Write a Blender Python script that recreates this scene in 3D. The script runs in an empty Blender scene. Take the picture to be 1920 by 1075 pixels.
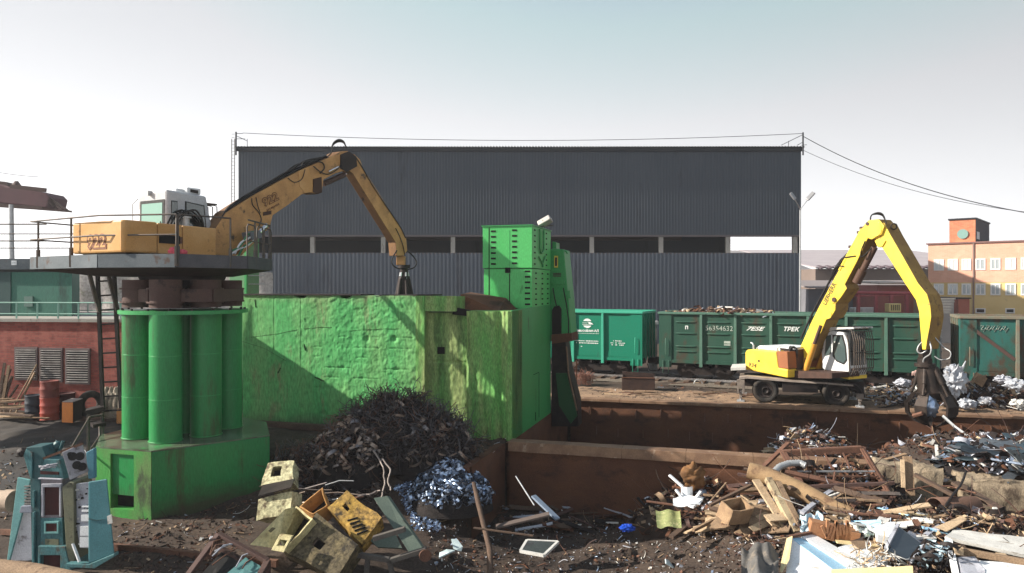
import bpy, math, random
from mathutils import Vector as V, Matrix, noise
random.seed(7)
R = math.radians
sc = bpy.context.scene
COL = sc.collection
# ------------------------------------------------------------------ camera, sky, sun, exposure
H = 4.8                      # camera height above the yard
LENS = 26.0
F = LENS/36*1920             # focal length in photo pixels
cam = bpy.data.cameras.new('camera'); cam.lens = LENS; cam.sensor_width = 36; cam.clip_end = 4000; cam.clip_start = .1
co = bpy.data.objects.new('camera', cam); COL.objects.link(co)
co.location = (0, 0, H); co.rotation_euler = (R(90), 0, 0); sc.camera = co
EL = R(29); AZ = V((1, .045)).normalized()
SUN = V((AZ.x*math.cos(EL), AZ.y*math.cos(EL), -math.sin(EL)))      # direction the light travels
w = bpy.data.worlds.new('World'); sc.world = w; w.use_nodes = True
wn = w.node_tree.nodes; sk = wn.new('ShaderNodeTexSky'); sk.sky_type = 'NISHITA'; sk.sun_disc = False
sk.sun_elevation = EL; sk.sun_rotation = math.atan2(-AZ.x, -AZ.y) % (2*math.pi)
sk.air_density = 1.0; sk.dust_density = 1.6; sk.ozone_density = 1.0; sk.altitude = 50
wl = w.node_tree.links; bgA = wn['Background']; bgA.inputs[1].default_value = .105
hs = wn.new('ShaderNodeHueSaturation'); hs.inputs['Saturation'].default_value = .75; hs.inputs['Hue'].default_value = .483; wl.new(sk.outputs[0], hs.inputs['Color']); cap = wn.new('ShaderNodeMix'); cap.data_type = 'RGBA'; cap.blend_type = 'DARKEN'; cap.inputs[0].default_value = 1; cap.inputs[7].default_value = (2.62, 2.72, 2.9, 1); wl.new(hs.outputs[0], cap.inputs[6]); wl.new(cap.outputs[2], bgA.inputs[0])   # keep the glare round the sun from burning out
# thin white veil of bright haze low in the sky, all round the horizon
wtc = wn.new('ShaderNodeTexCoord'); wsx = wn.new('ShaderNodeSeparateXYZ'); wl.new(wtc.outputs['Generated'], wsx.inputs[0])
def wm(op, a, b):
    m_ = wn.new('ShaderNodeMath'); m_.operation = op
    for i_, q_ in enumerate((a, b)):
        if isinstance(q_, (int, float)): m_.inputs[i_].default_value = q_
        elif q_ is not None: wl.new(q_, m_.inputs[i_])
    return m_.outputs[0]
veil = wm('EXPONENT', wm('MULTIPLY', wm('MAXIMUM', wsx.outputs[2], 0), -7.6), None)
sd_ = wn.new('ShaderNodeVectorMath'); sd_.operation = 'DOT_PRODUCT'; sd_.inputs[1].default_value = (-AZ.x, -AZ.y, 0); wl.new(wtc.outputs['Generated'], sd_.inputs[0])
wl.new(wm('MULTIPLY', wm('ADD', wm('MULTIPLY', sd_.outputs['Value'], .22), 1), .097), bgA.inputs[1])
bgB = wn.new('ShaderNodeBackground'); bgB.inputs[0].default_value = (1, .975, .95, 1); side = wm('ADD', wm('MULTIPLY', wm('ADD', sd_.outputs['Value'], 1), .16), .40)        # brighter towards the sun
wl.new(wm('MULTIPLY', wm('MULTIPLY', veil, side), 1.36), bgB.inputs[1])
wad = wn.new('ShaderNodeAddShader'); wl.new(bgA.outputs[0], wad.inputs[0]); wl.new(bgB.outputs[0], wad.inputs[1]); wl.new(wad.outputs[0], wn['World Output'].inputs[0])
sl = bpy.data.lights.new('sun', 'SUN'); sl.energy = 4.7; sl.angle = R(.6); sl.color = (1, .92, .80)
so = bpy.data.objects.new('sun', sl); COL.objects.link(so); so.rotation_euler = SUN.to_track_quat('-Z', 'Y').to_euler()
so.location = (-30, -10, 30)
vs = sc.view_settings; vs.view_transform = 'Standard'; vs.look = 'None'; vs.exposure = 1.1; vs.gamma = 1; vs.use_curve_mapping = False

# ------------------------------------------------------------------ helpers
WM = {}
def lin(r, g, b):
    f = lambda c: (c/255/12.92) if c/255 <= .04045 else ((c/255+.055)/1.055)**2.4
    return (f(r), f(g), f(b))
def P(px, py, Y): return V(((px-960)/F*Y, Y, H-(py-537.5)/F*Y))
def PZ(px, py, z):
    Y = (H-z)*F/(py-537.5); return V(((px-960)/F*Y, Y, z))
A0 = R(-16); U2 = V((math.cos(A0), math.sin(A0))); V2 = V((-U2.y, U2.x)); S0 = V((0, 23.2))
def S(a, b, z=0): p = S0+U2*a+V2*b; return V((p.x, p.y, z))
def toS(x, y): d = V((x, y))-S0; return d.dot(U2), d.dot(V2)
def sm(e0, e1, x):
    t = max(0, min(1, (x-e0)/(e1-e0))); return t*t*(3-2*t)
class Fr:
    """vertical working plane: origin O, horizontal direction at angle, w = distance behind it"""
    def __init__(s, O, ang):
        s.O = V(O); s.g = V((math.cos(R(ang)), math.sin(R(ang)))); s.n = V((-s.g.y, s.g.x)); s.ang = R(ang)
    def uv(s, px, py, w=0):
        O = s.O+s.n*w; q = (px-960)/F
        t = (q*O.y-O.x)/(s.g.x-q*s.g.y); Y = O.y+s.g.y*t
        return t, H-(py-537.5)/F*Y
    def pt(s, t, z, w=0):
        p = s.O+s.g*t+s.n*w; return V((p.x, p.y, z))
    def P(s, px, py, w=0): return s.pt(*s.uv(px, py, w), w)
    def rot(s): return Matrix(((s.g.x, s.n.x, 0), (s.g.y, s.n.y, 0), (0, 0, 1)))
def rnd(a, b): return random.uniform(a, b)
def rrot(): return Matrix.Rotation(rnd(0, 6.283), 3, 'Z') @ Matrix.Rotation(rnd(-1, 1), 3, 'X') @ Matrix.Rotation(rnd(-1, 1), 3, 'Y')
class MB:
    def __init__(s): s.v = []; s.f = []; s.m = []; s.sm = []
    def add(s, vs, fs, m=0, smooth=False):
        o = len(s.v); s.v += [tuple(p) for p in vs]
        for f in fs: s.f.append([i+o for i in f]); s.m.append(m); s.sm.append(smooth)
    def hexa(s, p, m=0): s.add(p, [(0,3,2,1),(4,5,6,7),(0,1,5,4),(1,2,6,5),(2,3,7,6),(3,0,4,7)], m)
    def par(s, o, a, b, c, m=0):
        o, a, b, c = V(o), V(a), V(b), V(c); s.hexa([o, o+a, o+a+b, o+b, o+c, o+a+c, o+a+b+c, o+b+c], m)
    def box(s, c, d, rot=None, m=0):
        rot = rot or Matrix.Identity(3); x, y, z = [rot @ V(e)*k for e, k in zip(((1,0,0),(0,1,0),(0,0,1)), d)]
        s.par(V(c)-x/2-y/2-z/2, x, y, z, m)
    def bar(s, p, q, w, h=None, m=0, up=(0,0,1)):
        p, q = V(p), V(q); d = q-p
        if d.length < 1e-6: return
        x = d.cross(V(up))
        if x.length < 1e-5: x = d.cross(V((1,0,0)))
        x.normalize(); y = x.cross(d).normalized(); h = h or w
        s.par(p-x*w/2-y*h/2, x*w, y*h, d, m)
    def tube(s, pts, r, n=8, m=0, cap=True, smooth=True):
        pts = [V(p) for p in pts]; k = len(pts); rs = r if isinstance(r, (list, tuple)) else [r]*k
        vs = []; t0 = (pts[1]-pts[0]).normalized()
        x = t0.cross(V((0,0,1)))
        if x.length < 1e-3: x = t0.cross(V((0,1,0)))
        x.normalize()
        for i, p in enumerate(pts):
            t = (pts[min(i+1, k-1)]-pts[max(i-1, 0)])
            t = t.normalized() if t.length > 1e-9 else t0
            x = x-t*x.dot(t)
            x = x.normalized() if x.length > 1e-6 else t.orthogonal().normalized()
            y = t.cross(x)
            vs += [p+(x*math.cos(6.28319*j/n)+y*math.sin(6.28319*j/n))*rs[i] for j in range(n)]
        fs = [(i*n+j, i*n+(j+1) % n, (i+1)*n+(j+1) % n, (i+1)*n+j) for i in range(k-1) for j in range(n)]
        s.add(vs, fs, m, smooth)
        if cap:
            s.add(vs[:n], [tuple(range(n))[::-1]], m); s.add(vs[-n:], [tuple(range(n))], m)
    def cyl(s, p, q, r0, r1=None, n=20, m=0, cap=True): s.tube([p, q], [r0, r0 if r1 is None else r1], n, m, cap)
    def ext(s, pts, d, m=0, m2=None):
        """polygon of 3D points extruded by vector d"""
        n = len(pts); d = V(d); a = [V(p) for p in pts]; b = [p+d for p in a]
        k0 = len(s.m); s.add(a+b, [tuple(range(n))[::-1], tuple(range(n, 2*n))]+[(i, (i+1) % n, n+(i+1) % n, n+i) for i in range(n)], m)
        if m2 is not None: s.m[k0+2:] = [m2]*n
    def prism(s, fr, poly, w0, w1, m=0, m2=None):
        s.ext([fr.P(x, y, w0) for x, y in poly], (fr.n.x*(w1-w0), fr.n.y*(w1-w0), 0), m, m2)
    def prismz(s, fr, poly, w0, w1, m=0):
        s.ext([fr.pt(x, y, w0) for x, y in poly], (fr.n.x*(w1-w0), fr.n.y*(w1-w0), 0), m)
    def grid(s, fn, nu, nv, m=0, smooth=True):
        vs = [fn(i/nu, j/nv) for j in range(nv+1) for i in range(nu+1)]
        s.add(vs, [(j*(nu+1)+i, j*(nu+1)+i+1, (j+1)*(nu+1)+i+1, (j+1)*(nu+1)+i) for j in range(nv) for i in range(nu)], m, smooth)
    def build(s, name, mat, parent=None, local=False, loc=None, bevel=0, recalc=True, dent=0, cuts=4, dfreq=2.2):
        me = bpy.data.meshes.new(name); vs = [V(p) for p in s.v]
        if parent is not None:
            if not local:
                Mi = WM[parent.name].inverted(); vs = [Mi @ p for p in vs]
            wm = WM[parent.name]
        else:
            if loc is None:
                n = len(vs); loc = V((sum(p.x for p in vs)/n, sum(p.y for p in vs)/n, min(p.z for p in vs)))
            loc = V(loc); vs = [p-loc for p in vs]; wm = Matrix.Translation(loc)
        me.from_pydata([tuple(p) for p in vs], [], s.f)
        for mt in (mat if isinstance(mat, (list, tuple)) else [mat]): me.materials.append(mt)
        me.polygons.foreach_set('material_index', s.m); me.polygons.foreach_set('use_smooth', s.sm)
        if dent:                                   # knocked-about plate: subdivide and push it out of true
            import bmesh
            bm = bmesh.new(); bm.from_mesh(me); bmesh.ops.subdivide_edges(bm, edges=bm.edges, cuts=cuts, use_grid_fill=True)
            for v_ in bm.verts:
                c_ = v_.co+(loc if parent is None else V((0, 0, 0))); v_.co = v_.co+noise.noise_vector(c_*dfreq)*dent+noise.noise_vector(c_*dfreq*3.1)*dent*.35
            bm.to_mesh(me); bm.free()
        if recalc and len(s.f) < 30000:
            import bmesh
            bm = bmesh.new(); bm.from_mesh(me); bmesh.ops.recalc_face_normals(bm, faces=bm.faces); bm.to_mesh(me); bm.free()
        me.update()
        o = bpy.data.objects.new(name, me); COL.objects.link(o)
        if parent is not None: o.parent = parent
        else: o.location = loc
        WM[o.name] = wm
        if bevel:
            b = o.modifiers.new('bevel', 'BEVEL'); b.width = bevel; b.segments = 2; b.limit_method = 'ANGLE'; b.angle_limit = R(40)
        return o
def tag(o, label, cat, group=None, kind=None):
    o['label'] = label; o['category'] = cat
    if group: o['group'] = group
    if kind: o['kind'] = kind
    return o
def thing(name, label, cat, loc=(0,0,0), rz=0, group=None):
    o = bpy.data.objects.new(name, None); COL.objects.link(o); o.empty_display_size = .3
    o.location = loc; o.rotation_euler = (0, 0, rz); WM[o.name] = Matrix.Translation(V(loc)) @ Matrix.Rotation(rz, 4, 'Z')
    return tag(o, label, cat, group)
def struct(o): o['kind'] = 'structure'; return o
def text(s, o, xd, yd, size, mat, name, parent, shear=0, bold=0, local=False, align='CENTER', sx=1.0):
    cu = bpy.data.curves.new('lettering', 'FONT'); cu.body = s; cu.size = size; cu.shear = shear; cu.offset = bold
    cu.align_x = align; cu.align_y = 'CENTER'; cu.extrude = .002; cu.resolution_u = 3
    to = bpy.data.objects.new('lettering', cu); me = bpy.data.meshes.new_from_object(to)
    xd = V(xd).normalized(); yd = V(yd).normalized(); zd = xd.cross(yd)
    mb = MB(); mb.add([V(o)+xd*v.co.x*sx+yd*v.co.y+zd*v.co.z for v in me.vertices], [tuple(p.vertices) for p in me.polygons])
    bpy.data.objects.remove(to); bpy.data.curves.remove(cu); bpy.data.meshes.remove(me)
    return mb.build(name, mat, parent, local=local)

# ------------------------------------------------------------------ materials
MATS = {}
def mat(name, c, rough=.6, metal=0, var=None, vs=1.5, vamt=.6, stain=None, ss=.8, samt=.5, stretch=1, bump=0, bs=25, coat=0, fine=.12, fs=40, spec=.28, mud=None, mud2=None):
    """painted / raw surface: base colour, broad variation, streaky stains, fine grain, bump"""
    if name in MATS: return MATS[name]
    m = bpy.data.materials.new(name); m.use_nodes = True; nt = m.node_tree; N = nt.nodes; L = nt.links; b = N['Principled BSDF']
    tc = N.new('ShaderNodeTexCoord'); mp = N.new('ShaderNodeMapping'); mp.inputs['Scale'].default_value = (1, 1, 1/stretch)
    L.new(tc.outputs['Object'], mp.inputs[0])
    def nz(scale, det=6, src=mp, rg=.6):
        n = N.new('ShaderNodeTexNoise'); n.inputs['Scale'].default_value = scale; n.inputs['Detail'].default_value = det; n.inputs['Roughness'].default_value = rg
        L.new(src.outputs[0], n.inputs['Vector']); return n
    def ramp(src, lo, hi):
        r = N.new('ShaderNodeMapRange'); r.inputs[1].default_value = lo; r.inputs[2].default_value = hi; r.interpolation_type = 'SMOOTHSTEP'
        L.new(src, r.inputs[0]); return r.outputs[0]
    def mix(f, a, bcol, mode='MIX'):
        x = N.new('ShaderNodeMix'); x.data_type = 'RGBA'; x.blend_type = mode
        if isinstance(f, float): x.inputs[0].default_value = f
        else: L.new(f, x.inputs[0])
        for i, q in ((6, a), (7, bcol)):
            if isinstance(q, tuple): x.inputs[i].default_value = (*q, 1)
            else: L.new(q, x.inputs[i])
        return x.outputs[2]
    def mul(s, k):
        x = N.new('ShaderNodeMath'); x.operation = 'MULTIPLY'; L.new(s, x.inputs[0]); x.inputs[1].default_value = k; return x.outputs[0]
    cur = c
    if var: cur = mix(mul(ramp(nz(vs).outputs[0], .38, .64), vamt), cur, var)
    if stain:
        n = nz(ss, 8, rg=.7); cur = mix(ramp(n.outputs[0], .66-samt*.3, .72-samt*.1), cur, stain)
    for mud in [q for q in (mud, mud2) if q]:      # splashed-up dirt towards the foot, bare chipped top edge
        sx_ = N.new('ShaderNodeSeparateXYZ'); L.new(tc.outputs['Object'], sx_.inputs[0]); n = nz(mud[3] if len(mud) > 3 else 2.5, 8, src=tc, rg=.7)
        a_ = N.new('ShaderNodeMath'); a_.operation = 'MULTIPLY_ADD'; L.new(n.outputs[0], a_.inputs[0]); a_.inputs[1].default_value = -(mud[1]-mud[0])*2.2; L.new(sx_.outputs[2], a_.inputs[2])
        r = N.new('ShaderNodeMapRange'); r.inputs[1].default_value = mud[0]-(mud[1]-mud[0])*1.1; r.inputs[2].default_value = mud[1]-(mud[1]-mud[0])*1.1; r.inputs[3].default_value = .85; r.inputs[4].default_value = 0; L.new(a_.outputs[0], r.inputs[0])
        cur = mix(r.outputs[0], cur, mud[2])
    if fine:
        g = nz(fs, 4, src=tc) if False else nz(fs, 4)
        k = N.new('ShaderNodeMapRange'); k.inputs[1].default_value = .3; k.inputs[2].default_value = .7; k.inputs[3].default_value = 1-fine*2; k.inputs[4].default_value = 1+fine
        L.new(g.outputs[0], k.inputs[0])
        x = N.new('ShaderNodeMix'); x.data_type = 'RGBA'; x.blend_type = 'MULTIPLY'; x.inputs[0].default_value = 1
        if isinstance(cur, tuple): x.inputs[6].default_value = (*cur, 1)
        else: L.new(cur, x.inputs[6])
        L.new(k.outputs[0], x.inputs[7]); cur = x.outputs[2]
    if isinstance(cur, tuple): b.inputs['Base Color'].default_value = (*cur, 1)
    else: L.new(cur, b.inputs['Base Color'])
    b.inputs['Roughness'].default_value = rough; b.inputs['Metallic'].default_value = metal; b.inputs['Specular IOR Level'].default_value = spec
    if coat: b.inputs['Coat Weight'].default_value = coat; b.inputs['Coat Roughness'].default_value = .15
    if bump:
        n = nz(bs, 6, src=tc); bp = N.new('ShaderNodeBump'); bp.inputs['Strength'].default_value = bump; bp.inputs['Distance'].default_value = .02
        L.new(n.outputs[0], bp.inputs['Height']); L.new(bp.outputs[0], b.inputs['Normal'])
    MATS[name] = m; return m
def brickmat(name, c1, c2, mortar, scale=1.0, stain=None):
    m = bpy.data.materials.new(name); m.use_nodes = True; nt = m.node_tree; N = nt.nodes; L = nt.links; b = N['Principled BSDF']
    tc = N.new('ShaderNodeTexCoord'); sp = N.new('ShaderNodeSeparateXYZ'); L.new(tc.outputs['Object'], sp.inputs[0])
    ad = N.new('ShaderNodeMath'); L.new(sp.outputs[0], ad.inputs[0]); L.new(sp.outputs[1], ad.inputs[1])
    cb = N.new('ShaderNodeCombineXYZ'); L.new(ad.outputs[0], cb.inputs[0]); L.new(sp.outputs[2], cb.inputs[1])
    br = N.new('ShaderNodeTexBrick'); L.new(cb.outputs[0], br.inputs['Vector'])
    br.inputs['Color1'].default_value = (*c1, 1); br.inputs['Color2'].default_value = (*c2, 1); br.inputs['Mortar'].default_value = (*mortar, 1)
    br.inputs['Scale'].default_value = 1; br.inputs['Brick Width'].default_value = .25*scale; br.inputs['Row Height'].default_value = .077*scale; br.inputs['Mortar Size'].default_value = .008*scale
    n = N.new('ShaderNodeTexNoise'); n.inputs['Scale'].default_value = .9; n.inputs['Detail'].default_value = 8; n.inputs['Roughness'].default_value = .7; L.new(tc.outputs['Object'], n.inputs['Vector'])
    mr = N.new('ShaderNodeMapRange'); mr.inputs[1].default_value = .5; mr.inputs[2].default_value = .62; L.new(n.outputs[0], mr.inputs[0])
    mu = N.new('ShaderNodeMath'); mu.operation = 'MULTIPLY'; L.new(mr.outputs[0], mu.inputs[0]); mu.inputs[1].default_value = .75 if stain else 0
    x = N.new('ShaderNodeMix'); x.data_type = 'RGBA'; L.new(mu.outputs[0], x.inputs[0]); L.new(br.outputs[0], x.inputs[6]); x.inputs[7].default_value = (*(stain or c1), 1)
    L.new(x.outputs[2], b.inputs['Base Color']); b.inputs['Roughness'].default_value = .85
    bp = N.new('ShaderNodeBump'); bp.inputs['Strength'].default_value = .5; bp.inputs['Distance'].default_value = .01; L.new(br.outputs['Fac'], bp.inputs['Height']); bp.invert = True
    L.new(bp.outputs[0], b.inputs['Normal']); MATS[name] = m; return m
def glassmat(name, tint, rough=.05):
    m = bpy.data.materials.new(name); m.use_nodes = True; b = m.node_tree.nodes['Principled BSDF']
    b.inputs['Base Color'].default_value = (*tint, 1); b.inputs['Roughness'].default_value = rough; b.inputs['Metallic'].default_value = 0
    b.inputs['Specular IOR Level'].default_value = 1.0; b.inputs['Coat Weight'].default_value = .6; MATS[name] = m; return m
g_paint = mat('green_paint', (.022, .225, .064), .36, var=(.030, .18, .058), vs=1.2, stain=(.05, .095, .035), ss=1.3, samt=.32, stretch=6, bump=.12, bs=14, mud=(0, .75, (.06, .045, .033)))
g_smooth = mat('green_steel_paint', (.035, .26, .075), .4, var=(.05, .30, .10), vs=.7, stain=(.04, .08, .03), ss=1.6, samt=.2, stretch=4, bump=.05)
g_conc = mat('green_painted_concrete', (.078, .37, .112), .75, var=(.15, .37, .125), vs=.8, vamt=.8, stain=(.18, .25, .11), ss=1.1, samt=.36, stretch=3.5, bump=.45, bs=10, fine=.2, fs=16, mud=(0, .5, (.07, .10, .05)), mud2=(4.75, 4.15, (.30, .28, .17), 1.6))
g_conc2 = mat('green_mossy_concrete', (.12, .34, .085), .8, var=(.29, .36, .14), vs=1.3, vamt=.95, stain=(.07, .13, .04), ss=1.5, samt=.6, stretch=5, bump=1, bs=11, fine=.25)
g_cab = mat('bright_green_cabinet_paint', (.065, .42, .11), .42, var=(.085, .45, .13), vs=.8, stain=(.04, .22, .06), ss=1.8, samt=.15, stretch=4, bump=.04)
rust = mat('rusty_brown_steel', (.105, .047, .028), .85, var=(.16, .070, .036), vs=.9, stain=(.045, .024, .017), ss=.6, samt=.5, stretch=.6, bump=.5, bs=10, fine=.2)
rust2 = mat('orange_rust', (.165, .082, .055), .85, var=(.10, .052, .036), vs=3, stain=(.25, .14, .095), ss=4, samt=.3, bump=.5, bs=30, fine=.2)
darkst = mat('dark_grimy_steel', (.022, .018, .018), .6, .3, var=(.05, .035, .03), vs=3, bump=.3, bs=20, fine=.2)
brownst = mat('brown_painted_steel', (.075, .042, .036), .7, var=(.10, .06, .05), vs=2, stain=(.03, .02, .02), ss=2, samt=.3, bump=.2)
gray = mat('grey_platform_steel', (.085, .105, .12), .6, .1, var=(.13, .15, .165), vs=1.5, stain=(.08, .05, .04), ss=2.5, samt=.3, bump=.2)
rail = mat('railing_steel', (.08, .075, .07), .6, .3, var=(.15, .10, .07), vs=6)
orange = mat('ochre_machine_paint', (.56, .315, .12), .5, var=(.46, .22, .05), vs=1, stain=(.20, .10, .04), ss=2.2, samt=.22, bump=.08, fine=.08)
orange_s = mat('ochre_worn_paint', (.54, .29, .105), .55, var=(.32, .16, .06), vs=2, stain=(.05, .035, .025), ss=2.5, samt=.35, bump=.15, fine=.1)
yellow = mat('yellow_machine_paint', (.78, .55, .05), .42, var=(.70, .49, .08), vs=1.2, stain=(.30, .18, .06), ss=2.2, samt=.26, bump=.06, fine=.05, coat=.2)
white = mat('white_cab_paint', (.72, .73, .74), .4, var=(.55, .57, .58), vs=2, stain=(.30, .27, .24), ss=3, samt=.18)
greyw = mat('grey_cab_paint', (.50, .51, .53), .5, var=(.40, .41, .43), vs=2, stain=(.20, .17, .15), ss=3, samt=.3)
shade_grime_y = mat('shaded_grimy_yellow', (.26, .155, .05), .75, var=(.36, .23, .06), vs=2, stain=(.10, .06, .035), ss=3, samt=.4, bump=.2)  # brown holds the painted shade of boom and stick edge faces, with grime
shade_grime_o = mat('shaded_grimy_ochre', (.20, .105, .05), .75, var=(.28, .15, .06), vs=2, stain=(.05, .035, .03), ss=3, samt=.4, bump=.2)  # shade painted into the ochre boom's edge faces, grime mixed in
black = mat('black_rubber', (.012, .012, .013), .65, var=(.03, .028, .026), vs=5)
tyre = mat('dusty_tyre', (.022, .020, .019), .85, var=(.075, .06, .048), vs=4, bump=.4)
chrome = mat('bright_steel_rod', (.7, .7, .72), .2, .9)
glass = glassmat('cab_glass', (.06, .085, .085)); glassl = mat('pale_cab_glass', (.20, .36, .31), .35, spec=.3, fine=0); glassd = glassmat('dark_glass', (.02, .025, .028), .12)
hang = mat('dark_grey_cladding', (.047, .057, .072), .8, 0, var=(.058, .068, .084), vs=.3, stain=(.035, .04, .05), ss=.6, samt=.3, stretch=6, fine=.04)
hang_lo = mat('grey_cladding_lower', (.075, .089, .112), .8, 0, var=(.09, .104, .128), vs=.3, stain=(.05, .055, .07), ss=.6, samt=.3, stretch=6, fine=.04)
trim = mat('dark_roof_trim', (.018, .020, .025), .6)
conc = mat('pale_concrete', (.36, .34, .31), .9, var=(.28, .26, .24), vs=1.2, stain=(.15, .13, .11), ss=1.5, samt=.3, stretch=3, bump=.4)
concb = mat('sandy_rough_concrete', (.34, .27, .19), .95, var=(.19, .15, .105), vs=2.5, stain=(.08, .058, .042), ss=2.2, samt=.6, stretch=2, bump=1, bs=14, fine=.25)
dirt = mat('brown_yard_dirt', (.058, .042, .034), .95, var=(.105, .072, .052), vs=.45, stain=(.035, .026, .022), ss=.35, samt=.55, bump=1, bs=7, fine=.3, fs=18)
wood = mat('weathered_board', (.28, .19, .12), .85, var=(.19, .13, .085), vs=3, stain=(.12, .075, .05), ss=4, samt=.35, bump=.4, fine=.2)
woodl = mat('pale_splintered_board', (.50, .37, .24), .85, var=(.38, .27, .17), vs=3, stain=(.28, .17, .09), ss=4, samt=.3, bump=.4, fine=.2)
woodd = mat('dark_old_board', (.13, .085, .06), .9, var=(.08, .055, .045), vs=3, bump=.5, fine=.2)
wirem = mat('dark_rusty_wire', (.085, .076, .08), .5, .5, var=(.13, .11, .10), vs=2)
swarf = mat('brown_steel_swarf', (.26, .20, .165), .45, .5, var=(.40, .32, .26), vs=4)
alu = mat('bluish_aluminium_shavings', (.50, .62, .82), .38, .75, var=(.35, .42, .55), vs=4)
bricks = brickmat('red_brick_wall', lin(150, 72, 62), lin(118, 50, 44), lin(112, 72, 62), 1.15, lin(160, 92, 80))
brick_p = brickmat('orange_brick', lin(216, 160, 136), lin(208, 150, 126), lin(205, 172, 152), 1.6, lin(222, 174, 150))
teal_w = mat('new_teal_wagon_paint', (.008, .175, .105), .45, var=(.012, .165, .10), vs=.6, stain=(.02, .12, .08), ss=1.2, samt=.15, stretch=3, fine=.06)
grn_w = mat('faded_green_wagon_paint', (.017, .062, .043), .6, var=(.028, .085, .057), vs=.9, stain=(.055, .042, .028), ss=1.8, samt=.5, stretch=3, fine=.12)
blu_w = mat('patchy_turquoise_wagon_paint', (.020, .11, .095), .6, var=(.025, .065, .048), vs=1.0, vamt=.9, stain=(.065, .036, .022), ss=1.5, samt=.75, stretch=2, fine=.12)
rib_w = mat('light_green_wagon_rib', (.07, .155, .115), .6, var=(.10, .18, .14), vs=2, stain=(.06, .05, .03), ss=3, samt=.3)
lett = mat('white_lettering', (.75, .78, .76), .7, stain=(.2, .3, .25), ss=9, samt=.35)
lettd = mat('dark_lettering', (.06, .035, .03), .6)
letto = mat('brown_lettering', (.22, .09, .05), .6)
teal = mat('teal_machine_paint', (.060, .17, .185), .5, var=(.09, .21, .22), vs=2, stain=(.10, .075, .055), ss=3, samt=.42, stretch=2, bump=.3, bs=16, fine=.2)
teald = mat('dark_teal_machine_paint', (.03, .085, .095), .5, var=(.045, .12, .13), vs=2, stain=(.03, .05, .05), ss=3, samt=.3)
teall = mat('pale_turquoise_machine_paint', (.20, .42, .41), .4, var=(.14, .32, .33), vs=2, stain=(.10, .2, .2), ss=3, samt=.2)
oxide = mat('dark_red_oxide', (.055, .012, .012), .7, var=(.03, .012, .012), vs=3)
olive = mat('olive_grey_casting', (.17, .17, .11), .6, var=(.11, .12, .09), vs=2, stain=(.05, .05, .04), ss=3, samt=.3)
lgray = mat('pale_grey_panel', (.42, .43, .48), .5, var=(.30, .31, .36), vs=2, stain=(.12, .11, .12), ss=4, samt=.35)
drum_r = mat('red_drum_paint', (.30, .055, .04), .6, var=(.38, .085, .05), vs=2, stain=(.12, .04, .03), ss=3, samt=.3)
drum_k = mat('blue_black_drum', (.025, .032, .045), .6, var=(.045, .05, .06), vs=3)
bright_o = mat('bright_orange_paint', (.62, .19, .02), .5, var=(.52, .15, .02), vs=3, stain=(.2, .08, .03), ss=4, samt=.2)
cr_y = mat('pale_yellow_casing', (.60, .53, .28), .6, var=(.48, .41, .20), vs=3, stain=(.20, .14, .07), ss=4, samt=.45, bump=.5, bs=14, fine=.2, fs=16)
cr_b = mat('grimy_yellow_brown_casing', (.145, .115, .06), .8, var=(.10, .08, .055), vs=3, stain=(.035, .03, .025), ss=5, samt=.55, bump=1, bs=14, fine=.35, fs=14)
cr_o = mat('rusty_ochre_casing', (.44, .27, .06), .75, var=(.28, .17, .06), vs=3, stain=(.05, .035, .02), ss=4, samt=.55, bump=.8, bs=14, fine=.3, fs=14)
cr_c = mat('cream_flaking_casing', (.55, .52, .32), .8, var=(.36, .33, .19), vs=4, stain=(.14, .10, .06), ss=4, samt=.55, bump=1, bs=12, fine=.3, fs=14)
ggrey = mat('grey_green_panel', (.085, .115, .095), .6, var=(.12, .15, .12), vs=2, stain=(.04, .045, .035), ss=3, samt=.3)
wht = mat('white_enamel', (.80, .82, .84), .35, var=(.72, .74, .76), vs=2, stain=(.45, .36, .24), ss=3, samt=.18, bump=.05)
lblue = mat('light_blue_plastic', (.36, .64, .86), .35, var=(.42, .68, .86), vs=2)
wht_d = mat('dirty_white_sheet', (.62, .61, .58), .6, var=(.45, .44, .42), vs=2, stain=(.22, .17, .12), ss=3, samt=.3, bump=.2)
cream = mat('cream_board', (.72, .58, .32), .7, var=(.62, .48, .26), vs=2)
plasw = mat('white_plastic_film', (.46, .48, .52), .5, var=(.24, .26, .31), vs=5, stain=(.22, .18, .15), ss=5, samt=.3)
bluep = mat('blue_plastic_bag', (.01, .06, .42), .35)
pink = mat('pink_red_bag', (.62, .09, .12), .6, var=(.5, .06, .09), vs=6)
roofp = mat('pale_mauve_roof', (.36, .32, .34), .9, var=(.42, .38, .39), vs=.3)
yelwall = mat('yellow_render', (.66, .50, .24), .9, var=(.58, .41, .16), vs=.4, stain=(.4, .3, .16), ss=.5, samt=.2)
redst = mat('red_painted_steel', (.36, .075, .085), .7, var=(.25, .06, .06), vs=2)
grn_sh = mat('dark_green_shed_sheet', (.030, .125, .095), .6, var=(.04, .15, .11), vs=.8, stain=(.02, .06, .05), ss=.8, samt=.25, stretch=4)
pgreen = mat('pale_green_rail_paint', (.25, .45, .38), .6)
louv = mat('louvre_metal', (.46, .43, .41), .5, .3, var=(.22, .20, .20), vs=3)
blk = mat('black_void', (.008, .007, .007), .9)
lightgr = mat('light_grey_metal', (.45, .46, .47), .45, .4, var=(.35, .36, .37), vs=4)
stone = mat('ballast_gravel', (.20, .165, .13), .95, var=(.11, .09, .075), vs=9, bump=1, bs=16, fine=.3)

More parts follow.
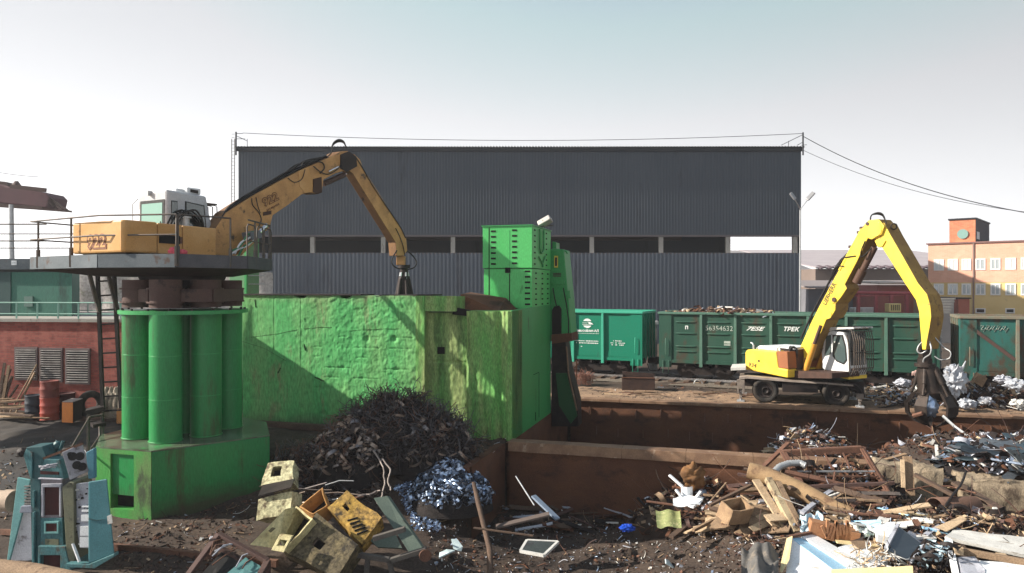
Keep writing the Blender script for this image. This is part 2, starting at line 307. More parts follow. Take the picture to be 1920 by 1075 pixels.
# ------------------------------------------------------------------ ground
def zfun(x, y, fine=True):
    a, b = toS(x, y)
    z = 0.0
    if b > 9: z = 0
    elif a > -.17 and -.17 < b < 8.85 and a < 40:                     # far bin
        z = -2.6 + 2.45*sm(8, 13.5, a)*sm(8.6, 5.2, b) + 2.3*math.exp(-((a-8.8)**2/3+(b-4.2)**2/2.5))
    elif a > -.17 and b <= -.17:                                      # front bin with the scrap
        z = -2.05 + 1.05*sm(3.2, 8.6, a) + .62*sm(-6.5, -3.4, b)*sm(5, 8.6, a)
        if a > 9: z -= .9*sm(9, 12, a)*sm(-3.6, -1.6, b)
        z = max(z, -2.05 + .85*sm(2.6, -2.2, a)*sm(-3.4, -4.6, b))
    elif b <= 0 or y < 23:                                            # lower yard at the left
        z = -1.0*sm(22.2, 18.9, y) - .25*sm(16.0, 15.0, y)*sm(-9, -6.5, x)
        if b < -3.4 and a > -2.6: z = z*(1-sm(-3.4, -4.6, b)) + sm(-3.4, -4.6, b)*min(z, -2.05+.85*sm(2.6, -2.2, a))
        elif -2 < a <= -.17: z = z*sm(-.2, -1.2, a) + (-.12)*(1-sm(-.2, -1.2, a)) if a < -.2 else -.12
    if fine and -40 < a < 40 and b < 30:
        z += .10*(noise.noise(V((x*.7, y*.7, 3)))) + .05*noise.noise(V((x*2.3, y*2.3, 9))) + .02*noise.noise(V((x*6, y*6, 1)))
    return z
def PG(px, py, strict=None):
    """the ground point seen there"""
    Y = 9.0; dx = (px-960)/F; dz = (py-537.5)/F
    while Y < 120:
        if H-dz*Y <= zfun(dx*Y, Y): break
        Y += .06
    z = zfun(dx*Y, Y); return V((dx*Y, Y, z)) if strict is None or abs(z-(H-dz*Y)) < strict else None
def rngf(a, b, st): n = int(round((b-a)/st)); return [a+(b-a)*i/n for i in range(n+1)]
ax = [-1500, -700, -300, -120, -70, -48, -36, -28, -23]+rngf(-20, -.5, .16)+[-.35, -.2, -.14, 0, .15]+rngf(.3, 17, .16)+[18, 20, 23, 27, 32, 39.9, 40.1, 60, 100, 200, 450, 900, 1600]
bx = [-60, -30, -20, -15]+rngf(-12.6, -.5, .16)+[-.35, -.2, -.14, 0, .15]+rngf(.3, 8.6, .3)+[8.7, 8.82, 8.88, 9, 9.3]+rngf(9.6, 24, .45)+[26, 30, 40, 60, 90, 150, 300, 600, 1200, 2500]
gm = MB(); vsg = []
for b in bx:
    for a in ax:
        p = S(a, b); vsg.append((p.x, p.y, zfun(p.x, p.y)))
n = len(ax); gm.add(vsg, [(j*n+i, j*n+i+1, (j+1)*n+i+1, (j+1)*n+i) for j in range(len(bx)-1) for i in range(n-1)], 0, True)
struct(gm.build('ground', dirt, loc=(0, 0, 0), recalc=False))
# far hill
hm = MB()
def hillf(u, v):
    x = -500+1500*u; h = 24+6*noise.noise(V((x*.004, 0, 5)))+4*noise.noise(V((x*.02, 1, 5)))+20*sm(.15, .48, u)-22*sm(.495, .55, u)
    return V((x, 640+v*160, -2+(h+2)*math.sin(v*1.5708)))
hm.grid(hillf, 80, 8); struct(hm.build('hills', mat('hazy_hill_scrub', (.19, .165, .17), .95, var=(.25, .22, .20), vs=.02, fine=.2, fs=.3), loc=(0, 600, 0)))
# asphalt yard patch and dusty lane paled for the sunlight on it
def patch(name, m, x0, x1, y0, y1, dz, nx=60, ny=30, wob=1.2):
    k = MB(); a_ = []
    for j in range(ny+1):
        for i in range(nx+1):
            x = x0+(x1-x0)*i/nx; y = y0+(y1-y0)*j/ny
            if j in (0, ny): y += wob*noise.noise(V((x*.35, y, 4)))
            if i in (0, nx): x += wob*noise.noise(V((x, y*.35, 8)))
            a_.append((x, y, zfun(x, y)+dz))
    k.add(a_, [(j*(nx+1)+i, j*(nx+1)+i+1, (j+1)*(nx+1)+i+1, (j+1)*(nx+1)+i) for j in range(ny) for i in range(nx)], 0, True)
    return struct(k.build(name, m, loc=(0, 0, 0)))
patch('asphalt_yard', mat('worn_asphalt', (.050, .047, .047), .9, var=(.085, .07, .06), vs=.6, stain=(.13, .10, .075), ss=.5, samt=.35, bump=.5, bs=20, fine=.25), -23, -9.6, 19.6, 26.4, .012, 90, 50)
k = MB(); k.grid(lambda u, v: (lambda p: V((p.x, p.y, zfun(p.x, p.y)+.012)))(S(-1+24*u, 9.06+(3.4+.5*noise.noise(V((u*14, 1, 1))))*v)), 120, 20); struct(k.build('sunlit_dusty_lane', mat('sunlit_dusty_brown', (.32, .21, .135), .95, var=(.22, .15, .10), vs=.8, stain=(.07, .05, .04), ss=.7, samt=.4, bump=.8, bs=9, fine=.3, fs=20), loc=(0, 0, 0)))  # lane dirt coloured paler so it carries the sunlight
T0 = V((7.32, 37.1)); TA = -24
tf = Fr(T0, TA)
def slabs(name, m, a0, a1, w0, w1, z, n=60):
    k = MB(); k.grid(lambda u, v: tf.pt(a0+(a1-a0)*u, z+(.05*noise.noise(V((u*60, v*6, 2)))), w0+(w1-w0)*v), n, 8); return struct(k.build(name, m, loc=(0, 0, 0)))
slabs('ballast_bed', stone, -60, 40, -1.0, 4.2, .03, 160)
for nm, ww in (('near', .70), ('far', 2.22)):
    k = MB(); k.prismz(tf, [(-60, .08), (40, .08), (40, .20), (-60, .20)], ww-.035, ww+.035)
    struct(k.build('rail', chrome, loc=tf.pt(0, .08, ww)))
k = MB()
for i in range(130):
    s = -58+i*.75; k.par(tf.pt(s, .0, .1), (tf.g.x*.25, tf.g.y*.25, 0), (tf.n.x*2.7, tf.n.y*2.7, 0), (0, 0, .11))
o = struct(k.build('sleepers', woodd, loc=tf.pt(0, 0, 0)))

# ------------------------------------------------------------------ hangar behind the wagons
YB = 62.0
def bx_(px): return (px-960)/F*YB
def bz_(py): return H-(py-537.5)/F*YB
hx0, hx1, hz = bx_(447), bx_(1502), bz_(279)
zo0, zo1 = bz_(474.5), bz_(444)
hg = thing('metal_hangar', 'huge dark grey corrugated hangar with an open strip along its middle, behind the wagons', 'hangar', (0, YB, 0))
def corr(x0, x1, z0, z1, y, pitch, dep, ydir=-1):
    k = MB(); pts = []; x = x0; i = 0
    while x < x1:
        for dx, d in ((0, 0), (pitch*.22, dep), (pitch*.55, dep), (pitch*.77, 0)):
            if x+dx <= x1: pts.append((x+dx, y+ydir*d))
        x += pitch
    pts.append((x1, y)); m = len(pts)
    v_ = [(p[0], p[1], z0) for p in pts]+[(p[0], p[1], z1) for p in pts]
    k.add(v_, [(j, j+1, m+j+1, m+j) for j in range(m-1)]); return k
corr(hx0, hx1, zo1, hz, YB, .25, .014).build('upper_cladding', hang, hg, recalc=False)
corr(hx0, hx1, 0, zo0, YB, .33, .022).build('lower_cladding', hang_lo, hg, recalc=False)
k = MB()                                     # roof with corrugated eave
m_ = 190; L_ = hx1-hx0+.5; vv = []
for j, (yy, zz) in enumerate(((YB-.32, hz+.02), (YB+12, hz+.9), (YB+24.3, hz+.02))):
    for i in range(m_*4+1):
        ph = i % 4; vv.append((hx0-.25+L_*i/(m_*4), yy, zz+(.09 if ph in (1, 2) else 0)+.05))
nn = m_*4+1; k.add(vv, [(j*nn+i, j*nn+i+1, (j+1)*nn+i+1, (j+1)*nn+i) for j in range(2) for i in range(nn-1)])
k.build('roof', trim, hg, recalc=False)
k = MB(); k.box(((hx0+hx1)/2, YB-.12, hz-.10), (hx1-hx0+.3, .2, .26)); k.build('eave_gutter', trim, hg)
for i, cx in enumerate((452, 585, 718, 849, 980, 1110, 1240, 1366, 1492)):
    k = MB(); k.box((bx_(cx), YB+.25, (zo0+zo1)/2), (.36, .36, zo1-zo0+.6)); k.build('column', conc, hg)
k = MB()
k.box(((hx0+hx1)/2, YB+.06, zo1+.07), (hx1-hx0, .16, .16)); k.box(((hx0+hx1)/2, YB+.06, zo0-.05), (hx1-hx0, .14, .12)); k.build('girt', mat('girt_purlin', (.10, .085, .09), .7), hg)
k = MB()                                     # back, left and right walls; the right wall has its own open strip
k.box(((hx0+hx1)/2, YB+24, hz/2), (hx1-hx0, .12, hz))
k.box((hx0+.06, YB+12, hz/2), (.12, 23.9, hz))
k.box((hx1-.06, YB+12, zo0/2-.1), (.12, 23.9, zo0-.2)); k.box((hx1-.06, YB+12, (hz+zo1+1.4)/2), (.12, 23.9, hz-zo1-1.4))
k.box((hx1-.06, YB+.32, (zo0+zo1)/2+.5), (.12, .5, zo1-zo0+2)); k.box((hx1-.06, YB+22.4, (zo0+zo1)/2+.5), (.12, 3, zo1-zo0+2)); 
k.build('rear_wall', hang, hg)
k = MB()
for i in range(12):
    x = hx0+2+i*4; k.bar((x, YB+.8, zo1+2.2), (x, YB+23.5, zo1+2.2), .25, .6)
k.bar((hx0+1, YB+9, zo1+.6), (hx1-8, YB+9, zo1+.6), .4, .7); k.build('crane_beam', mat('inner_beam', (.10, .075, .07), .7), hg)
# roof masts and overhead cables
def mast(px, top, label, arms):
    t = thing('roof_mast', label, 'mast', (bx_(px), YB-.2, hz))
    k = MB(); k.cyl((bx_(px), YB-.3, hz-.6), (bx_(px), YB-.3, bz_(top)), .07, n=8); k.build('pole', trim, t)
    k = MB()
    for (x0, y0, x1, y1) in arms: k.tube([(bx_(x0), YB-.3, bz_(y0)), (bx_(x1), YB-.3, bz_(y1))], .025, 5)
    k.build('brace', trim, t)
mast(445, 249, 'thin roof mast with short arms on the left corner of the hangar', [(445, 252, 458, 252), (445, 256, 466, 266), (445, 262, 462, 262), (466, 262, 466, 275)])
mast(1503, 250, 'dark roof mast with slanting braces on the right corner of the hangar', [(1503, 254, 1462, 274), (1476, 266, 1476, 275), (1503, 268, 1492, 274), (1500, 274, 1510, 273)])
k = MB(); t = thing('wall_ladder', 'thin steel ladder running up the left edge of the dark hangar', 'ladder', (bx_(440), YB-.2, 0))
for px in (437, 442.5): k.cyl((bx_(px), YB-.3, 0), (bx_(px), YB-.3, bz_(262)), .035, n=6)
k.build('stile', rail, t); k = MB()
for i in range(60): k.bar((bx_(437), YB-.3, .4+i*.29), (bx_(442.5), YB-.3, .4+i*.29), .025)
k.build('rung', rail, t)
def cable(p, q, sag, r, label):
    k = MB(); p, q = V(p), V(q)
    k.tube([p+(q-p)*i/24-V((0, 0, sag*4*(i/24)*(1-i/24))) for i in range(25)], r, 4)
    tag(k.build('overhead_cable', trim), label, 'cable', 'overhead cables on the hangar')
cable((bx_(458), YB-.3, bz_(251)), (bx_(1502), YB-.3, bz_(252)), .6, .022, 'slack cable strung above the hangar roof between its two masts')
cable((bx_(1503), YB-.3, bz_(257)), P(1990, 409, 46), 1.0, .03, 'upper of two cables slanting down from the hangar mast to the right edge')
cable((bx_(1503), YB-.3, bz_(283)), P(1990, 405, 47), .9, .018, 'thinner lower cable slanting down from the hangar corner to the right')
# twin-headed yard lamp at the hangar corner
t = thing('yard_lamp', 'tall yard lamp with two tilted heads at the right corner of the hangar', 'lamp post', (bx_(1501)*.93, YB*.93, 0))
YL = YB*.93
k = MB(); k.cyl(P(1500, 700, YL), P(1500.5, 392, YL), .09, .06, 8); k.build('pole', lightgr, t)
k = MB(); k.tube([P(1500.5, 394, YL), P(1504, 388, YL), P(1515, 374, YL)], .04, 6); k.tube([P(1500.5, 394, YL), P(1497, 386, YL-1), P(1488, 371, YL-2)], .04, 6); k.build('arm', lightgr, t)
for (a1, a2, yy) in (((1513, 375), (1526, 361), YL), ((1482, 362), (1491, 374), YL-2)):
    k = MB(); p, q = P(*a1, yy), P(*a2, yy); k.bar(p, q, .32, .14, up=(0, -.6, .8)); k.build('lamp_head', mat('lamp_head_grey', (.32, .32, .33), .4, .4), t, bevel=.04)

# ------------------------------------------------------------------ far right: factory, sheds, pipe rack
fb = Fr((42.2, 75), -41)
ft = thing('brick_factory', 'hazy orange brick factory block with two rows of windows and a roof tower, far right', 'factory', (42.2, 75, 0), fb.ang)
zt = fb.uv(1742, 459)[1]
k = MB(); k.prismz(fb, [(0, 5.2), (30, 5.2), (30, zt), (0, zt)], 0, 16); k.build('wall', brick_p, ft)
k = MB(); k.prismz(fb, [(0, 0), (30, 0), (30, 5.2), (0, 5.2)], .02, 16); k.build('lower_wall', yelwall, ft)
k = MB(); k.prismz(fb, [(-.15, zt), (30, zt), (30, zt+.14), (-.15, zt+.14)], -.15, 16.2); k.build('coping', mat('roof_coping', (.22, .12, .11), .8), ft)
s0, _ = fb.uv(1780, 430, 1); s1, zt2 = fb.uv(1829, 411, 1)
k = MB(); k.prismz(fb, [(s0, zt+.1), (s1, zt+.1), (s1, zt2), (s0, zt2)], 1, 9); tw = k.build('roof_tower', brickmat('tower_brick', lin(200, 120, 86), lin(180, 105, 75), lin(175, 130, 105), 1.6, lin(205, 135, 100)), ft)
k = MB(); k.prismz(fb, [(s0-.1, zt2), (s1+.1, zt2), (s1+.1, zt2+.15), (s0-.1, zt2+.15)], .9, 9.1); k.build('tower_coping', trim, tw)
k = MB(); k.prismz(fb, [(s1+.002, zt+.12), (s1+.02, zt+.12), (s1+.02, zt2-.02), (s1+.002, zt2-.02)], 1.02, 8.98); k.build('shade_panel', mat('shaded_side_grey', (.055, .05, .058), .8), tw)  # thin dark sheet added as the shade on the tower's right face
c = fb.P(1805, 439, .94); k = MB(); k.cyl(c, c+V((fb.n.x*-.06, fb.n.y*-.06, 0)), .48, n=24); k.build('round_window', mat('turquoise_disc', (.20, .34, .31), .6), tw)
k = MB(); k.prismz(fb, [(s1+.02, zt+.5), (s1+.05, zt+.5), (s1+.05, zt2-1.2), (s1+.02, zt2-1.2)], 1.5, 3); k.build('tower_door', lightgr, tw)
winf = mat('white_window_frame', (.72, .70, .68), .6); winp = glassmat('factory_pane', (.30, .34, .36), .2)
for row, (y0, y1) in enumerate(((487, 508), (532, 553))):
    for i, (x0, x1) in enumerate(((1751, 1770), (1777, 1796), (1803, 1821), (1829, 1848), (1857, 1876), (1885, 1905), (1914, 1935), (1945, 1967), (1977, 2000))):
        a0, z1 = fb.uv(x0, y0-(i*.35)); a1, z0 = fb.uv(x1, y1)
        z1 = H-(y0-537.5)/F*75+0; z0 = H-(y1-537.5)/F*75
        k = MB()
        for (p0, p1, q0, q1) in ((a0, a1, z0, z0+.13), (a0, a1, z1-.13, z1), (a0, a0+.12, z0+.13, z1-.13), (a1-.12, a1, z0+.13, z1-.13), ((a0+a1)/2-.05, (a0+a1)/2+.05, z0+.13, z1-.13)):
            k.prismz(fb, [(p0, q0), (p1, q0), (p1, q1), (p0, q1)], -.06, -.003)
        wo = k.build('window', winf, ft)
        k = MB(); k.prismz(fb, [(a0+.1, z0+.1), (a1-.1, z0+.1), (a1-.1, z1-.1), (a0+.1, z1-.1)], -.03, -.005)
        k.build('pane', winp if row or i in (3, 4) else mat('blinded_pane', (.62, .64, .64), .4), wo)
for (x0, x1, y0, y1) in ((1829, 1848, 578, 588), (1885, 1903, 578, 588)):
    a0, z1 = fb.uv(x0, y0); a1, z0 = fb.uv(x1, y1); k = MB(); k.prismz(fb, [(a0, z0), (a1, z0), (a1, z1), (a0, z1)], -.05, 0); wo = k.build('window', winf, ft)
    k = MB(); k.prismz(fb, [(a0+.1, z0+.1), (a1-.1, z0+.1), (a1-.1, z1-.1), (a0+.1, z1-.1)], -.06, -.052); k.build('pane', glassd, wo)
k = MB(); a0, _ = fb.uv(1824, 500); k.prismz(fb, [(a0, 0), (a0+.12, 0), (a0+.12, zt), (a0, zt)], -.12, -.003); k.build('drainpipe', mat('drainpipe_grey', (.25, .17, .15), .7), ft)
# small brick annex with striped steps
t = thing('brick_annex', 'small dark red brick annex in front of the factory wall', 'annex', P(1805, 590, 64))
k = MB(); p = P(1797, 561, 64); q = P(1826, 561, 64); k.par((p.x, 64, 0), (q.x-p.x, .6, 0), (1, 6, 0), (0, 0, p.z)); k.build('wall', mat('annex_brick', (.30, .10, .075), .85, var=(.36, .13, .09), vs=1), t)
k = MB(); k.par((p.x-.1, 63.9, p.z+.003), (q.x-p.x+.2, .6, 0), (1, 6.2, 0), (0, 0, .12)); k.build('roof', trim, t)
t = thing('white_steps', 'flight of pale steps beside the red annex below the factory', 'steps', P(1778, 590, 62))
k = MB()
for i in range(6):
    a, b = P(1756, 562+i*5.2, 62-i*.4), P(1792-i*2, 562+i*5.2, 62-i*.4); k.par((a.x, a.y, a.z), (b.x-a.x, 0, 0), (0, .4, 0), (0, 0, .13))
k.build('tread', conc, t)
k = MB(); a, b = P(1757, 600, 62.6), P(1790, 600, 62.6); k.par((a.x, 62.7, 0), (b.x-a.x, 0, 0), (0, .3, 0), (0, 0, H-(560-537.5)/F*62.6)); k.build('side_wall', mat('step_wall', (.30, .28, .27), .9), t)
# long pale-roofed sheds
def shed(name, label, x0, x1, Y0, zr, Y1, ze, mw, mr, yw=None):
    t = thing(name, label, 'shed', ((x0+x1)/2, Y1, 0))
    k = MB(); k.hexa([(x0, Y1, ze), (x1, Y1, ze), (x1, Y0, zr), (x0, Y0, zr), (x0, Y1, ze+.15), (x1, Y1, ze+.15), (x1, Y0, zr+.15), (x0, Y0, zr+.15)]); k.build('roof', mr, t)
    k = MB(); k.box(((x0+x1)/2, (Y0+Y1)/2+.6, ze/2-.05), (x1-x0-.4, Y0-Y1, ze-.1)); k.build('wall', mw, t); return t
def yz(py, Y): return H-(py-537.5)/F*Y
sh = shed('long_shed', 'long low shed with a wide pale mauve roof behind the yellow boom', 46, 80, 150, yz(470, 150), 112, yz(503, 112), mat('brown_shed_wall', (.17, .13, .11), .9, var=(.22, .17, .15), vs=.3), roofp)
k = MB()
for i in range(26):
    x = 46.5+i*1.28; k.par((x, 111.4, yz(505.5, 112)), (.75, 0, .22), (0, 2.5, .3), (0, 0, .2))
k.build('eave_batten', mat('dark_eave_batten', (.10, .07, .08), .8), sh)
sh2 = shed('low_shed', 'low flat-roofed grey shed in front of the long mauve-roofed shed', 34.5, 53, 96, yz(528, 96), 86, yz(541, 86), mat('grey_shed_wall', (.15, .15, .17), .8, var=(.2, .2, .22), vs=.4), mat('dull_roof', (.24, .21, .21), .9))
t = shed('red_brown_shed', 'red brown windowless shed right of the low grey shed, behind the boom', P(1648, 0, 80).x, P(1722, 0, 80).x, 88, yz(529, 88), 80, yz(533, 80), mat('red_brown_wall', (.25, .085, .075), .85, var=(.30, .11, .09), vs=.5), conc)
t = thing('pipe_rack', 'red painted steel pipe rack standing behind the green wagons', 'pipe rack', P(1665, 590, 70))
for px in (1609, 1642, 1671, 1700):
    k = MB(); k.bar(P(px, 600, 70), P(px, 551, 70), .28); k.build('post', redst, t)
k = MB(); k.tube([P(1560, 548, 69.8), P(1735, 551, 70)], .16, 8); k.bar(P(1603, 555, 70), P(1706, 553, 70), .14); k.build('pipe', redst, t)
k = MB(); p, q = P(1596, 583, 72), P(1642, 583, 72); k.box(((p.x+q.x)/2, 72, (yz(588, 72)+yz(577, 72))/2), (q.x-p.x, 1, .6)); tag(k.build('white_tank', wht_d, bevel=.1), 'low white tank lying behind the wagons under the red pipe rack', 'tank')
t = thing('yellow_cabin', 'small yellow slatted cabin showing above the green wagon beside the boom', 'cabin', P(1679, 590, 66))
k = MB(); p, q = P(1667, 585, 66), P(1690, 585, 66); k.box(((p.x+q.x)/2, 66.4, yz(585, 66)/2+yz(570, 66)/2), (q.x-p.x, .8, yz(570, 66)-yz(586, 66))); k.build('body', mat('yellow_box', (.60, .47, .20), .6), t, bevel=.04)
k = MB()
for i in range(5): k.box((p.x+.2+i*.17, 65.97, yz(577, 66)), (.05, .04, .5))
k.build('grille', trim, t)
k = MB(); p = P(1797, 580, 56)
post_t = thing('concrete_post', 'pale banded concrete post seen between the two green wagons', 'post', (8.05, 44, 0))
k = MB(); k.box((tf.P(1224, 600, 4.6).x, tf.P(1224, 600, 4.6).y, 1.35), (.42, .42, 2.7)); k.build('shaft', conc, post_t)
k = MB(); q = tf.P(1224, 600, 4.6); k.box((q.x, q.y, 2.76), (.54, .54, .18)); k.build('cap', wht_d, post_t)
q = tf.P(1749, 640, 4.4); k = MB(); k.box((q.x, q.y, 1.6), (.55, .5, 3.2))
for i in range(9): k.box((q.x, q.y-.26, .3+i*.34), (.57, .06, .05))
tag(k.build('white_pillar', wht_d), 'slim whitewashed block pillar between the second and third wagons', 'pillar')

# ------------------------------------------------------------------ left: brick wall, deck rail, shed, crane
bf = Fr((-20.5, 28.9), -6)
bw = thing('brick_retaining_wall', 'worn red brick retaining wall with three louvred vents at the left', 'wall', (-20.5, 28.9, 0), bf.ang)
zw = bf.uv(120, 604)[1]
k = MB(); k.prismz(bf, [(-6, -.2), (9.4, -.2), (9.4, zw), (-6, zw)], 0, .5); k.build('brickwork', bricks, bw)
k = MB(); k.prismz(bf, [(-6, zw), (9.4, zw), (9.4, zw+.12), (-6, zw+.12)], -.1, 8); k.build('deck_slab', conc, bw)
for (x0, y0, x1, y1) in ((29, 651, 72, 713), (76, 652, 119, 717), (124, 653, 170, 721)):
    a0, z1 = bf.uv(x0, y0); a1, z0 = bf.uv(x1, y1); k = MB()
    for r in ((a0, a1, z0, z0+.07), (a0, a1, z1-.07, z1), (a0, a0+.06, z0+.07, z1-.07), (a1-.06, a1, z0+.07, z1-.07)): k.prismz(bf, [(r[0], r[2]), (r[1], r[2]), (r[1], r[3]), (r[0], r[3])], -.07, -.003)
    vent = k.build('louvre_vent', mat('louvre_frame', (.16, .12, .12), .7), bw)
    k = MB(); n_ = 14
    for i in range(n_):
        z = z0+.1+(z1-z0-.2)*i/(n_-1); p = bf.pt(a0+.06, z-.02, -.09); k.par(p, (bf.g.x*(a1-a0-.12), bf.g.y*(a1-a0-.12), 0), (bf.n.x*.05, bf.n.y*.05, .022), (0, 0, .016))
    k.build('slat', louv, vent)
    k = MB(); k.prismz(bf, [(a0+.06, z0+.07), (a1-.06, z0+.07), (a1-.06, z1-.07), (a0+.06, z1-.07)], -.012, -.006); k.build('backing', blk, vent)
def railing(name, label, pts, h, mid, posts, m, r=.03, group=None):
    """pts: base polyline; posts: parameter list of base points"""
    t = thing(name, label, 'railing', pts[0], group=group)
    k = MB(); k.tube([V(p)+V((0, 0, h)) for p in pts], r, 6); k.build('top_rail', m, t)
    for f in mid:
        k = MB(); k.tube([V(p)+V((0, 0, h*f)) for p in pts], r*.8, 6); k.build('mid_rail', m, t)
    for p in posts:
        k = MB(); k.bar(p, V(p)+V((0, 0, h)), r*1.6); k.build('post', m, t)
dz_ = zw+.12
railing('deck_railing', 'pale green pipe railing along the top of the brick wall', [bf.pt(-6, dz_, .15), bf.pt(9.3, dz_, .15)], .62, [.3], [bf.pt(*((bf.uv(px, 590, .15)[0],)+(dz_,)), .15) for px in (-60, -8, 31, 70, 109, 147, 186, 226)], pgreen, .028)
railing('deck_railing', 'thin far railing between the green shed and the pedestal', [P(140, 597, 36), P(240, 597, 36)], .75, [.5], [P(x, 597, 36) for x in (140, 165, 190, 215, 240)], pgreen, .022)
t = thing('green_shed', 'dark green sheet metal shed with a darker door standing on the brick wall deck', 'shed', (-20.5, 31.5, dz_))
gf = Fr((-20.4, 31.2), -6); a0 = -6; a1, z1 = gf.uv(135, 512)
k = MB(); k.ext([gf.pt(a, dz_, w_) for a, w_ in ((a0, 0), (a1, 0), (a1-2.6, 4), (a0, 4))], (0, 0, z1+.2-dz_)); k.build('wall', grn_sh, t)
k = MB(); k.ext([gf.pt(a, z1+.2, w_) for a, w_ in ((a0-.2, -.2), (a1+.15, -.2), (a1-2.5, 4.2), (a0-.2, 4.2))], (0, 0, .1)); k.build('roof', trim, t)
d0, _ = gf.uv(-14, 540); d1, _ = gf.uv(21, 540); k = MB(); k.prismz(gf, [(d0, dz_+.05), (d1, dz_+.05), (d1, z1+.1), (d0, z1+.1)], -.04, -.002); k.build('door', mat('shed_door', (.022, .06, .06), .6), t)
d0, zz1 = gf.uv(47, 556); d1, zz0 = gf.uv(63, 575); k = MB(); k.prismz(gf, [(d0, zz0), (d1, zz0), (d1, zz1), (d0, zz1)], -.06, -.002); k.build('meter_box', mat('shed_box', (.10, .17, .15), .6), t)
pf = Fr((-27, 47), -3)
k = MB(); k.grid(lambda u, v: pf.pt(-16+28*u, (v*yz(512, 47))+(.0 if v < 1 else .12*noise.noise(V((u*30, 0, 0)))), .25*noise.noise(V((u*20, v*4, 1)))), 90, 14)
tag(k.build('pale_rendered_wall', mat('pale_render', (.46, .42, .40), .95, var=(.38, .36, .33), vs=.5, stain=(.26, .26, .20), ss=.6, samt=.4, fine=.2, fs=6, bump=.6, bs=4)), 'pale stained rendered wall far behind the pedestal ladder', 'wall')
# gantry crane jib
t = thing('gantry_crane', 'dark red girder crane with a lattice tip on a pale mast, far left', 'crane', P(22, 600, 55))
k = MB(); k.prism(Fr((0, 55), 0), [(-110, 345), (0, 346), (10, 349), (84, 361), (92, 369), (87, 390), (0, 381), (-110, 376)], 0, 2.4); k.build('girder', mat('girder_red', (.15, .075, .08), .8, var=(.11, .06, .065), vs=.5, stain=(.10, .06, .06), ss=.6, samt=.3), t, bevel=.1)
k = MB()
for a, b in (((90, 369), (128, 396)), ((90, 376), (105, 391)), ((88, 372), (118, 395)), ((70, 392), (134, 397)), ((96, 373), (104, 390))):
    for yy in (55.1, 57.3): k.bar(P(*a, yy), P(*b, yy), .14)
for a in ((91, 370), (104, 390), (118, 394), (130, 396.5)): k.bar(P(*a, 55.1), P(*a, 57.3), .1)
k.build('lattice_tip', brownst, t)
k = MB()
for yy in (55.1, 57.3): k.bar(P(-110, 379, yy), P(80, 391, yy), .2, .25); k.bar(P(20, 350, yy), P(86, 357, yy), .2, .3)
k.build('walkway_rail', brownst, t)
k = MB(); k.cyl(P(31, 349, 56), P(31, 340, 56), .35, .12, 10); k.prism(Fr((0, 55.5), 0), [(-30, 345), (0, 340), (10, 341), (16, 348), (12, 352), (-30, 352)], 0, 1.5); k.build('winch_hood', brownst, t)
k = MB(); k.cyl(P(24, 640, 54.6), P(21, 384, 54.6), .22, .16, 10); k.build('mast', lightgr, t)
cable(P(-40, 316, 58), P(72, 332, 58), .1, .02, 'faint thin cable end above the red crane girder at far left')

# ------------------------------------------------------------------ pit walls
def pitwall(name, label, a0, b0, a1, b1, th, ztop, zbot, m, rim=0, ribs=0, rimm=None, jag=0):
    """wall between two site points; the face towards the camera is the line itself"""
    p, q = S(a0, b0), S(a1, b1); d = q-p; L = d.length; fr = Fr((p.x, p.y), math.degrees(math.atan2(d.y, d.x)))
    t = thing(name, label, 'wall', (p.x, p.y, 0), fr.ang)
    k = MB(); n = max(4, int(L/.25))
    def fn(u, v):
        z = zbot+(ztop-zbot)*v
        return fr.pt(L*u, z+(jag*noise.noise(V((u*L*1.3, 7, v*2))) if v > .95 else 0), .03*noise.noise(V((u*L*.8, z*.8, 5))))
    k.grid(fn, n, 14); k.prismz(fr, [(0, zbot), (L, zbot), (L, ztop-.04), (0, ztop-.04)], .05, th); k.build('plate', m, t)
    if rim:
        k = MB(); c = 0
        while c < L:
            e = min(L, c+rnd(1.6, 3.2)); dz = rnd(-.012, .012)
            k.prismz(fr, [(c, ztop-.01+dz), (e-.01, ztop-.01+dz), (e-.01, ztop+rim+dz), (c, ztop+rim+dz)], -.16, th+.05); c = e
        k.build('rim', rimm or m, t, bevel=.012)
    if ribs:
        k = MB(); x = .8
        while x < L-.3:
            zc = ztop-rnd(.25, .35); k.prismz(fr, [(x, zc-.34), (x+.035, zc-.34), (x+.035, zc), (x, zc)], -.10, -.01)
            if rnd(0, 1) < .5: k.prismz(fr, [(x+.3, zc-1.15), (x+.33, zc-1.15), (x+.33, zc-.8), (x+.3, zc-.8)], -.06, -.01)
            x += rnd(.75, 1.25)
        k.build('weld_rib', rust2, t)
    return t
rimst = mat('worn_rim_steel', (.26, .16, .10), .7, .2, var=(.16, .09, .06), vs=2, stain=(.35, .26, .19), ss=3, samt=.3, bump=.3)
pitwall('pit_wall', 'long rusty steel back wall of the scrap pit with short weld ribs', .1, 8.72, 26, 8.72, .3, -.02, -2.8, rust, .10, 1, rimst)
pitwall('pit_wall', 'rusty steel dividing wall in front of the dark pit, thick beam along its top', .02, -.36, 10.3, -.36, .40, -.25, -2.6, rust, 0, 0)
k = MB(); c = 0; fr = Fr(S(0, -.42).to_2d(), -16)
bt = thing('pit_beam', 'thick battered rusty beam capping the dividing wall of the pit', 'beam', S(0, -.4, -.2), R(-16))
c = 0.0
while c < 10.2:
    e = min(10.2, c+rnd(1.5, 3)); k.grid(lambda u, v: fr.pt(c+(e-c-.01)*u, *[((-.27, -.03), (.02, 0), (.02, .5), (-.27, .52))[int(round(v*3))][i]+(.012*noise.noise(V(((c+(e-c)*u)*2, v*3, i)))) for i in (0, 1)]), 12, 3, smooth=False); c = e
k.build('beam', rimst, bt, bevel=.01)
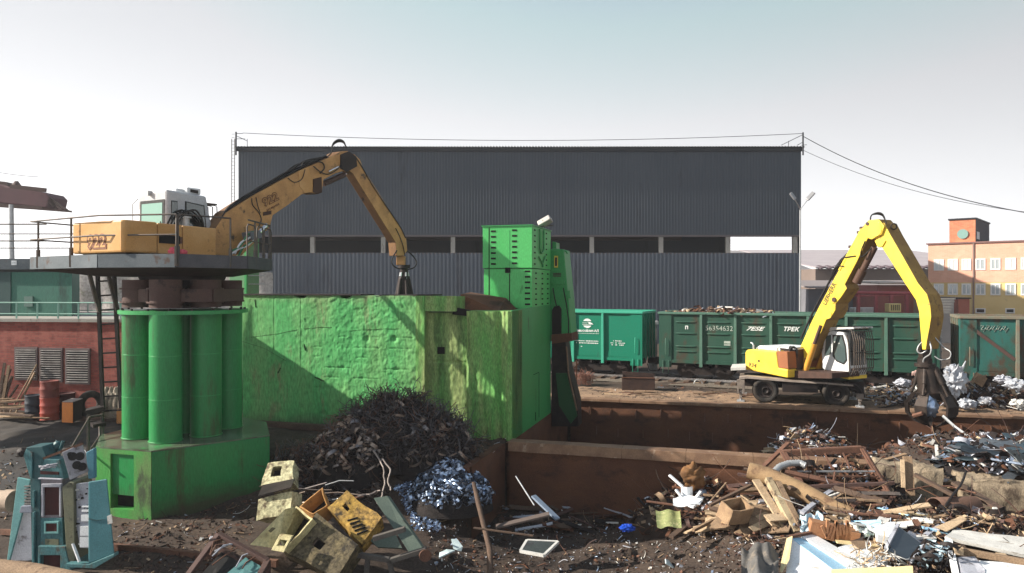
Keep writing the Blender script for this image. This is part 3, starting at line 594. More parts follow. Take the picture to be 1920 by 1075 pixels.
pitwall('pit_wall', 'rusty steel end wall of the front bin beside the wire heap', -.12, -3.5, -.12, -.36, .3, -.03, -2.8, rust, 0, 0)
pitwall('pit_wall', 'rusty steel wall of the pit below the smooth side of the green block', -.03, 0, -.03, 8.7, .3, -.05, -2.8, rust, 0, 0)
# rough concrete retaining blocks at the right end of the divider
def roughblock(label, a0, a1, b, z0, z1, th, m=concb):
    k = MB(); fr = Fr(S(a0, b).to_2d(), -16); L = a1-a0
    def fn(u, v):
        # closed profile: front, top, back
        prof = [(0, z0), (0, z1-.12), (.1, z1), (th-.1, z1), (th, z1-.12), (th, z0)]
        t = v*5; i = min(4, int(t)); f = t-i; w_ = prof[i][0]*(1-f)+prof[i+1][0]*f; z = prof[i][1]*(1-f)+prof[i+1][1]*f
        p = fr.pt(L*u, z, w_); nn = noise.noise_vector(p*1.6)*.13+noise.noise_vector(p*5)*.07+noise.noise_vector(p*13)*.03; return p+nn
    k.grid(fn, int(L*9), 40)
    for s in (0, 1):
        e = [fn(s, j/40) for j in range(41)]; k.add(e, [tuple(range(41))])
    return tag(k.build('concrete_block', m), label, 'concrete block', 'rough concrete blocks at the right of the pit')
roughblock('rough sandy concrete block with crumbled top behind the upright plank', 10.35, 11.9, -.5, -2.4, .0, .8)
roughblock('big rough sandy concrete block with a dark stain at the right edge', 12.3, 17.5, -.75, -2.6, -.18, 1.0)

# ------------------------------------------------------------------ green concrete block of the press
bkf = Fr((0, 23.2), -16)
bl = thing('press_block', 'massive rough green concrete block of the shear press, moss and rust streaked', 'concrete block', S(0, 0, 0), R(-16))
sL = bkf.uv(455, 600)[0]; sM = bkf.uv(787, 600)[0]; sR1 = bkf.uv(875, 650)[0]
def nz3(p): return noise.noise(p)
def wallgrid(name, m, s0, s1, z0, z1, depth, fnoff, nu, nv, topjag=0):
    k = MB()
    def fn(u, v):
        s = s0+(s1-s0)*u; z = z0+(z1-z0)*v
        d = fnoff(s, z); dz = 0
        if topjag and v > .93: dz = -topjag*max(0, noise.noise(V((s*1.8, 3, 1)))+.25*noise.noise(V((s*7, 3, 1))))*(v-.93)/.07*sm(s0, s0+2.5, s)
        return bkf.pt(s, z+dz, d)
    k.grid(fn, nu, nv)
    top = [fn(i/nu, 1) for i in range(nu+1)]; bk = V((bkf.n.x*depth, bkf.n.y*depth, 0))
    k.add(top+[p+bk for p in top], [(i, i+1, nu+2+i, nu+1+i) for i in range(nu)])
    for s_ in (0, 1):
        e = [fn(s_, j/nv) for j in range(nv+1)]; k.add(e+[e[-1]+bk, e[0]+bk], [tuple(range(nv+3))])
    return k.build(name, m, bl, recalc=False)
def off_left(s, z):
    t = sm(-9.5, -4.5, s)
    d = (.012+.016*t)*noise.noise(V((s*1.7, z*1.7, 1)))+(.006+.012*t)*noise.noise(V((s*5.5, z*5.5, 4)))+(.003+.010*t)*noise.noise(V((s*14, z*14, 4)))
    h_ = noise.noise(V((s*3.1, z*3.1, 11)))
    if h_ > .50: d += .05*(h_-.50)*3
    # horizontal board marks on the rough right half
    if 1.2 < z < 3.3 and s > -7:
        fz = (z*2.9) % 1
        if fz < .08 and noise.noise(V((s*.9, int(z*2.9), 2))) > .05: d += .022
    for sx_ in (-8.55, -7.5):
        if abs(s-sx_) < .022: d += .016
    return d
wallgrid('front_wall', g_conc, sL, sM, -.3, 4.5, .9, off_left, 260, 160, .22)
def off_rec(s, z): return .22+.03*noise.noise(V((s*2, z*1.2, 21)))+.02*noise.noise(V((s*7, z*5, 4)))+(.03 if abs(z-2.35) < .03 else 0)
wallgrid('recessed_wall', g_conc2, sM, sR1, -.3, 3.95, .8, off_rec, 60, 110, .0)
sP = bkf.uv(797, 600)[0]
k = MB(); k.grid(lambda u, v: bkf.pt(sM-.12+(sP-sM+.12)*u, -.3+4.8*v, -.05+.03*noise.noise(V((u*3, v*14, 6)))), 6, 60)
k.add([bkf.pt(sP, -.3, -.05), bkf.pt(sP, 4.5, -.05), bkf.pt(sP, 4.5, .4), bkf.pt(sP, -.3, .4)], [(0, 1, 2, 3)]); k.build('pilaster', g_conc2, bl, recalc=False)
sB = bkf.uv(856, 570)[0]
k = MB(); k.grid(lambda u, v: bkf.pt(sP+(sB-sP)*u, 4.0+.5*v, -.02+.035*noise.noise(V((u*5, v*3, 16)))), 24, 10)
k.prismz(bkf, [(sP, 4.02), (sB, 4.02), (sB, 4.48), (sP, 4.48)], .03, 1.0); k.build('lintel', g_conc2, bl, recalc=False)
k = MB(); k.prism(bkf, [(820, 651), (833, 651), (833, 664), (820, 664)], .17, .24); k.build('square_hole', blk, bl)
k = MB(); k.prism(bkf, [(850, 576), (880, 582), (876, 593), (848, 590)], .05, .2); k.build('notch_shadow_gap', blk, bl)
def off_col(s, z):
    d = .03*noise.noise(V((s*2.2, z*1.3, 31)))+.025*noise.noise(V((s*8, z*4, 34)))
    for c_, wd, dp in ((sR1+.09, .09, -.10), (bkf.uv(936, 650)[0], .14, .11), (bkf.uv(953, 650)[0], .10, -.06)):
        d += dp*max(0, 1-abs(s-c_)/wd)
    return d
wallgrid('right_column', g_conc2, sR1, 0, -.05, 4.02, 1.2, off_col, 110, 130, .05)
def crack(pts, r=.012):
    k = MB(); P3 = []
    for (x0, y0), (x1, y1) in zip(pts[:-1], pts[1:]):
        for i in range(5):
            f = i/5; t_, z_ = bkf.uv(x0+(x1-x0)*f, y0+(y1-y0)*f+rnd(-.6, .6)); P3.append(bkf.pt(t_, z_, off_left(t_, z_)-.003))
    k.tube(P3, [r*rnd(.4, 1) for _ in P3], 4, smooth=False); k.build('crack', mat('crack_shadow', (.02, .07, .02), .9), bl)
crack([(470, 633), (520, 626), (565, 617), (600, 614), (628, 615)]); crack([(655, 621), (700, 618), (760, 616)], .009); crack([(454, 640), (500, 655), (545, 682)], .008)
for pts in ([(478, 562), (480, 580)], [(570, 645), (573, 660)], [(526, 690), (520, 702)], [(590, 708), (612, 716)]): crack(pts, .03)
k = MB()
bq = lambda b, z: S(.0, b, z)
k.add([S(0, .02, -.05), S(0, 5.4, -.05), S(0, 5.4, 4.12), S(0, .02, 4.05), S(-.05, .02, -.05), S(-.05, 5.4, -.05), S(-.05, 5.4, 4.12), S(-.05, .02, 4.05)], [(0, 1, 2, 3), (4, 5, 6, 7), (3, 2, 6, 7), (0, 3, 7, 4), (1, 2, 6, 5)])
k.build('side_plate', g_smooth, bl, bevel=.01)
k = MB(); k.box(S(.004, 3.5, .9), (.012, .02, 1.6), bkf.rot()); k.box(S(.004, 3.1, 1.72), (.012, .8, .015), bkf.rot()); k.box(S(.004, 3.0, .22), (.012, .05, .3), bkf.rot()); k.build('plate_seam', blk, bl)
k = MB()
k.box(S((sL+sM)/2, 5.7, 2.1), (sM-sL, .5, 4.3), bkf.rot()); k.box(S(sL+.26, 3.2, 2.1), (.5, 4.6, 4.4), bkf.rot()); k.box(S(-3.2, 3.4, 1.4), (5.9, 5, 2.6), bkf.rot()); k.box(S(-1.0, 3.2, 1.9), (1.9, 4.1, 4.1), bkf.rot())
k.build('inner_mass', brownst, bl)
k = MB(); k.prismz(bkf, [(sL-.02, 4.5), (sL+4.6, 4.5), (sL+4.6, 4.545), (sL-.02, 4.545)], -.06, .95); k.prismz(bkf, [(sL+5.2, 4.47), (sM+.4, 4.50), (sM+.4, 4.545), (sL+5.2, 4.53)], .1, .95); k.build('edge_plate', darkst, bl)
k = MB(); k.hexa([S(-2.0, .75, 3.9), S(-.7, .9, 4.0), S(-.5, 2.4, 4.0), S(-2.2, 2.4, 3.9), S(-2.0, .8, 4.55), S(-.9, 1.0, 4.05), S(-.9, 2.4, 4.4), S(-2.2, 2.4, 4.6)]); k.build('rubble_shelf', rust, bl)
# cabinet tower on the block
cb = thing('press_tower', 'bright green two-tier steel cabinet with slot vents standing on the concrete block', 'cabinet', S(-.9, 3.9, 4.0), R(-16))
B0 = 2.5
zt_ = bkf.uv(960, 424, B0)[1]; zm_ = bkf.uv(960, 503, B0)[1]; zb_ = 4.02
c0, _ = bkf.uv(905, 500, B0); c1, _ = bkf.uv(998, 500, B0); CW = B0+2.85
k = MB(); k.prismz(bkf, [(c0, zm_), (c1, zm_), (c1, zt_), (c0, zt_)], B0, CW); up = k.build('upper_cabinet', g_cab, cb, bevel=.015)
k = MB(); k.prismz(bkf, [(c0+.03, zb_), (c1-.02, zb_), (c1-.02, zm_-.02), (c0+.03, zm_-.02)], B0+.04, CW-.03); lo = k.build('lower_cabinet', g_cab, cb, bevel=.015)
k = MB(); k.prismz(bkf, [(c0-.04, zt_), (c1+.03, zt_), (c1+.03, zt_+.035), (c0-.04, zt_+.035)], B0-.04, CW+.05); k.build('roof_lip', g_smooth, up)
def fslots(par_, px, ys, wpx, b, hp=3.4):
    for y in ys: k = MB(); k.prism(bkf, [(px-wpx/2, y-hp/2), (px+wpx/2, y-hp/2), (px+wpx/2, y+hp/2), (px-wpx/2, y+hp/2)], b-.012, b-.002); k.build('vent_slot', blk, par_)
fslots(up, 925, [434+10.2*i for i in range(7)], 9, B0); fslots(up, 964.5, [432+10.3*i for i in range(7)], 9, B0)
fslots(lo, 989, [509+10.3*i for i in range(7)], 10, B0+.04)
def sideslots(par_, a, bs, zs, L=.16):
    for b in bs:
        for z in zs: k = MB(); k.box(S(a, b, z), (.016, L, .05), bkf.rot()); k.build('vent_slot', blk, par_)
hh = zt_-zm_; sideslots(up, c1+.006, (B0+.35, B0+2.1), [zm_+hh*(.1+.135*i) for i in range(7)])
hl = zm_-zb_; sideslots(lo, c1-.014, (B0+.6, B0+1.55, B0+2.4), [zb_+hl*(.1+.13*i) for i in range(7)], .2)
for (px, y0, y1, bb, par_) in ((917, 427, 503, B0, up), (917, 504, 577, B0+.04, lo), (955.5, 513, 576, B0+.04, lo), (955.5, 432, 502, B0, up)):
    k = MB(); wd = .8 if (px == 955.5 and y1 < 503) else 1.7
    k.prism(bkf, [(px-wd/2, y0), (px+wd/2, y0), (px+wd/2, y1), (px-wd/2, y1)], bb-.006, bb-.001); k.build('door_seam', g_smooth if wd < 1 else blk, par_)
k = MB(); k.prism(bkf, [(947, 502), (956, 502), (956, 512), (947, 512)], B0-.02, B0+.03); k.build('junction_box', blk, lo)
k = MB(); k.prism(bkf, [(940, 579), (957, 574), (972, 579)], B0-.0, B0+.03); k.build('bent_flap', blk, lo)
k = MB(); b1, b2 = B0+.9, B0+1.5
k.tube([S(c1+.05, b1, zt_-.05), S(c1+.05, b1, zt_-.75), S(c1+.05, b1+.2, zt_-.9), S(c1+.05, b2-.2, zt_-.9), S(c1+.05, b2, zt_-.75), S(c1+.05, b2, zt_-.05)], .035, 6)
k.tube([S(c1+.04, b2+.3, zt_-1.0), S(c1+.04, b1+.5, zt_-1.25), S(c1+.04, b1+.5, zm_+.05)], .03, 6); k.tube([S(c1+.04, b1-.1, zt_-1.05), S(c1+.04, b1+.5, zt_-1.3)], .025, 5); k.build('conduit', g_smooth, cb)
t = thing('floodlight', 'boxy grey floodlight tilted on top of the green cabinet tower', 'floodlight', S(c1-.05, CW-.6, zt_+.04))
k = MB(); q = bkf.P(1022, 416, CW-.6); k.box(q, (.52, .3, .22), bkf.rot() @ Matrix.Rotation(R(-28), 3, 'Y') @ Matrix.Rotation(R(-25), 3, 'X')); k.build('housing', mat('lamp_grey', (.38, .36, .34), .5, .3, stain=(.15, .12, .1), ss=6), t, bevel=.03)
k = MB(); k.tube([q-V((0, 0, .05)), q-V((.12, 0, .22)), V((q.x-.12, q.y, zt_+.04))], .025, 6); k.bar(V((q.x-.35, q.y-.1, zt_+.12)), V((q.x+.3, q.y+.2, zt_+.20)), .05); k.build('bracket', rail, t)
# press frame behind the tower
pr = thing('press_frame', 'tapering green press frame with a yellow sign and dark slot right of the cabinet tower', 'press', S(.3, 6, 0), R(-16))
k = MB(); k.prism(bkf, [(1030, 640), (1072, 640), (1066, 560), (1057, 468), (1036, 466), (1030, 470)], 5.45, 6.6); k.build('frame', g_smooth, pr, bevel=.03)
k = MB(); k.prism(bkf, [(1034, 560), (1070, 560), (1068, 545), (1036, 545)], 5.40, 5.45); k.prism(bkf, [(1034, 533), (1058, 533), (1058, 527), (1034, 527)], 5.38, 5.45); k.build('flange', g_smooth, pr)
k = MB(); k.prism(bkf, [(1035, 640), (1035, 582), (1039, 575), (1048, 573), (1052, 579), (1052, 640)], 5.36, 5.44); k.build('slot', mat('dark_slot', (.018, .014, .013), .9), pr)
k = MB(); k.prism(bkf, [(1039, 480), (1046, 480), (1046, 502), (1039, 502)], 5.42, 5.448); sg = k.build('warning_sign', mat('sign_yellow', (.60, .45, .06), .6), pr)
k = MB(); k.prism(bkf, [(1040.5, 483), (1044.5, 483), (1044.5, 499), (1040.5, 499)], 5.415, 5.42); k.prism(bkf, [(1042, 486), (1043, 486), (1043, 496), (1042, 496)], 5.405, 5.414); k.build('sign_mark', lettd, sg)
for i in range(3):
    k = MB(); k.prism(bkf, [(1037, 512+i*2.6), (1052, 512+i*2.6), (1052, 513.6+i*2.6), (1037, 513.6+i*2.6)], 5.43, 5.448); k.build('grille_bar', lettd, pr)
k = MB(); k.tube([bkf.P(1057, 470, 5.6), bkf.P(1061, 471, 5.6), bkf.P(1064, 476, 5.6)], .03, 6); k.prism(bkf, [(1036, 466), (1043, 466), (1043, 455), (1036, 453)], 5.6, 6.2); k.build('lamp_arm', g_smooth, pr)
for pp in (((1037, 540), (1040, 560), (1044, 576)), ((1056, 540), (1062, 570), (1066, 600), (1066, 640))):
    k = MB(); k.tube([bkf.P(x, y, 5.3) for x, y in pp], .022, 5); k.build('hose', black, pr)
k = MB(); k.prism(bkf, [(1034, 628), (1072, 625), (1072, 640), (1034, 645)], 5.2, 6.4); k.build('cross_beam', rust, pr)
k = MB(); k.prism(bkf, [(1034, 645), (1060, 640), (1066, 690), (1082, 752), (1084, 800), (1034, 800)], 5.6, 6.4); k.build('guide', darkst, pr)
k = MB(); k.prism(bkf, [(1042, 700), (1062, 700), (1082, 780), (1070, 795), (1048, 760)], 5.5, 5.58); k.build('chute', mat('dark_green_chute', (.015, .07, .025), .6), pr)
k = MB(); k.tube([bkf.P(1062, 650, 5.45), bkf.P(1066, 700, 5.45), bkf.P(1082, 770, 5.45)], .03, 6); k.build('guide_edge', rimst, pr)
t = thing('green_post', 'tall weathered green steel post behind the platform at the left end of the block', 'post', S(sL-.3, 1.8, 0), R(-16))
k = MB(); k.prism(bkf, [(430, 700), (462, 700), (462, 436), (430, 442)], 1.5, 2.3); k.build('column', mat('pale_green_post', (.10, .26, .13), .7, var=(.20, .28, .16), vs=1, stain=(.1, .12, .07), ss=1, samt=.4), t, bevel=.02)
k = MB(); k.prism(bkf, [(458, 700), (462, 700), (462, 436), (458, 436)], 1.42, 1.5); k.build('edge_flange', g_smooth, t)
k = MB()
for y in (517, 533): k.tube([bkf.P(464, y, 1.6), bkf.P(496, y, 2.2)], .02, 5)
k.build('rung', lightgr, t)
k = MB(); pts = [V((p.x, p.y, p.z+.12)) for p in (PG(500, 806), PG(560, 804), PG(625, 802))]; k.bar(S(-9.6, -.45, .12), S(-5.4, -.4, .10), .22, .2); tag(k.build('timber_beam', woodd), 'brown timber beam lying along the foot of the green concrete wall', 'beam')

# ------------------------------------------------------------------ pedestal
pd = thing('pedestal', 'bright green pedestal of clustered steel cylinders on an angular concrete base', 'pedestal', (-9.2, 20.8, -1))
TZ = .72
poly = [(-8.95, 18.34), (-6.65, 20.3), (-7.41, 22.3), (-8.7, 23.3), (-10.7, 22.6), (-11.3, 20.3), (-10.6, 18.83)]
inset = [(-8.95, 18.34), (-6.65, 20.3), (-7.41, 22.3), (-8.7, 23.3), (-10.7, 22.6), (-11.3, 20.3), (-10.52, 19.1), (-8.87, 18.60)]
k = MB(); k.ext([V((x, y, -1.4)) for x, y in inset], (0, 0, 1.4+TZ-.03)); base = k.build('base', g_paint, pd, bevel=.03)
k = MB(); k.ext([V((x, y, TZ-.03)) for x, y in poly], (0, 0, .035)); k.build('base_top', mat('glossy_worn_green_top', (.12, .17, .11), .16, var=(.07, .06, .045), vs=1.4, vamt=.85, stain=(.05, .30, .09), ss=.9, samt=.35, bump=.08, bs=30), base)
lf = Fr((-10.6, 18.83), math.degrees(math.atan2(-.49, 1.65))); LL = math.hypot(1.65, .49)
def lz(py): return H-(py-537.5)/F*18.55
x1, x2 = lf.uv(207, 900)[0], lf.uv(251, 900)[0]
for (a, b, z0, z1) in ((0, x1, -1.4, TZ-.032), (x2, LL, -1.4, TZ-.032), (x1, x2, lz(853), TZ-.032), (x1, x2, -1.4, lz(956))):
    k = MB(); k.prismz(lf, [(a, z0), (b, z0), (b, z1), (a, z1)], 0, .27); k.build('base_facing', mat('green_stained_concrete', (.045, .27, .05), .7, var=(.11, .17, .06), vs=1.3, vamt=.8, stain=(.04, .06, .03), ss=1.4, samt=.35, stretch=2, bump=.5, bs=12), pd)
k = MB(); k.prismz(lf, [(x1, lz(931)), (x2, lz(931)), (x2, lz(853)), (x1, lz(853))], .07, .268); k.build('recess_panel', g_paint, pd)
k = MB(); k.prismz(lf, [(x1, lz(956)), (x2, lz(956)), (x2, lz(931)), (x1, lz(931))], .24, .268); k.build('recess_opening', blk, pd)
for (x, y) in ((-10.1, 20.0), (-9.13, 19.5), (-8.4, 20.3), (-8.25, 21.45), (-9.22, 20.85), (-9.1, 22.1), (-10.1, 21.3)):
    k = MB(); k.cyl((x, y, TZ), (x, y, 4.06), .405, n=36); cyl_ = k.build('cylinder', g_paint, pd)
    for zz in (TZ+.03, 1.85, 2.98):
        k = MB(); k.tube([(x, y, zz-.012), (x, y, zz), (x, y, zz+.012)], [.407, .413 if zz > 1 else .43, .407], 36, cap=False); k.build('weld_seam', g_smooth, cyl_)
    k = MB(); k.cyl((x, y, 4.24), (x, y, 4.98), .40, n=28); k.tube([(x, y, 4.36), (x, y, 4.40)], .46, 28, smooth=False); k.tube([(x, y, 4.72), (x, y, 4.76)], .46, 28, smooth=False); k.build('drum', brownst, pd)
k = MB(); k.cyl((-9.2, 20.8, 4.06), (-9.2, 20.8, 4.16), 1.68, n=40); cap_ = k.build('cap_plate', g_smooth, pd, bevel=.015)
for i in range(18):
    a = R(20*i); k = MB(); k.cyl((-9.2+1.58*math.cos(a), 20.8+1.58*math.sin(a), 4.16), (-9.2+1.58*math.cos(a), 20.8+1.58*math.sin(a), 4.21), .035, n=6); k.build('bolt', darkst, cap_)
k = MB(); pc = [(-9.2+1.5*math.cos(R(20+60*i)), 20.8+1.5*math.sin(R(20+60*i))) for i in range(6)]
for i in range(6):
    a, b = pc[i], pc[(i+1) % 6]; k.bar((*a, 4.56), (*b, 4.56), .12, .34)
k.build('ring_beam', brownst, pd)
k = MB(); k.cyl((-9.3, 20.9, 4.2), (-9.3, 20.9, 5.1), .75, n=28); k.cyl((-9.3, 20.9, 4.98), (-9.3, 20.9, 5.3), 1.1, 1.25, n=32); k.build('slew_ring', darkst, pd)

# ------------------------------------------------------------------ service platform
pl = thing('service_platform', 'grey steel service platform with railings around the orange excavator on the pedestal', 'platform', (-9.3, 20.9, 5.2))
PT = 5.60; PB = 5.28
pp = [(-13.5, 20.75), (-10.6, 18.95), (-8.45, 18.62), (-7.2, 20.1), (-7.25, 22.3), (-9, 23.4), (-12.6, 23.2)]
k = MB(); k.ext([V((x, y, PT-.05)) for x, y in pp], (0, 0, .05)); k.build('deck', gray, pl)
for i in range(7):
    a, b = V((*pp[i], 0)), V((*pp[(i+1) % 7], 0)); d = (b-a).normalized()*.012
    k = MB(); k.bar(a+d+V((0, 0, (PT+PB)/2+.015)), b-d+V((0, 0, (PT+PB)/2+.015)), .06, PT-PB+.02); k.build('fascia', gray if i in (0, 6, 1) else mat('dark_platform_fascia', (.075, .075, .085), .6, .2, var=(.12, .12, .13), vs=2), pl)
cx, cy = -9.3, 20.9
k = MB()
for i in range(7):
    x, y = pp[i]; k.bar((cx, cy, 5.3), (cx+(x-cx)*.96, cy+(y-cy)*.96, PB+.1), .12, .22)
    x2_, y2_ = pp[(i+1) % 7]; k.bar((cx+(x-cx)*.6, cy+(y-cy)*.6, PB+.05), (cx+(x2_-cx)*.6, cy+(y2_-cy)*.6, PB+.05), .1, .16)
q_ = [(cx+(x-cx)*.985, cy+(y-cy)*.985) for x, y in pp]; r_ = [(cx+(x-cx)*.55, cy+(y-cy)*.55) for x, y in pp]
for i in range(7):
    j = (i+1) % 7; k.hexa([(*q_[i], PB-.005), (*q_[j], PB-.005), (*r_[j], PB-.20), (*r_[i], PB-.20), (*q_[i], PB+.02), (*q_[j], PB+.02), (*r_[j], PB-.15), (*r_[i], PB-.15)])
k.build('underframe', mat('dark_brown_underframe', (.035, .022, .020), .8, var=(.06, .035, .03), vs=2), pl)
pu = [V((x, y, PT)) for x, y in pp]
def lerp(a, b, t): return a+(b-a)*t
HR = 1.02
for hh_ in (HR, HR*.5):
    k = MB(); k.tube([lerp(pu[0], pu[6], .9)+V((0, 0, hh_)), pu[0]+V((-1.6, -.2, hh_)) if False else pu[0]+V((0, 0, hh_)), pu[1]+V((0, 0, hh_)), pu[2]+V((0, 0, hh_))], .024, 6); k.build('top_rail' if hh_ == HR else 'mid_rail', rail, pl)
k = MB(); k.tube([pu[2]+V((0, 0, .05)), pu[2]+V((0, 0, HR*.9)), pu[2]+V((.06, .05, HR)), lerp(pu[2], pu[3], .75)+V((0, 0, HR))], .026, 6); k.build('top_rail', rail, pl); k = MB(); k.tube([lerp(pu[3], pu[4], .05)+V((0, 0, HR)), lerp(pu[3], pu[4], .95)+V((0, 0, HR))], .024, 6); k.build('top_rail', rail, pl)
for p in [lerp(pu[0], pu[1], t) for t in (.12, .62)]+[pu[2], lerp(pu[2], pu[3], .02), lerp(pu[2], pu[3], .75), lerp(pu[3], pu[4], .3), lerp(pu[3], pu[4], .9), lerp(pu[5], pu[6], .5), lerp(pu[6], pu[0], .3)]:
    k = MB(); k.bar(p-V((0, 0, .1)), p+V((0, 0, HR)), .04); k.bar(p-V((0, 0, .28)), p+V((0, 0, .22)), .10, .06); k.build('post', rail, pl)
# hoop rails at the boom side
for t0, t1 in ((.0, .3), (.38, .62), (.68, .98)):
    k = MB(); a, b = lerp(pu[3], pu[4], t0), lerp(pu[3], pu[4], t1); k.tube([a, a+V((0, 0, .8)), lerp(a, b, .12)+V((0, 0, .9)), lerp(a, b, .88)+V((0, 0, .9)), b+V((0, 0, .8)), b], .022, 6); k.tube([a+V((0, 0, .45)), b+V((0, 0, .45))], .018, 5); k.build('hoop_rail', rail, pl)
# ladder and braces
Yl = 20.9
k = MB(); k.bar(P(183, 513, Yl), P(193, 769, Yl), .085, .09); k.bar(P(214, 513, Yl), P(227, 766, Yl), .085, .09); ld = k.build('ladder', darkst, pl)
for i in range(10):
    k = MB(); y = 528+27*i; f = (y-513)/256; k.bar(P(183+10*f, y, Yl), P(214+13*f, y-2, Yl), .045); k.build('rung', darkst, ld)
k = MB(); k.bar(P(168, 515, Yl-.3), P(186, 585, Yl-.1), .09); k.bar(P(203, 515, Yl-.3), P(221, 585, Yl-.1), .09); k.build('brace', rail, pl)
k = MB()
for (x, y, x2_, y2_) in ((232, 478, 232, 502), (228, 482, 260, 484), (245, 482, 245, 500)): k.bar(P(x, y, 18.85), P(x2_, y2_, 18.85), .04)
k.build('hook', rail, pl)
wk = thing('walkway', 'grey steel gangway entering from the left edge to the excavator platform', 'walkway', (-18, 22.4, 5.4))
k = MB(); k.par((-26, 21.6, PT-.06), (12.45, -.0, 0), (0, 4.0, 0), (0, 0, .05)); k.build('deck', gray, wk)
k = MB(); k.par((-26, 21.54, PT-.30), (12.45, 0, 0), (0, .06, 0), (0, 0, .31)); k.par((-26, 25.6, PT-.30), (12.45, 0, 0), (0, .06, 0), (0, 0, .31)); k.par((-26, 22.6, PT-.3), (12.4, 0, 0), (0, .1, 0), (0, 0, .2)); k.build('fascia', gray, wk)
for hh_, nm in ((HR, 'top_rail'), (HR*.52, 'mid_rail')):
    for yy, xe in ((21.6, -13.6), (25.6, -13.6)):
        k = MB(); k.tube([(-26, yy, PT+hh_), (xe, yy, PT+hh_)], .022, 6); k.build(nm, rail, wk)
for x in (-24, -21.5, -19, -13.7):
    k = MB(); k.bar((x, 25.6, PT), (x, 25.6, PT+HR), .04); k.build('post', rail, wk)
k = MB(); q = P(25, 493, 21.5); k.box((q.x, 21.53, q.z), (.15, .012, .13)); pt_ = k.build('number_plate', wht, wk)
text('115', (q.x, 21.522, q.z), (1, 0, 0), (0, 0, 1), .07, mat('plate_figures', (.25, .3, .33), .6), 'plate_figures', pt_)
t = thing('pink_bag', 'crumpled pink red bag lying on the excavator platform', 'bag', (-8.6, 18.9, PT))
k = MB(); q = lerp(pu[1], pu[2], .90)+V((0, .35, .16))
def blob(c, rx, ry, rz, nu=24, nv=14, a=.3, sc_=3):
    def fn(u, v):
        th, ph = u*6.28319, (v-.5)*3.14159; d = V((math.cos(th)*math.cos(ph), math.sin(th)*math.cos(ph), math.sin(ph)))
        r = 1+a*noise.noise(d*sc_*.7+V(c))+a*.5*noise.noise(d*sc_*2+V(c)); return V(c)+V((d.x*rx*r, d.y*ry*r, d.z*rz*r))
    return fn
k.grid(blob(q+V((0, 0, -.06)), .16, .14, .11), 24, 14); k.grid(blob(q+V((.15, .09, -.08)), .13, .11, .08), 20, 12); k.build('sack', pink, t, recalc=False)
# step, handrail beside the base
t = thing('step_landing', 'small dark steel landing with a bent handrail at the corner of the pedestal base', 'landing', (-11.3, 21.2, -.6))
k = MB(); a, b = P(162, 772, 20.7), P(196, 764, 20.9); k.bar(a, b, .5, .12); k.bar(P(172, 798, 20.5), P(196, 794, 20.7), .4, .1); k.build('tread', darkst, t)
for px in (165, 192):
    k = MB(); q = P(px, 772, 20.8); k.bar(q, (q.x, q.y, -.5), .06); k.build('leg', rail, t)
k = MB(); k.tube([P(133, 842, 18.6), P(168, 782, 20.2), P(193, 778, 20.4)], .03, 6); k.tube([P(187, 800, 20.3), P(187, 818, 20.2), P(172, 840, 19.2)], .03, 6); k.build('handrail', rail, t)

# ------------------------------------------------------------------ orange excavator on the pedestal
xf = Fr((-9.84, 18.7), 60)
ex = thing('pedestal_excavator', 'ochre stationary excavator numbered 922 with its boom reaching over the green block', 'excavator', (-10.0, 20.7, PT+.02))
def plan(fr, pts, z0, z1): return [fr.pt(s, z0, w) for s, w in pts]
HZ0, HZ1 = PT+.07, 6.5
k = MB(); k.ext(plan(xf, [(0, .08), (.05, 0), (.95, -.02), (.95, 2.32), (.05, 2.3), (0, 2.2)], HZ0, 0), (0, 0, HZ1-HZ0)); cw = k.build('counterweight', orange, ex, bevel=.05)
k = MB(); k.ext(plan(xf, [(.97, 0), (1.72, .03), (1.72, 2.25), (.97, 2.25)], HZ0+.0, 0), (0, 0, HZ1-HZ0-.02)); k.build('engine_cover', orange, ex, bevel=.03)
k = MB(); k.ext(plan(xf, [(1.74, .03), (2.84, .06), (2.84, .76), (1.74, .76)], HZ0, 0), (0, 0, HZ1-HZ0-.03)); sc_ = k.build('side_cabinet', orange, ex, bevel=.03)
k = MB(); k.prismz(xf, [(1.0, HZ0+.28), (1.62, HZ0+.28), (1.62, HZ0+.50), (1.0, HZ0+.50)], -.01, .05); k.build('grille_opening', blk, ex)
k = MB(); k.prismz(xf, [(1.64, HZ0+.30), (1.71, HZ0+.30), (1.71, HZ0+.48), (1.64, HZ0+.48)], .01, .03); k.build('grille_latch', rust2, ex)
k = MB(); k.ext(plan(xf, [(.2, .2), (3.1, .2), (3.1, 2.1), (.2, 2.1)], PT-.2, 0), (0, 0, .28)); k.build('slew_frame', darkst, ex)
rn = V((-xf.g.x, -xf.g.y, 0)); rx = V((-xf.n.x, -xf.n.y, 0))
c922 = xf.pt(-.012, 5.95, 1.12)
for off, mt, bo in ((.0, letto, .05), (.006, orange, .004)):
    text('922', c922+rn*off, rx, (0, 0, 1), .44, mt, 'number_lettering', cw, bold=bo, sx=1.2)
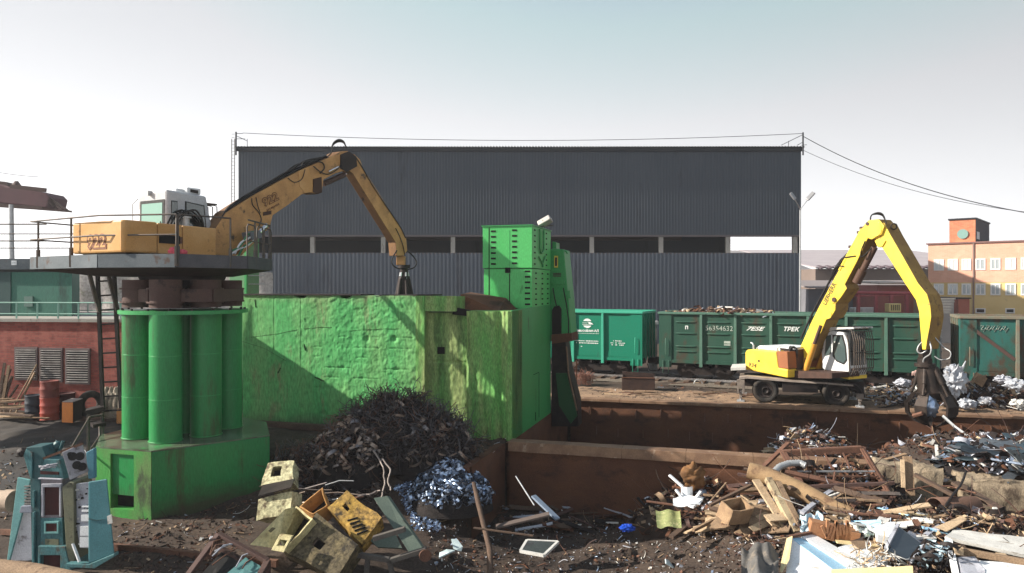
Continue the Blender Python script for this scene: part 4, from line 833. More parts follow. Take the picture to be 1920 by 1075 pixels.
# cab
CB = dict(s0=1.76, s1=3.22, w0=.80, w1=2.08); cz0, cz1 = HZ0, 7.52
k = MB(); s0, s1, w0, w1 = CB['s0'], CB['s1'], CB['w0'], CB['w1']
k.prismz(xf, [(s0, cz0), (s1-.05, cz0), (s1+.04, cz0+1.0), (s1-.14, cz1-.06), (s0+.02, cz1)], w0, w1); cabo = k.build('cab', greyw, ex, bevel=.06)
def pane(fr, poly, wa, parent, mname, frame_m, fw=.035, zmode=True, rear=None):
    pass
for (p, m_) in (([(s0+.16, HZ1-.1), (s0+.36, HZ1-.1), (s0+.36, cz1-.30), (s0+.16, cz1-.30)], glass), ([(s0+.60, HZ1-.25), (s1-.12, HZ1-.25), (s1-.22, cz1-.34), (s0+.60, cz1-.28)], glass)):
    k = MB(); k.prismz(xf, p, w0-.014, w0-.004); k.build('window_seal', black, cabo)
    cxx = sum(q[0] for q in p)/4; czz = sum(q[1] for q in p)/4
    k = MB(); k.prismz(xf, [(cxx+(a-cxx)*.88, czz+(b-czz)*.93) for a, b in p], w0-.022, w0-.015); k.build('window', m_, cabo)
k = MB(); k.hexa([xf.pt(s0-.004, HZ1-.2, w0+.07), xf.pt(s0-.004, HZ1-.2, w1-.12), xf.pt(s0+.012, cz1-.28, w1-.12), xf.pt(s0+.012, cz1-.28, w0+.07), xf.pt(s0-.016, HZ1-.2, w0+.07), xf.pt(s0-.016, HZ1-.2, w1-.12), xf.pt(s0, cz1-.28, w1-.12), xf.pt(s0, cz1-.28, w0+.07)]); k.build('window_seal', black, cabo)
k = MB(); k.hexa([xf.pt(s0-.017, HZ1-.15, w0+.14), xf.pt(s0-.017, HZ1-.15, w1-.20), xf.pt(s0-.001, cz1-.37, w1-.20), xf.pt(s0-.001, cz1-.37, w0+.15), xf.pt(s0-.025, HZ1-.15, w0+.15), xf.pt(s0-.025, HZ1-.15, w1-.20), xf.pt(s0-.009, cz1-.37, w1-.20), xf.pt(s0-.009, cz1-.37, w0+.15)]); k.build('rear_window', glassl, cabo)
k = MB(); k.ext(plan(xf, [(s0+.5, w0+.25), (s1-.35, w0+.25), (s1-.35, w1-.3), (s0+.5, w1-.3)], cz1-.03, 0), (0, 0, .13)); k.ext(plan(xf, [(s0+.75, w0+.1), (s1-.25, w0+.1), (s1-.25, w1-.5), (s0+.75, w1-.5)], cz1-.03, 0), (0, 0, .18)); k.build('roof_unit', white, cabo, bevel=.03)
k = MB(); k.prismz(xf, [(s0+.85, cz1+.01), (s1-.35, cz1-.01), (s1-.35, cz1+.09), (s0+.85, cz1+.10)], w0+.09, w0+.098); k.build('roof_vent', darkst, cabo)
k = MB(); k.box(xf.pt(s0-.03, cz1-.08, 1.5), (.12, .06, .14), xf.rot()); k.tube([xf.pt(s0-.0, cz1-.2, w1-.02), xf.pt(s0-.02, cz1-.35, w1+.22), xf.pt(s0, HZ1-.1, w1+.22)], .015, 5); k.build('work_lamp', lightgr, cabo)
k = MB()
for w_ in (w0+.1, w0+.3, w0+.5): k.tube([xf.pt(s1-.02, cz1-.28, w_), xf.pt(s1+.30, cz1-.32, w_), xf.pt(s1+.34, cz0+.4, w_)], .016, 5)
k.box(xf.pt(s1+.1, cz1-.27, w0+.3), (.34, .5, .05), xf.rot()); k.build('front_guard', rail, cabo)
# boom, stick, hoses: outlines in the boom's own plane
WB0, WB1 = .5, 1.02
bp = [(396, 452), (404, 428), (424, 399), (450, 382), (482, 362.5), (520, 342), (560, 321), (595, 305), (625, 292), (640, 284), (652, 283), (664, 292), (668, 308), (655, 318), (630, 325), (607, 337), (604, 361), (596, 364), (580, 361), (566, 365), (540, 385), (512, 404), (505, 430), (488, 440), (470, 462), (440, 482), (405, 478)]
k = MB(); k.prism(xf, bp, WB0, WB1, 0, 1); bm_ = k.build('boom', [orange_s, shade_grime_o], ex, bevel=.025)
k = MB(); k.prism(xf, [(588, 336), (603, 332), (604, 361), (596, 364), (587, 360)], WB0-.03, WB0+.02); k.build('boom_recess', mat('dark_brown_plate', (.06, .03, .02), .8), bm_); k = MB(); k.prism(xf, [(494, 398), (509, 395), (509, 402), (494, 405)], WB0-.02, WB0+.02); k.build('boom_recess', MATS['dark_brown_plate'], bm_)
k = MB(); k.prism(xf, [(560, 321), (578, 313), (586, 340), (588, 360), (572, 362), (562, 350)], WB0-.012, WB0+.01); k.build('boom_seam', orange, bm_)
bo = xf.P(509, 379, WB0-.012); bx1 = (xf.P(522, 372, WB0-.012)-xf.P(497, 385, WB0-.012)).normalized(); by1 = V((0, 0, 1))-bx1*bx1.z; up_ = V((0, 0, 1))
ynorm = (xf.P(505, 366, WB0-.012)-xf.P(511, 379, WB0-.012)); ynorm = (ynorm-bx1*ynorm.dot(bx1)).normalized()
text('922', bo+ynorm*.08, bx1, ynorm, .36, mat('faded_boom_lettering', (.16, .07, .03), .7), 'lettering', bm_, bold=.022, sx=1.25)
text('922', bo+ynorm*.08+rx*.006, bx1, ynorm, .36, orange_s, 'lettering', bm_, bold=-.006, sx=1.25)
k = MB()
for i in range(9): k.par(bo-ynorm*.20+bx1*(-.30+.065*i), bx1*rnd(.03, .05), ynorm*.06, rx*.004)
k.build('small_lettering', MATS['faded_boom_lettering'], bm_)
k = MB(); k.prism(xf, [(655, 300), (664, 289), (676, 300), (680, 314), (752, 428), (762, 448), (764, 470), (757, 480), (744, 480), (742, 455), (662, 326), (652, 318)], WB0+.06, WB1-.08, 0, 1); stk = k.build('stick', [orange_s, shade_grime_o], ex, bevel=.02)
k = MB(); k.prism(xf, [(640, 290), (655, 284), (668, 294), (670, 312), (652, 322), (640, 316)], WB0-.06, WB0+.0); k.build('knuckle_plate', darkst, ex)
k = MB(); k.cyl(xf.P(607, 345, WB0+.26), xf.P(645, 328, WB0+.26), .10, n=12); k.build('stick_cylinder', brownst, ex)
k = MB(); k.cyl(xf.P(640, 330, WB0+.26), xf.P(664, 318, WB0+.26), .06, n=10); k.cyl(xf.P(616, 322, WB0-.05), xf.P(634, 313, WB0-.05), .035, n=8); k.build('cylinder_rod', chrome, ex)
for w_ in (.15, 1.35):
    k = MB(); k.cyl(xf.P(447, 474, w_), xf.P(482, 440, w_), .12, n=12); k.build('boom_cylinder', orange_s, ex)
    k = MB(); k.cyl(xf.P(482, 440, w_), xf.P(500, 422, w_), .07, n=10); k.build('cylinder_rod', chrome, ex)
def hose(pts, r, parent, m=None, fr=xf, w=WB0, name='hose', n=5):
    P3 = [fr.P(*p[:2], w if len(p) < 3 else p[2]) for p in pts]
    # smooth it once
    out = [P3[0]]
    for i in range(len(P3)-1):
        for t in (.25, .5, .75, 1):
            a = P3[max(i-1, 0)]; b = P3[i]; c = P3[i+1]; d = P3[min(i+2, len(P3)-1)]
            out.append(.5*((2*b)+(c-a)*t+(2*a-5*b+4*c-d)*t*t+(3*b-a-3*c+d)*t**3))
    k = MB(); k.tube(out, r, n); return k.build(name, m or black, parent)
for j in range(5):
    w_ = WB0+.06+.09*j; jj = rnd(-1.5, 1.5)
    hose([(405, 432, w_), (424, 396+jj, w_), (452, 377-jj, w_), (484, 357+jj, w_), (520, 337-j, w_), (560, 316+jj, w_), (592, 301-jj, w_), (612, 293, w_)], .038, bm_)
    hose([(410, 424, w_), (426, 392+jj, w_), (455, 371-jj, w_), (486, 352+jj, w_), (522, 332-jj, w_), (552, 313+jj*2, w_), (572, 304-jj*2, w_), (600, 296, w_)], .034, bm_)
for j in range(4):
    w_ = WB0+.05+.1*j; hose([(612, 296, w_), (622, 285, w_), (624, 270+j, w_), (634, 262+j*1.5, w_), (645, 266+j, w_), (650, 282, w_)], .022, bm_)
hose([(566, 312, .46), (570, 304, .44), (585, 303, .44), (604, 305, .43), (608, 316, .43), (600, 325, .43)], .024, bm_)
hose([(588, 312, .45), (600, 322, .44), (615, 327, .44), (632, 318, .43), (640, 308, .44)], .02, bm_)
hose([(540, 334, .47), (552, 342, .46), (566, 336, .46), (572, 318, .47)], .014, bm_)
hose([(472, 372, .47), (474, 385, .46), (485, 398, .46), (490, 412, .46), (486, 424, .46)], .016, bm_)
hose([(480, 370, .47), (483, 385, .46), (488, 400, .46)], .014, bm_)
hose([(655, 292, .55), (668, 296, .54), (700, 350, .54), (730, 395, .54), (752, 428, .54), (760, 447, .56)], .02, stk)
hose([(742, 428, .54), (750, 445, .53), (756, 462, .53), (759, 480, .56)], .018, stk)
for j in range(6):
    hose([(300+j*6, 424, 1.0-.1*j), (306+j*8, 408-j*1.4, 1.0-.1*j), (325+j*8, 398-(j % 3)*2, .9-.1*j), (352+j*5, 408, .8-.08*j), (372+j*2, 426, .7)], .028, ex)
k = MB(); q = xf.pt(2.25, HZ1+.13, .6); k.cyl(q-V((0, 0, .15)), q+V((0, 0, .10)), .10, n=14); k.cyl(q+V((0, 0, .1)), q+V((0, 0, .15)), .15, n=14); k.build('air_cleaner', lightgr, ex)
for (pp_, mt) in (([(440, 476), (452, 455), (470, 445), (480, 436)], white), ([(436, 470), (450, 462), (465, 440), (478, 434)], mat('green_hose', (.03, .18, .08), .5)), ([(446, 482), (458, 462), (474, 452), (486, 438)], MATS['green_hose']), ([(432, 478), (446, 468), (462, 462), (478, 448)], white)):
    hose(pp_, .03, ex, mt, w=-.02)
k = MB(); k.prism(xf, [(470, 436), (488, 432), (492, 446), (474, 450)], -.1, .3); k.build('valve_block', mat('valve_grey', (.14, .15, .17), .5), ex)
# rotator and grapple hanging inside the block
tipc = xf.P(752, 476, (WB0+WB1)/2); gz = tipc.z
k = MB(); k.cyl(tipc+V((0, -.25, -.02)), tipc+V((0, .25, -.02)), .09, n=12); k.box(tipc+V((0, 0, -.28)), (.34, .30, .36)); k.build('grapple_yoke', orange_s, ex, bevel=.02)
k = MB(); c = tipc+V((.12, 0, 0)); k.cyl(c+V((0, 0, -.45)), c+V((0, 0, -.58)), .24, n=18); k.cyl(c+V((0, 0, -.58)), c+V((0, 0, -.9)), .16, .17, n=16); k.cyl(c+V((0, 0, -.9)), c+V((0, 0, -1.0)), .23, n=18); k.cyl(c+V((0, 0, -1.0)), c+V((0, 0, -1.7)), .17, .22, n=16); gr = k.build('grapple_body', darkst, ex)
for j in range(5):
    a = j*1.2566+.3; d = V((math.cos(a), math.sin(a), 0)); k = MB(); k.tube([c+d*.18+V((0, 0, -1.0)), c+d*.28+V((0, 0, -1.6)), c+d*.40+V((0, 0, -2.3)), c+d*.25+V((0, 0, -2.9)), c+d*.06+V((0, 0, -3.1))], [.07, .1, .12, .09, .03], 6); k.build('tine', darkst, ex)
    k = MB(); k.cyl(c+d*.15+V((0, 0, -.75)), c+d*.27+V((0, 0, -1.5)), .045, n=8); k.build('tine_cylinder', chrome if j % 2 else lightgr, ex)
w_ = (WB0+WB1)/2
hose([(744, 470, w_-.2), (736, 484, w_-.3), (735, 495, w_-.35), (744, 503, w_-.3), (758, 504, w_-.2)], .028, ex)
hose([(758, 468, w_+.1), (772, 478, w_+.1), (781, 492, w_), (776, 502, w_-.1), (764, 506, w_-.1)], .028, ex)

# ------------------------------------------------------------------ yellow wheeled handler
cf = Fr((10.41, 30.4), -19); PV = V((12.05, 31.16)); ua = R(-62); un = V((-math.sin(ua), math.cos(ua))); uf = Fr(PV-un*1.25, -62)
yh = thing('material_handler', 'yellow wheeled scrap handler with a white cab and a bent arm holding a grapple', 'material handler', (12.05, 31.16, 0), 0)
for i, (px, py) in enumerate(((1435, 735), (1568, 740))):
    for w0, sgn in ((0, 1), (1.95, 1)):
        s_ = cf.uv(px, py)[0]; c = cf.pt(s_, .52, w0); ax_ = V((cf.n.x, cf.n.y, 0))
        def ring(prof, m, name, par_):
            k = MB(); n = 40; vs_ = []; e1 = V((cf.g.x, cf.g.y, 0)); e2 = V((0, 0, 1))
            for (r, d) in prof: vs_ += [c+ax_*d+(e1*math.cos(6.28319*j/n)+e2*math.sin(6.28319*j/n))*r for j in range(n)]
            k.add(vs_, [(i_*n+j, i_*n+(j+1) % n, (i_+1)*n+(j+1) % n, (i_+1)*n+j) for i_ in range(len(prof)-1) for j in range(n)], 0, True); return k.build(name, m, par_)
        wh = ring([(.30, .06), (.36, .0), (.44, -.015), (.49, .02), (.52, .08), (.52, .38), (.49, .44), (.36, .46), (.30, .4)], tyre, 'wheel', yh)
        ring([(.0, .05), (.10, .05), (.11, .0), (.13, .0), (.14, .09), (.24, .10), (.28, .045), (.31, .04), (.31, .40), (.0, .40)], darkst, 'rim', wh)
k = MB(); k.prismz(cf, [(-.85, .62), (3.75, .55), (3.75, .98), (-.85, 1.02)], .5, 1.9); k.prism(cf, [(1467, 717), (1534, 719), (1534, 737), (1467, 735)], .05, .5); k.prismz(cf, [(.0, .42), (.28, .42), (.28, .62), (0, .62)], .3, 2.1); k.prismz(cf, [(2.6, .42), (2.88, .42), (2.88, .62), (2.6, .62)], .3, 2.1)
k.build('chassis', darkst, yh, bevel=.02)
k = MB(); k.prism(cf, [(1386, 708), (1402, 706), (1480, 713), (1557, 718), (1600, 722), (1600, 725), (1556, 721), (1480, 716.5), (1402, 710), (1386, 712)], -.04, .5); k.build('deck_edge', mat('worn_chassis_edge', (.36, .30, .26), .6, var=(.2, .16, .13), vs=3), yh)
k = MB(); k.cyl((PV.x, PV.y, .95), (PV.x, PV.y, 1.22), .72, n=28); k.build('slew_ring', darkst, yh)
for (x0, x1, y0, y1, w0) in ((1382, 1396, 712, 757, -.12), (1605, 1619, 738, 767, -.12), (1384, 1398, 712, 752, 2.1), (1604, 1617, 735, 762, 2.1)):
    s0, zt2 = cf.uv(x0, y0); s1, zb2 = cf.uv(x1, y1); zb2 = 0.02
    k = MB(); k.prismz(cf, [(s0, .38), (s0+.07, .38), (s0+.07, zt2), (s0, zt2)], w0, w0+.3); k.prismz(cf, [(s1-.07, .38), (s1, .38), (s1, zt2), (s1-.07, zt2)], w0, w0+.3); k.prismz(cf, [(s0+.07, zt2-.28), (s1-.07, zt2-.28), (s1-.07, zt2), (s0+.07, zt2)], w0, w0+.3); k.prismz(cf, [(s0+.1, .2), (s1-.1, .2), (s1-.1, .38), (s0+.1, .38)], w0+.08, w0+.2)
    og = k.build('outrigger', mat('dusty_outrigger', (.23, .19, .16), .8, var=(.12, .1, .09), vs=4), yh)
    k = MB(); k.cyl(cf.pt((s0+s1)/2, .5, w0+.15), cf.pt((s0+s1)/2, .1, w0+.15), .06, n=10); k.build('outrigger_rod', chrome, og)
    k = MB(); k.box(cf.pt((s0+s1)/2, .05, w0+.15), (.30, .36, .07), cf.rot()); k.build('outrigger_pad', lightgr, og)
k = MB(); k.tube([cf.P(1590, 720, .1), cf.P(1604, 721, .1), cf.P(1615, 731, .1), cf.P(1619, 746, .1)], .09, 8); k.tube([cf.P(1590, 726, .3), cf.P(1606, 730, .3), cf.P(1612, 744, .3)], .12, 8); k.build('mudguard', darkst, yh)
k = MB(); k.prism(cf, [(1370, 690), (1398, 689), (1398, 694), (1370, 695)], .6, 2.2); k.build('rear_step', wht_d, yh)
# upper structure
k = MB(); k.prism(uf, [(1397, 661), (1400, 656), (1412, 655), (1455, 659), (1459, 690), (1477, 693), (1477, 709), (1397, 693)], 0, 2.45); uw = k.build('counterweight', yellow, yh, bevel=.05)
k = MB(); k.prism(uf, [(1456, 659), (1476, 660), (1478, 692), (1460, 690)], .015, 2.4); k.build('side_door', mat('brown_side_panel', (.30, .11, .045), .6, var=(.24, .09, .04), vs=2), yh, bevel=.015)
zc = uf.uv(1400, 656)[1]
k = MB(); s0 = uf.uv(1420, 650, .45)[0]; s1 = uf.uv(1461, 650, .45)[0]; k.prismz(uf, [(s0-.1, zc-.05), (s1, zc-.05), (s1, zc+.20), (s0+.08, zc+.18), (s0-.08, zc+.1)], .45, 2.2); k.build('engine_hood', wht, yh, bevel=.06)
k = MB(); s2 = uf.uv(1490, 650, .45)[0]; k.prismz(uf, [(s1+.01, zc-.06), (s2, zc-.06), (s2, zc+.15), (s1+.01, zc+.17)], .5, 2.1); k.build('hood_grille', darkst, yh, bevel=.02)
k = MB(); k.prismz(uf, [(s1, zc+.17), (s2+.05, zc+.16), (s2+.05, zc+.19), (s1, zc+.20)], .45, 2.1); k.build('hood_lid', wht, yh)
k = MB(); k.tube([uf.P(1413, 657, .3), uf.P(1413, 648, .3), uf.P(1411, 644, .3), uf.P(1408, 643, .3)], .04, 8); k.tube([uf.P(1458, 659, .2), uf.P(1458, 653, .2), uf.P(1462, 651, .2), uf.P(1463, 659, .2)], .03, 6); k.build('exhaust', lightgr, yh)
c = uf.P(1410, 685, -.014); text('934', c, (uf.g.x, uf.g.y, -.06), (0, 0, 1), .26, lettd, 'number_lettering', uw, shear=.2, sx=1.2)
k = MB(); k.prism(uf, [(1421, 675), (1424, 675), (1424, 679), (1421, 679)], -.014, .0); k.build('badge', lettd, uw)
k = MB(); k.prism(uf, [(1477, 694), (1560, 700), (1560, 710), (1477, 709)], .4, 2.0); k.prism(uf, [(1477, 660), (1492, 652), (1494, 694), (1478, 696)], .5, 1.2); k.build('slew_deck', mat('brown_deck', (.075, .04, .03), .8, var=(.04, .025, .02), vs=3), yh)
for j in range(9): hose([(1476+rnd(0, 6), 690, .3+rnd(0, .3)), (1474+rnd(0, 6), 668, .2+rnd(0, .3)), (1480+rnd(0, 6), 652+rnd(-2, 3), .3+rnd(0, .3)), (1490+rnd(0, 5), 656, .5), (1494, 676, .6)], .03, yh, fr=uf)
# cab on the far side
cw0, cw1 = 1.45, 2.5
k = MB(); k.prism(uf, [(1546, 694), (1592, 706), (1594, 690), (1589, 640), (1581, 624), (1560, 620), (1548, 622), (1540, 660), (1541, 690)], cw0, cw1); ycab = k.build('cab', white, yh, bevel=.05)
k = MB(); k.prism(uf, [(1548, 694), (1592, 706), (1592, 712), (1548, 704)], cw0-.02, cw1); k.build('cab_base', yellow, ycab)
k = MB(); k.prism(uf, [(1561, 628), (1580, 628), (1586, 650), (1588, 676), (1582, 684), (1568, 678), (1561, 668)], cw0-.02, cw0-.008); k.build('window_seal', black, ycab)
k = MB(); k.prism(uf, [(1563, 631), (1578, 631), (1584, 651), (1586, 675), (1581, 681), (1569, 675.5), (1563, 666)], cw0-.03, cw0-.021); k.build('window', glass, ycab)
k = MB(); k.prism(uf, [(1549, 630), (1558, 628), (1558, 664), (1546, 668)], cw0-.02, cw0-.008); k.build('window', glass, ycab)
k = MB(); k.prism(uf, [(1545, 618), (1560, 614), (1600, 614), (1601, 617), (1570, 618), (1546, 622)], cw0-.06, cw1+.05); k.build('roof_shield', wht_d, ycab)
fs0 = uf.uv(1594, 660, cw0)[0]; k = MB()
zf1 = uf.uv(1594, 617, cw0)[1]; zf0 = uf.uv(1594, 703, cw0)[1]
for j in range(10):
    ww = cw0-.05+(cw1-cw0+.1)*j/9; k.tube([uf.pt(fs0-.12, zf1, ww), uf.pt(fs0+.10, zf1-.05, ww), uf.pt(fs0+.22, zf1-.5, ww), uf.pt(fs0+.22, zf0+.25, ww), uf.pt(fs0+.08, zf0, ww)], .02, 5)
for z in (zf1-.1, (zf0+zf1)/2, zf0+.25): k.tube([uf.pt(fs0+.2, z, cw0-.05), uf.pt(fs0+.2, z, cw1+.05)], .02, 5)
for j in range(5): k.tube([uf.pt(fs0-.5, zf1+.06, cw0+.2*j+.05), uf.pt(fs0+.3, zf1+.03, cw0+.2*j+.05)], .018, 5)
k.tube([uf.P(1588, 628, cw0-.06), uf.P(1592, 650, cw0-.06), uf.P(1593, 704, cw0-.06)], .03, 6); k.build('front_guard', rail, ycab)
k = MB(); k.hexa([uf.pt(fs0-.03, zf0+.15, cw0+.06), uf.pt(fs0-.03, zf0+.15, cw1-.06), uf.pt(fs0-.1, zf1-.1, cw1-.06), uf.pt(fs0-.1, zf1-.1, cw0+.06), uf.pt(fs0+.0, zf0+.15, cw0+.06), uf.pt(fs0+.0, zf0+.15, cw1-.06), uf.pt(fs0-.07, zf1-.1, cw1-.06), uf.pt(fs0-.07, zf1-.1, cw0+.06)]); k.build('windscreen', glassd, ycab)
# boom
YB0, YB1 = .95, 1.72
by = [(1491, 671), (1505, 640), (1520, 606), (1535, 576), (1565, 520), (1598, 462), (1618, 424), (1628, 413), (1646, 411), (1654, 420), (1655, 434), (1648, 446), (1634, 450), (1627, 447), (1607, 490), (1588, 526), (1584, 534), (1588, 541), (1578, 556), (1567, 570), (1566, 582), (1558, 596), (1549, 600), (1540, 622), (1524, 652), (1514, 672), (1502, 682), (1494, 680)]
k = MB(); k.prism(uf, by, YB0, YB1, 0, 1); yb = k.build('boom', [yellow, shade_grime_y], yh, bevel=.03)
k = MB(); k.prism(uf, [(1494, 668), (1510, 672), (1514, 698), (1500, 700)], YB0-.06, YB0+.03); k.prism(uf, [(1494, 668), (1510, 672), (1514, 698), (1500, 700)], YB1-.03, YB1+.06); k.build('boom_foot', shade_grime_y, yh, bevel=.02)
k = MB()
for c_, rr in (((1560, 562), .15), ((1552, 590), .17)): p = uf.P(*c_, YB0-.03); k.cyl(p, p+V((uf.n.x*.05, uf.n.y*.05, 0)), rr, n=20); k.build('pin_boss', yellow, yb); k = MB()
p = uf.P(1640, 430, YB0-.07); k.cyl(p, p+V((uf.n.x*.7, uf.n.y*.7, 0)), .28, n=24); k.prism(uf, [(1626, 416), (1648, 412), (1658, 424), (1652, 440), (1634, 449), (1627, 446)], YB0-.05, YB0+.02); k.build('pivot_boss', yellow, yb, bevel=.01)
k = MB(); p = uf.P(1563, 562, YB0-.06); k.cyl(p, p+V((uf.n.x*.05, uf.n.y*.05, 0)), .09, n=14); p = uf.P(1626, 420, YB0-.07); k.cyl(p, p+V((uf.n.x*.05, uf.n.y*.05, 0)), .07, n=12); k.build('pin_cap', lettd, yb)
a_, b_ = uf.P(1546, 572, YB0-.012), uf.P(1566, 532, YB0-.012); d_ = (b_-a_).normalized(); yd_ = (uf.P(1540, 552, YB0-.012)-uf.P(1556, 553, YB0-.012)); yd_ = (yd_-d_*yd_.dot(d_)).normalized()
text('LIEBHERR', (a_+b_)/2+yd_*.02, d_, yd_, .27, mat('boom_letter_black', (.07, .06, .03), .6), 'lettering', yb, sx=.86, bold=.006)
k = MB(); k.cyl(uf.P(1575, 507, YB0+.03), uf.P(1617, 430, YB0+.1), .07, n=8); k.build('boom_pipe', yellow, yb)
for (a, b, w_) in (((1508, 702), (1527, 645), .75), ((1532, 700), (1551, 645), 1.75)):
    k = MB(); k.cyl(uf.P(*a, w_), uf.P(*b, w_), .12, n=14); k.build('boom_cylinder', mat('orange_cylinder_paint', (.62, .30, .045), .45, stain=(.25, .12, .04), ss=3, samt=.2), yh)
    b2 = (b[0]+12, b[1]-34); k = MB(); k.cyl(uf.P(*b, w_), uf.P(*b2, w_), .07, n=12); k.build('cylinder_rod', brownst, yh)
k = MB(); k.cyl(uf.P(1606, 530, 1.22), uf.P(1618, 506, 1.22), .17, n=14); k.cyl(uf.P(1612, 518, 1.22), uf.P(1640, 464, 1.22), .12, n=14); k.build('stick_cylinder', mat('dark_cylinder', (.09, .05, .035), .5), yh)
# stick
SB0, SB1 = 1.0, 1.74
st = [(1646, 416), (1658, 418), (1668, 438), (1690, 476), (1721, 531), (1738, 552), (1744, 572), (1746, 594), (1743, 614), (1738, 640), (1736, 656), (1729, 656), (1727, 636), (1724, 600), (1723, 585), (1717, 563), (1694, 528), (1670, 490), (1650, 459), (1641, 452)]
k = MB(); k.prism(uf, st, SB0, SB1, 0, 1); ys = k.build('stick', [yellow, shade_grime_y], yh, bevel=.025)
k = MB(); k.prism(uf, [(1640, 452), (1650, 446), (1660, 452), (1654, 462), (1646, 464)], SB0-.05, SB0+.1); k.build('cylinder_lug', yellow, ys)
for j in range(4): hose([(1632, 414, YB0+.1+.1*j), (1634, 404, 1.05+.1*j), (1646, 399+j, 1.05+.1*j), (1656, 403+j, 1.1+.1*j), (1662, 420, 1.1+.1*j)], .025, ys, fr=uf)
k = MB(); p = uf.P(1676, 425, 1.2); k.tube([p+V((math.cos(t*.7)*.11, 0, math.sin(t*.7)*.11)) for t in range(10)], .025, 6); k.build('lifting_eye', darkst, ys)
for j in range(3):
    hose([(1589, 476, YB0+.06+.12*j), (1570, 503-j*3, YB0+.08+.12*j), (1561, 518, YB0+.1+.1*j), (1547, 543, YB0+.1+.1*j), (1532, 571, YB0+.1+.1*j), (1517, 601, YB0+.1+.1*j), (1502, 635, YB0+.1+.1*j)], .042, yb, fr=uf)
hose([(1604, 480, YB0-.03), (1590, 482, YB0-.04), (1578, 485, YB0-.03), (1570, 500, YB0), (1560, 512, YB0)], .022, yb, fr=uf)
hose([(1582, 500, YB0-.03), (1572, 499, YB0-.05), (1564, 505, YB0-.03), (1560, 516, YB0), (1555, 527, YB0)], .022, yb, fr=uf)
hose([(1622, 452, YB0-.02), (1614, 472, YB0-.04), (1616, 482, YB0-.02), (1630, 470, YB0+.1), (1636, 462, YB0+.2)], .022, yb, fr=uf)
for q_ in ((1616, 428), (1611, 436), (1595, 463), (1578, 490)):
    p = uf.P(*q_, YB0+.15); k = MB(); k.box(p, (.12, .12, .10), uf.rot()); k.build('hose_clamp', lettd, yb)
# grapple
gcw = (SB0+SB1)/2; gp = uf.P(1734, 655, gcw); gt = thing('orange_peel_grapple', 'dark rusty closed orange peel grapple', 'grapple', gp) if False else yh
gm_ = mat('dark_worn_grapple', (.032, .025, .022), .55, .4, var=(.075, .052, .042), vs=4, stain=(.02, .015, .012), ss=4, samt=.4)
k = MB(); k.box(gp+V((0, 0, -.12)), (.30, .30, .40)); k.cyl(gp+V((-.2, 0, .02)), gp+V((.2, 0, .02)), .11, n=12); k.cyl(gp+V((0, 0, -.32)), gp+V((0, 0, -.5)), .24, n=18); k.cyl(gp+V((0, 0, -.5)), gp+V((0, 0, -.62)), .34, n=18); k.build('grapple_yoke', gm_, yh)
gb = gp+V((.25, 0, 0))
k = MB(); k.cyl(gb+V((-.18, 0, -.62)), gb+V((-.05, 0, -1.5)), .30, .42, n=16); k.cyl(gb+V((-.05, 0, -1.5)), gb+V((-.02, 0, -1.75)), .5, .42, n=18); k.build('grapple_body', gm_, yh)
for j in range(5):
    a = j*1.2566-1.25; d = V((math.cos(a), math.sin(a), 0)); t_ = V((-d.y, d.x, 0)); k = MB(); pr_ = [(.40, -1.45, .13, .15), (.66, -1.62, .17, .15), (.86, -1.95, .21, .13), (.82, -2.30, .21, .11), (.56, -2.58, .15, .09), (.20, -2.74, .05, .05)]
    vs_ = []
    for (r, z, hw, th_) in pr_:
        c_ = gb+V((0, 0, z))+d*r; i_ = -d*th_+V((0, 0, -.02)); vs_ += [c_-t_*hw, c_+t_*hw, c_+t_*hw*.8+i_, c_-t_*hw*.8+i_]
    fs_ = [(4*i+j2, 4*i+(j2+1) % 4, 4*i+4+(j2+1) % 4, 4*i+4+j2) for i in range(5) for j2 in range(4)]+[(0, 1, 2, 3), (23, 22, 21, 20)]
    k.add(vs_, fs_, 0, False); k.build('tine', gm_, yh, bevel=.02)
    k = MB(); k.cyl(gb+d*.26+V((-.12, 0, -.66)), gb+d*.48+V((-.04, 0, -1.2)), .085, n=10); k.cyl(gb+d*.48+V((-.04, 0, -1.2)), gb+d*.66+V((0, 0, -1.6)), .05, n=8); k.build('tine_cylinder', gm_, yh)
hose([(1731, 640, gcw-.2), (1723, 648, gcw-.3), (1720, 658, gcw-.35), (1727, 663, gcw-.3), (1738, 657, gcw-.25)], .025, yh, lightgr, fr=uf)
hose([(1742, 640, gcw-.2), (1746, 652, gcw-.3), (1744, 664, gcw-.3), (1733, 672, gcw-.25), (1731, 680, gcw-.2)], .028, yh, lightgr, fr=uf)
hose([(1744, 622, gcw), (1768, 650, gcw+.2), (1782, 660, gcw+.2), (1780, 672, gcw+.2), (1764, 675, gcw+.1), (1752, 668, gcw)], .022, yh, lightgr, fr=uf)
for nm, pts, r, m_, lb in (('scrap_bar', [(1768, 780), (1790, 800), (1818, 820)], .05, lightgr, 'twisted pale metal strip hanging out of the yellow machine grapple'), ('scrap_pipe', [(1712, 780), (1730, 775)], .07, rust2, 'short rusty pipe end caught under the grapple')):
    k = MB(); k.tube([uf.P(x, y, gcw-.7) for x, y in pts], r, 5, smooth=False); tag(k.build(nm, m_), lb, 'scrap metal')
k = MB(); q = gb+V((-.25, -.35, -2.0)); k.grid(blob(q, .28, .2, .33, a=.6), 20, 14); tag(k.build('crushed_sheet', alu, recalc=False), 'shiny crushed sheet metal clutched inside the grapple claws', 'scrap metal')

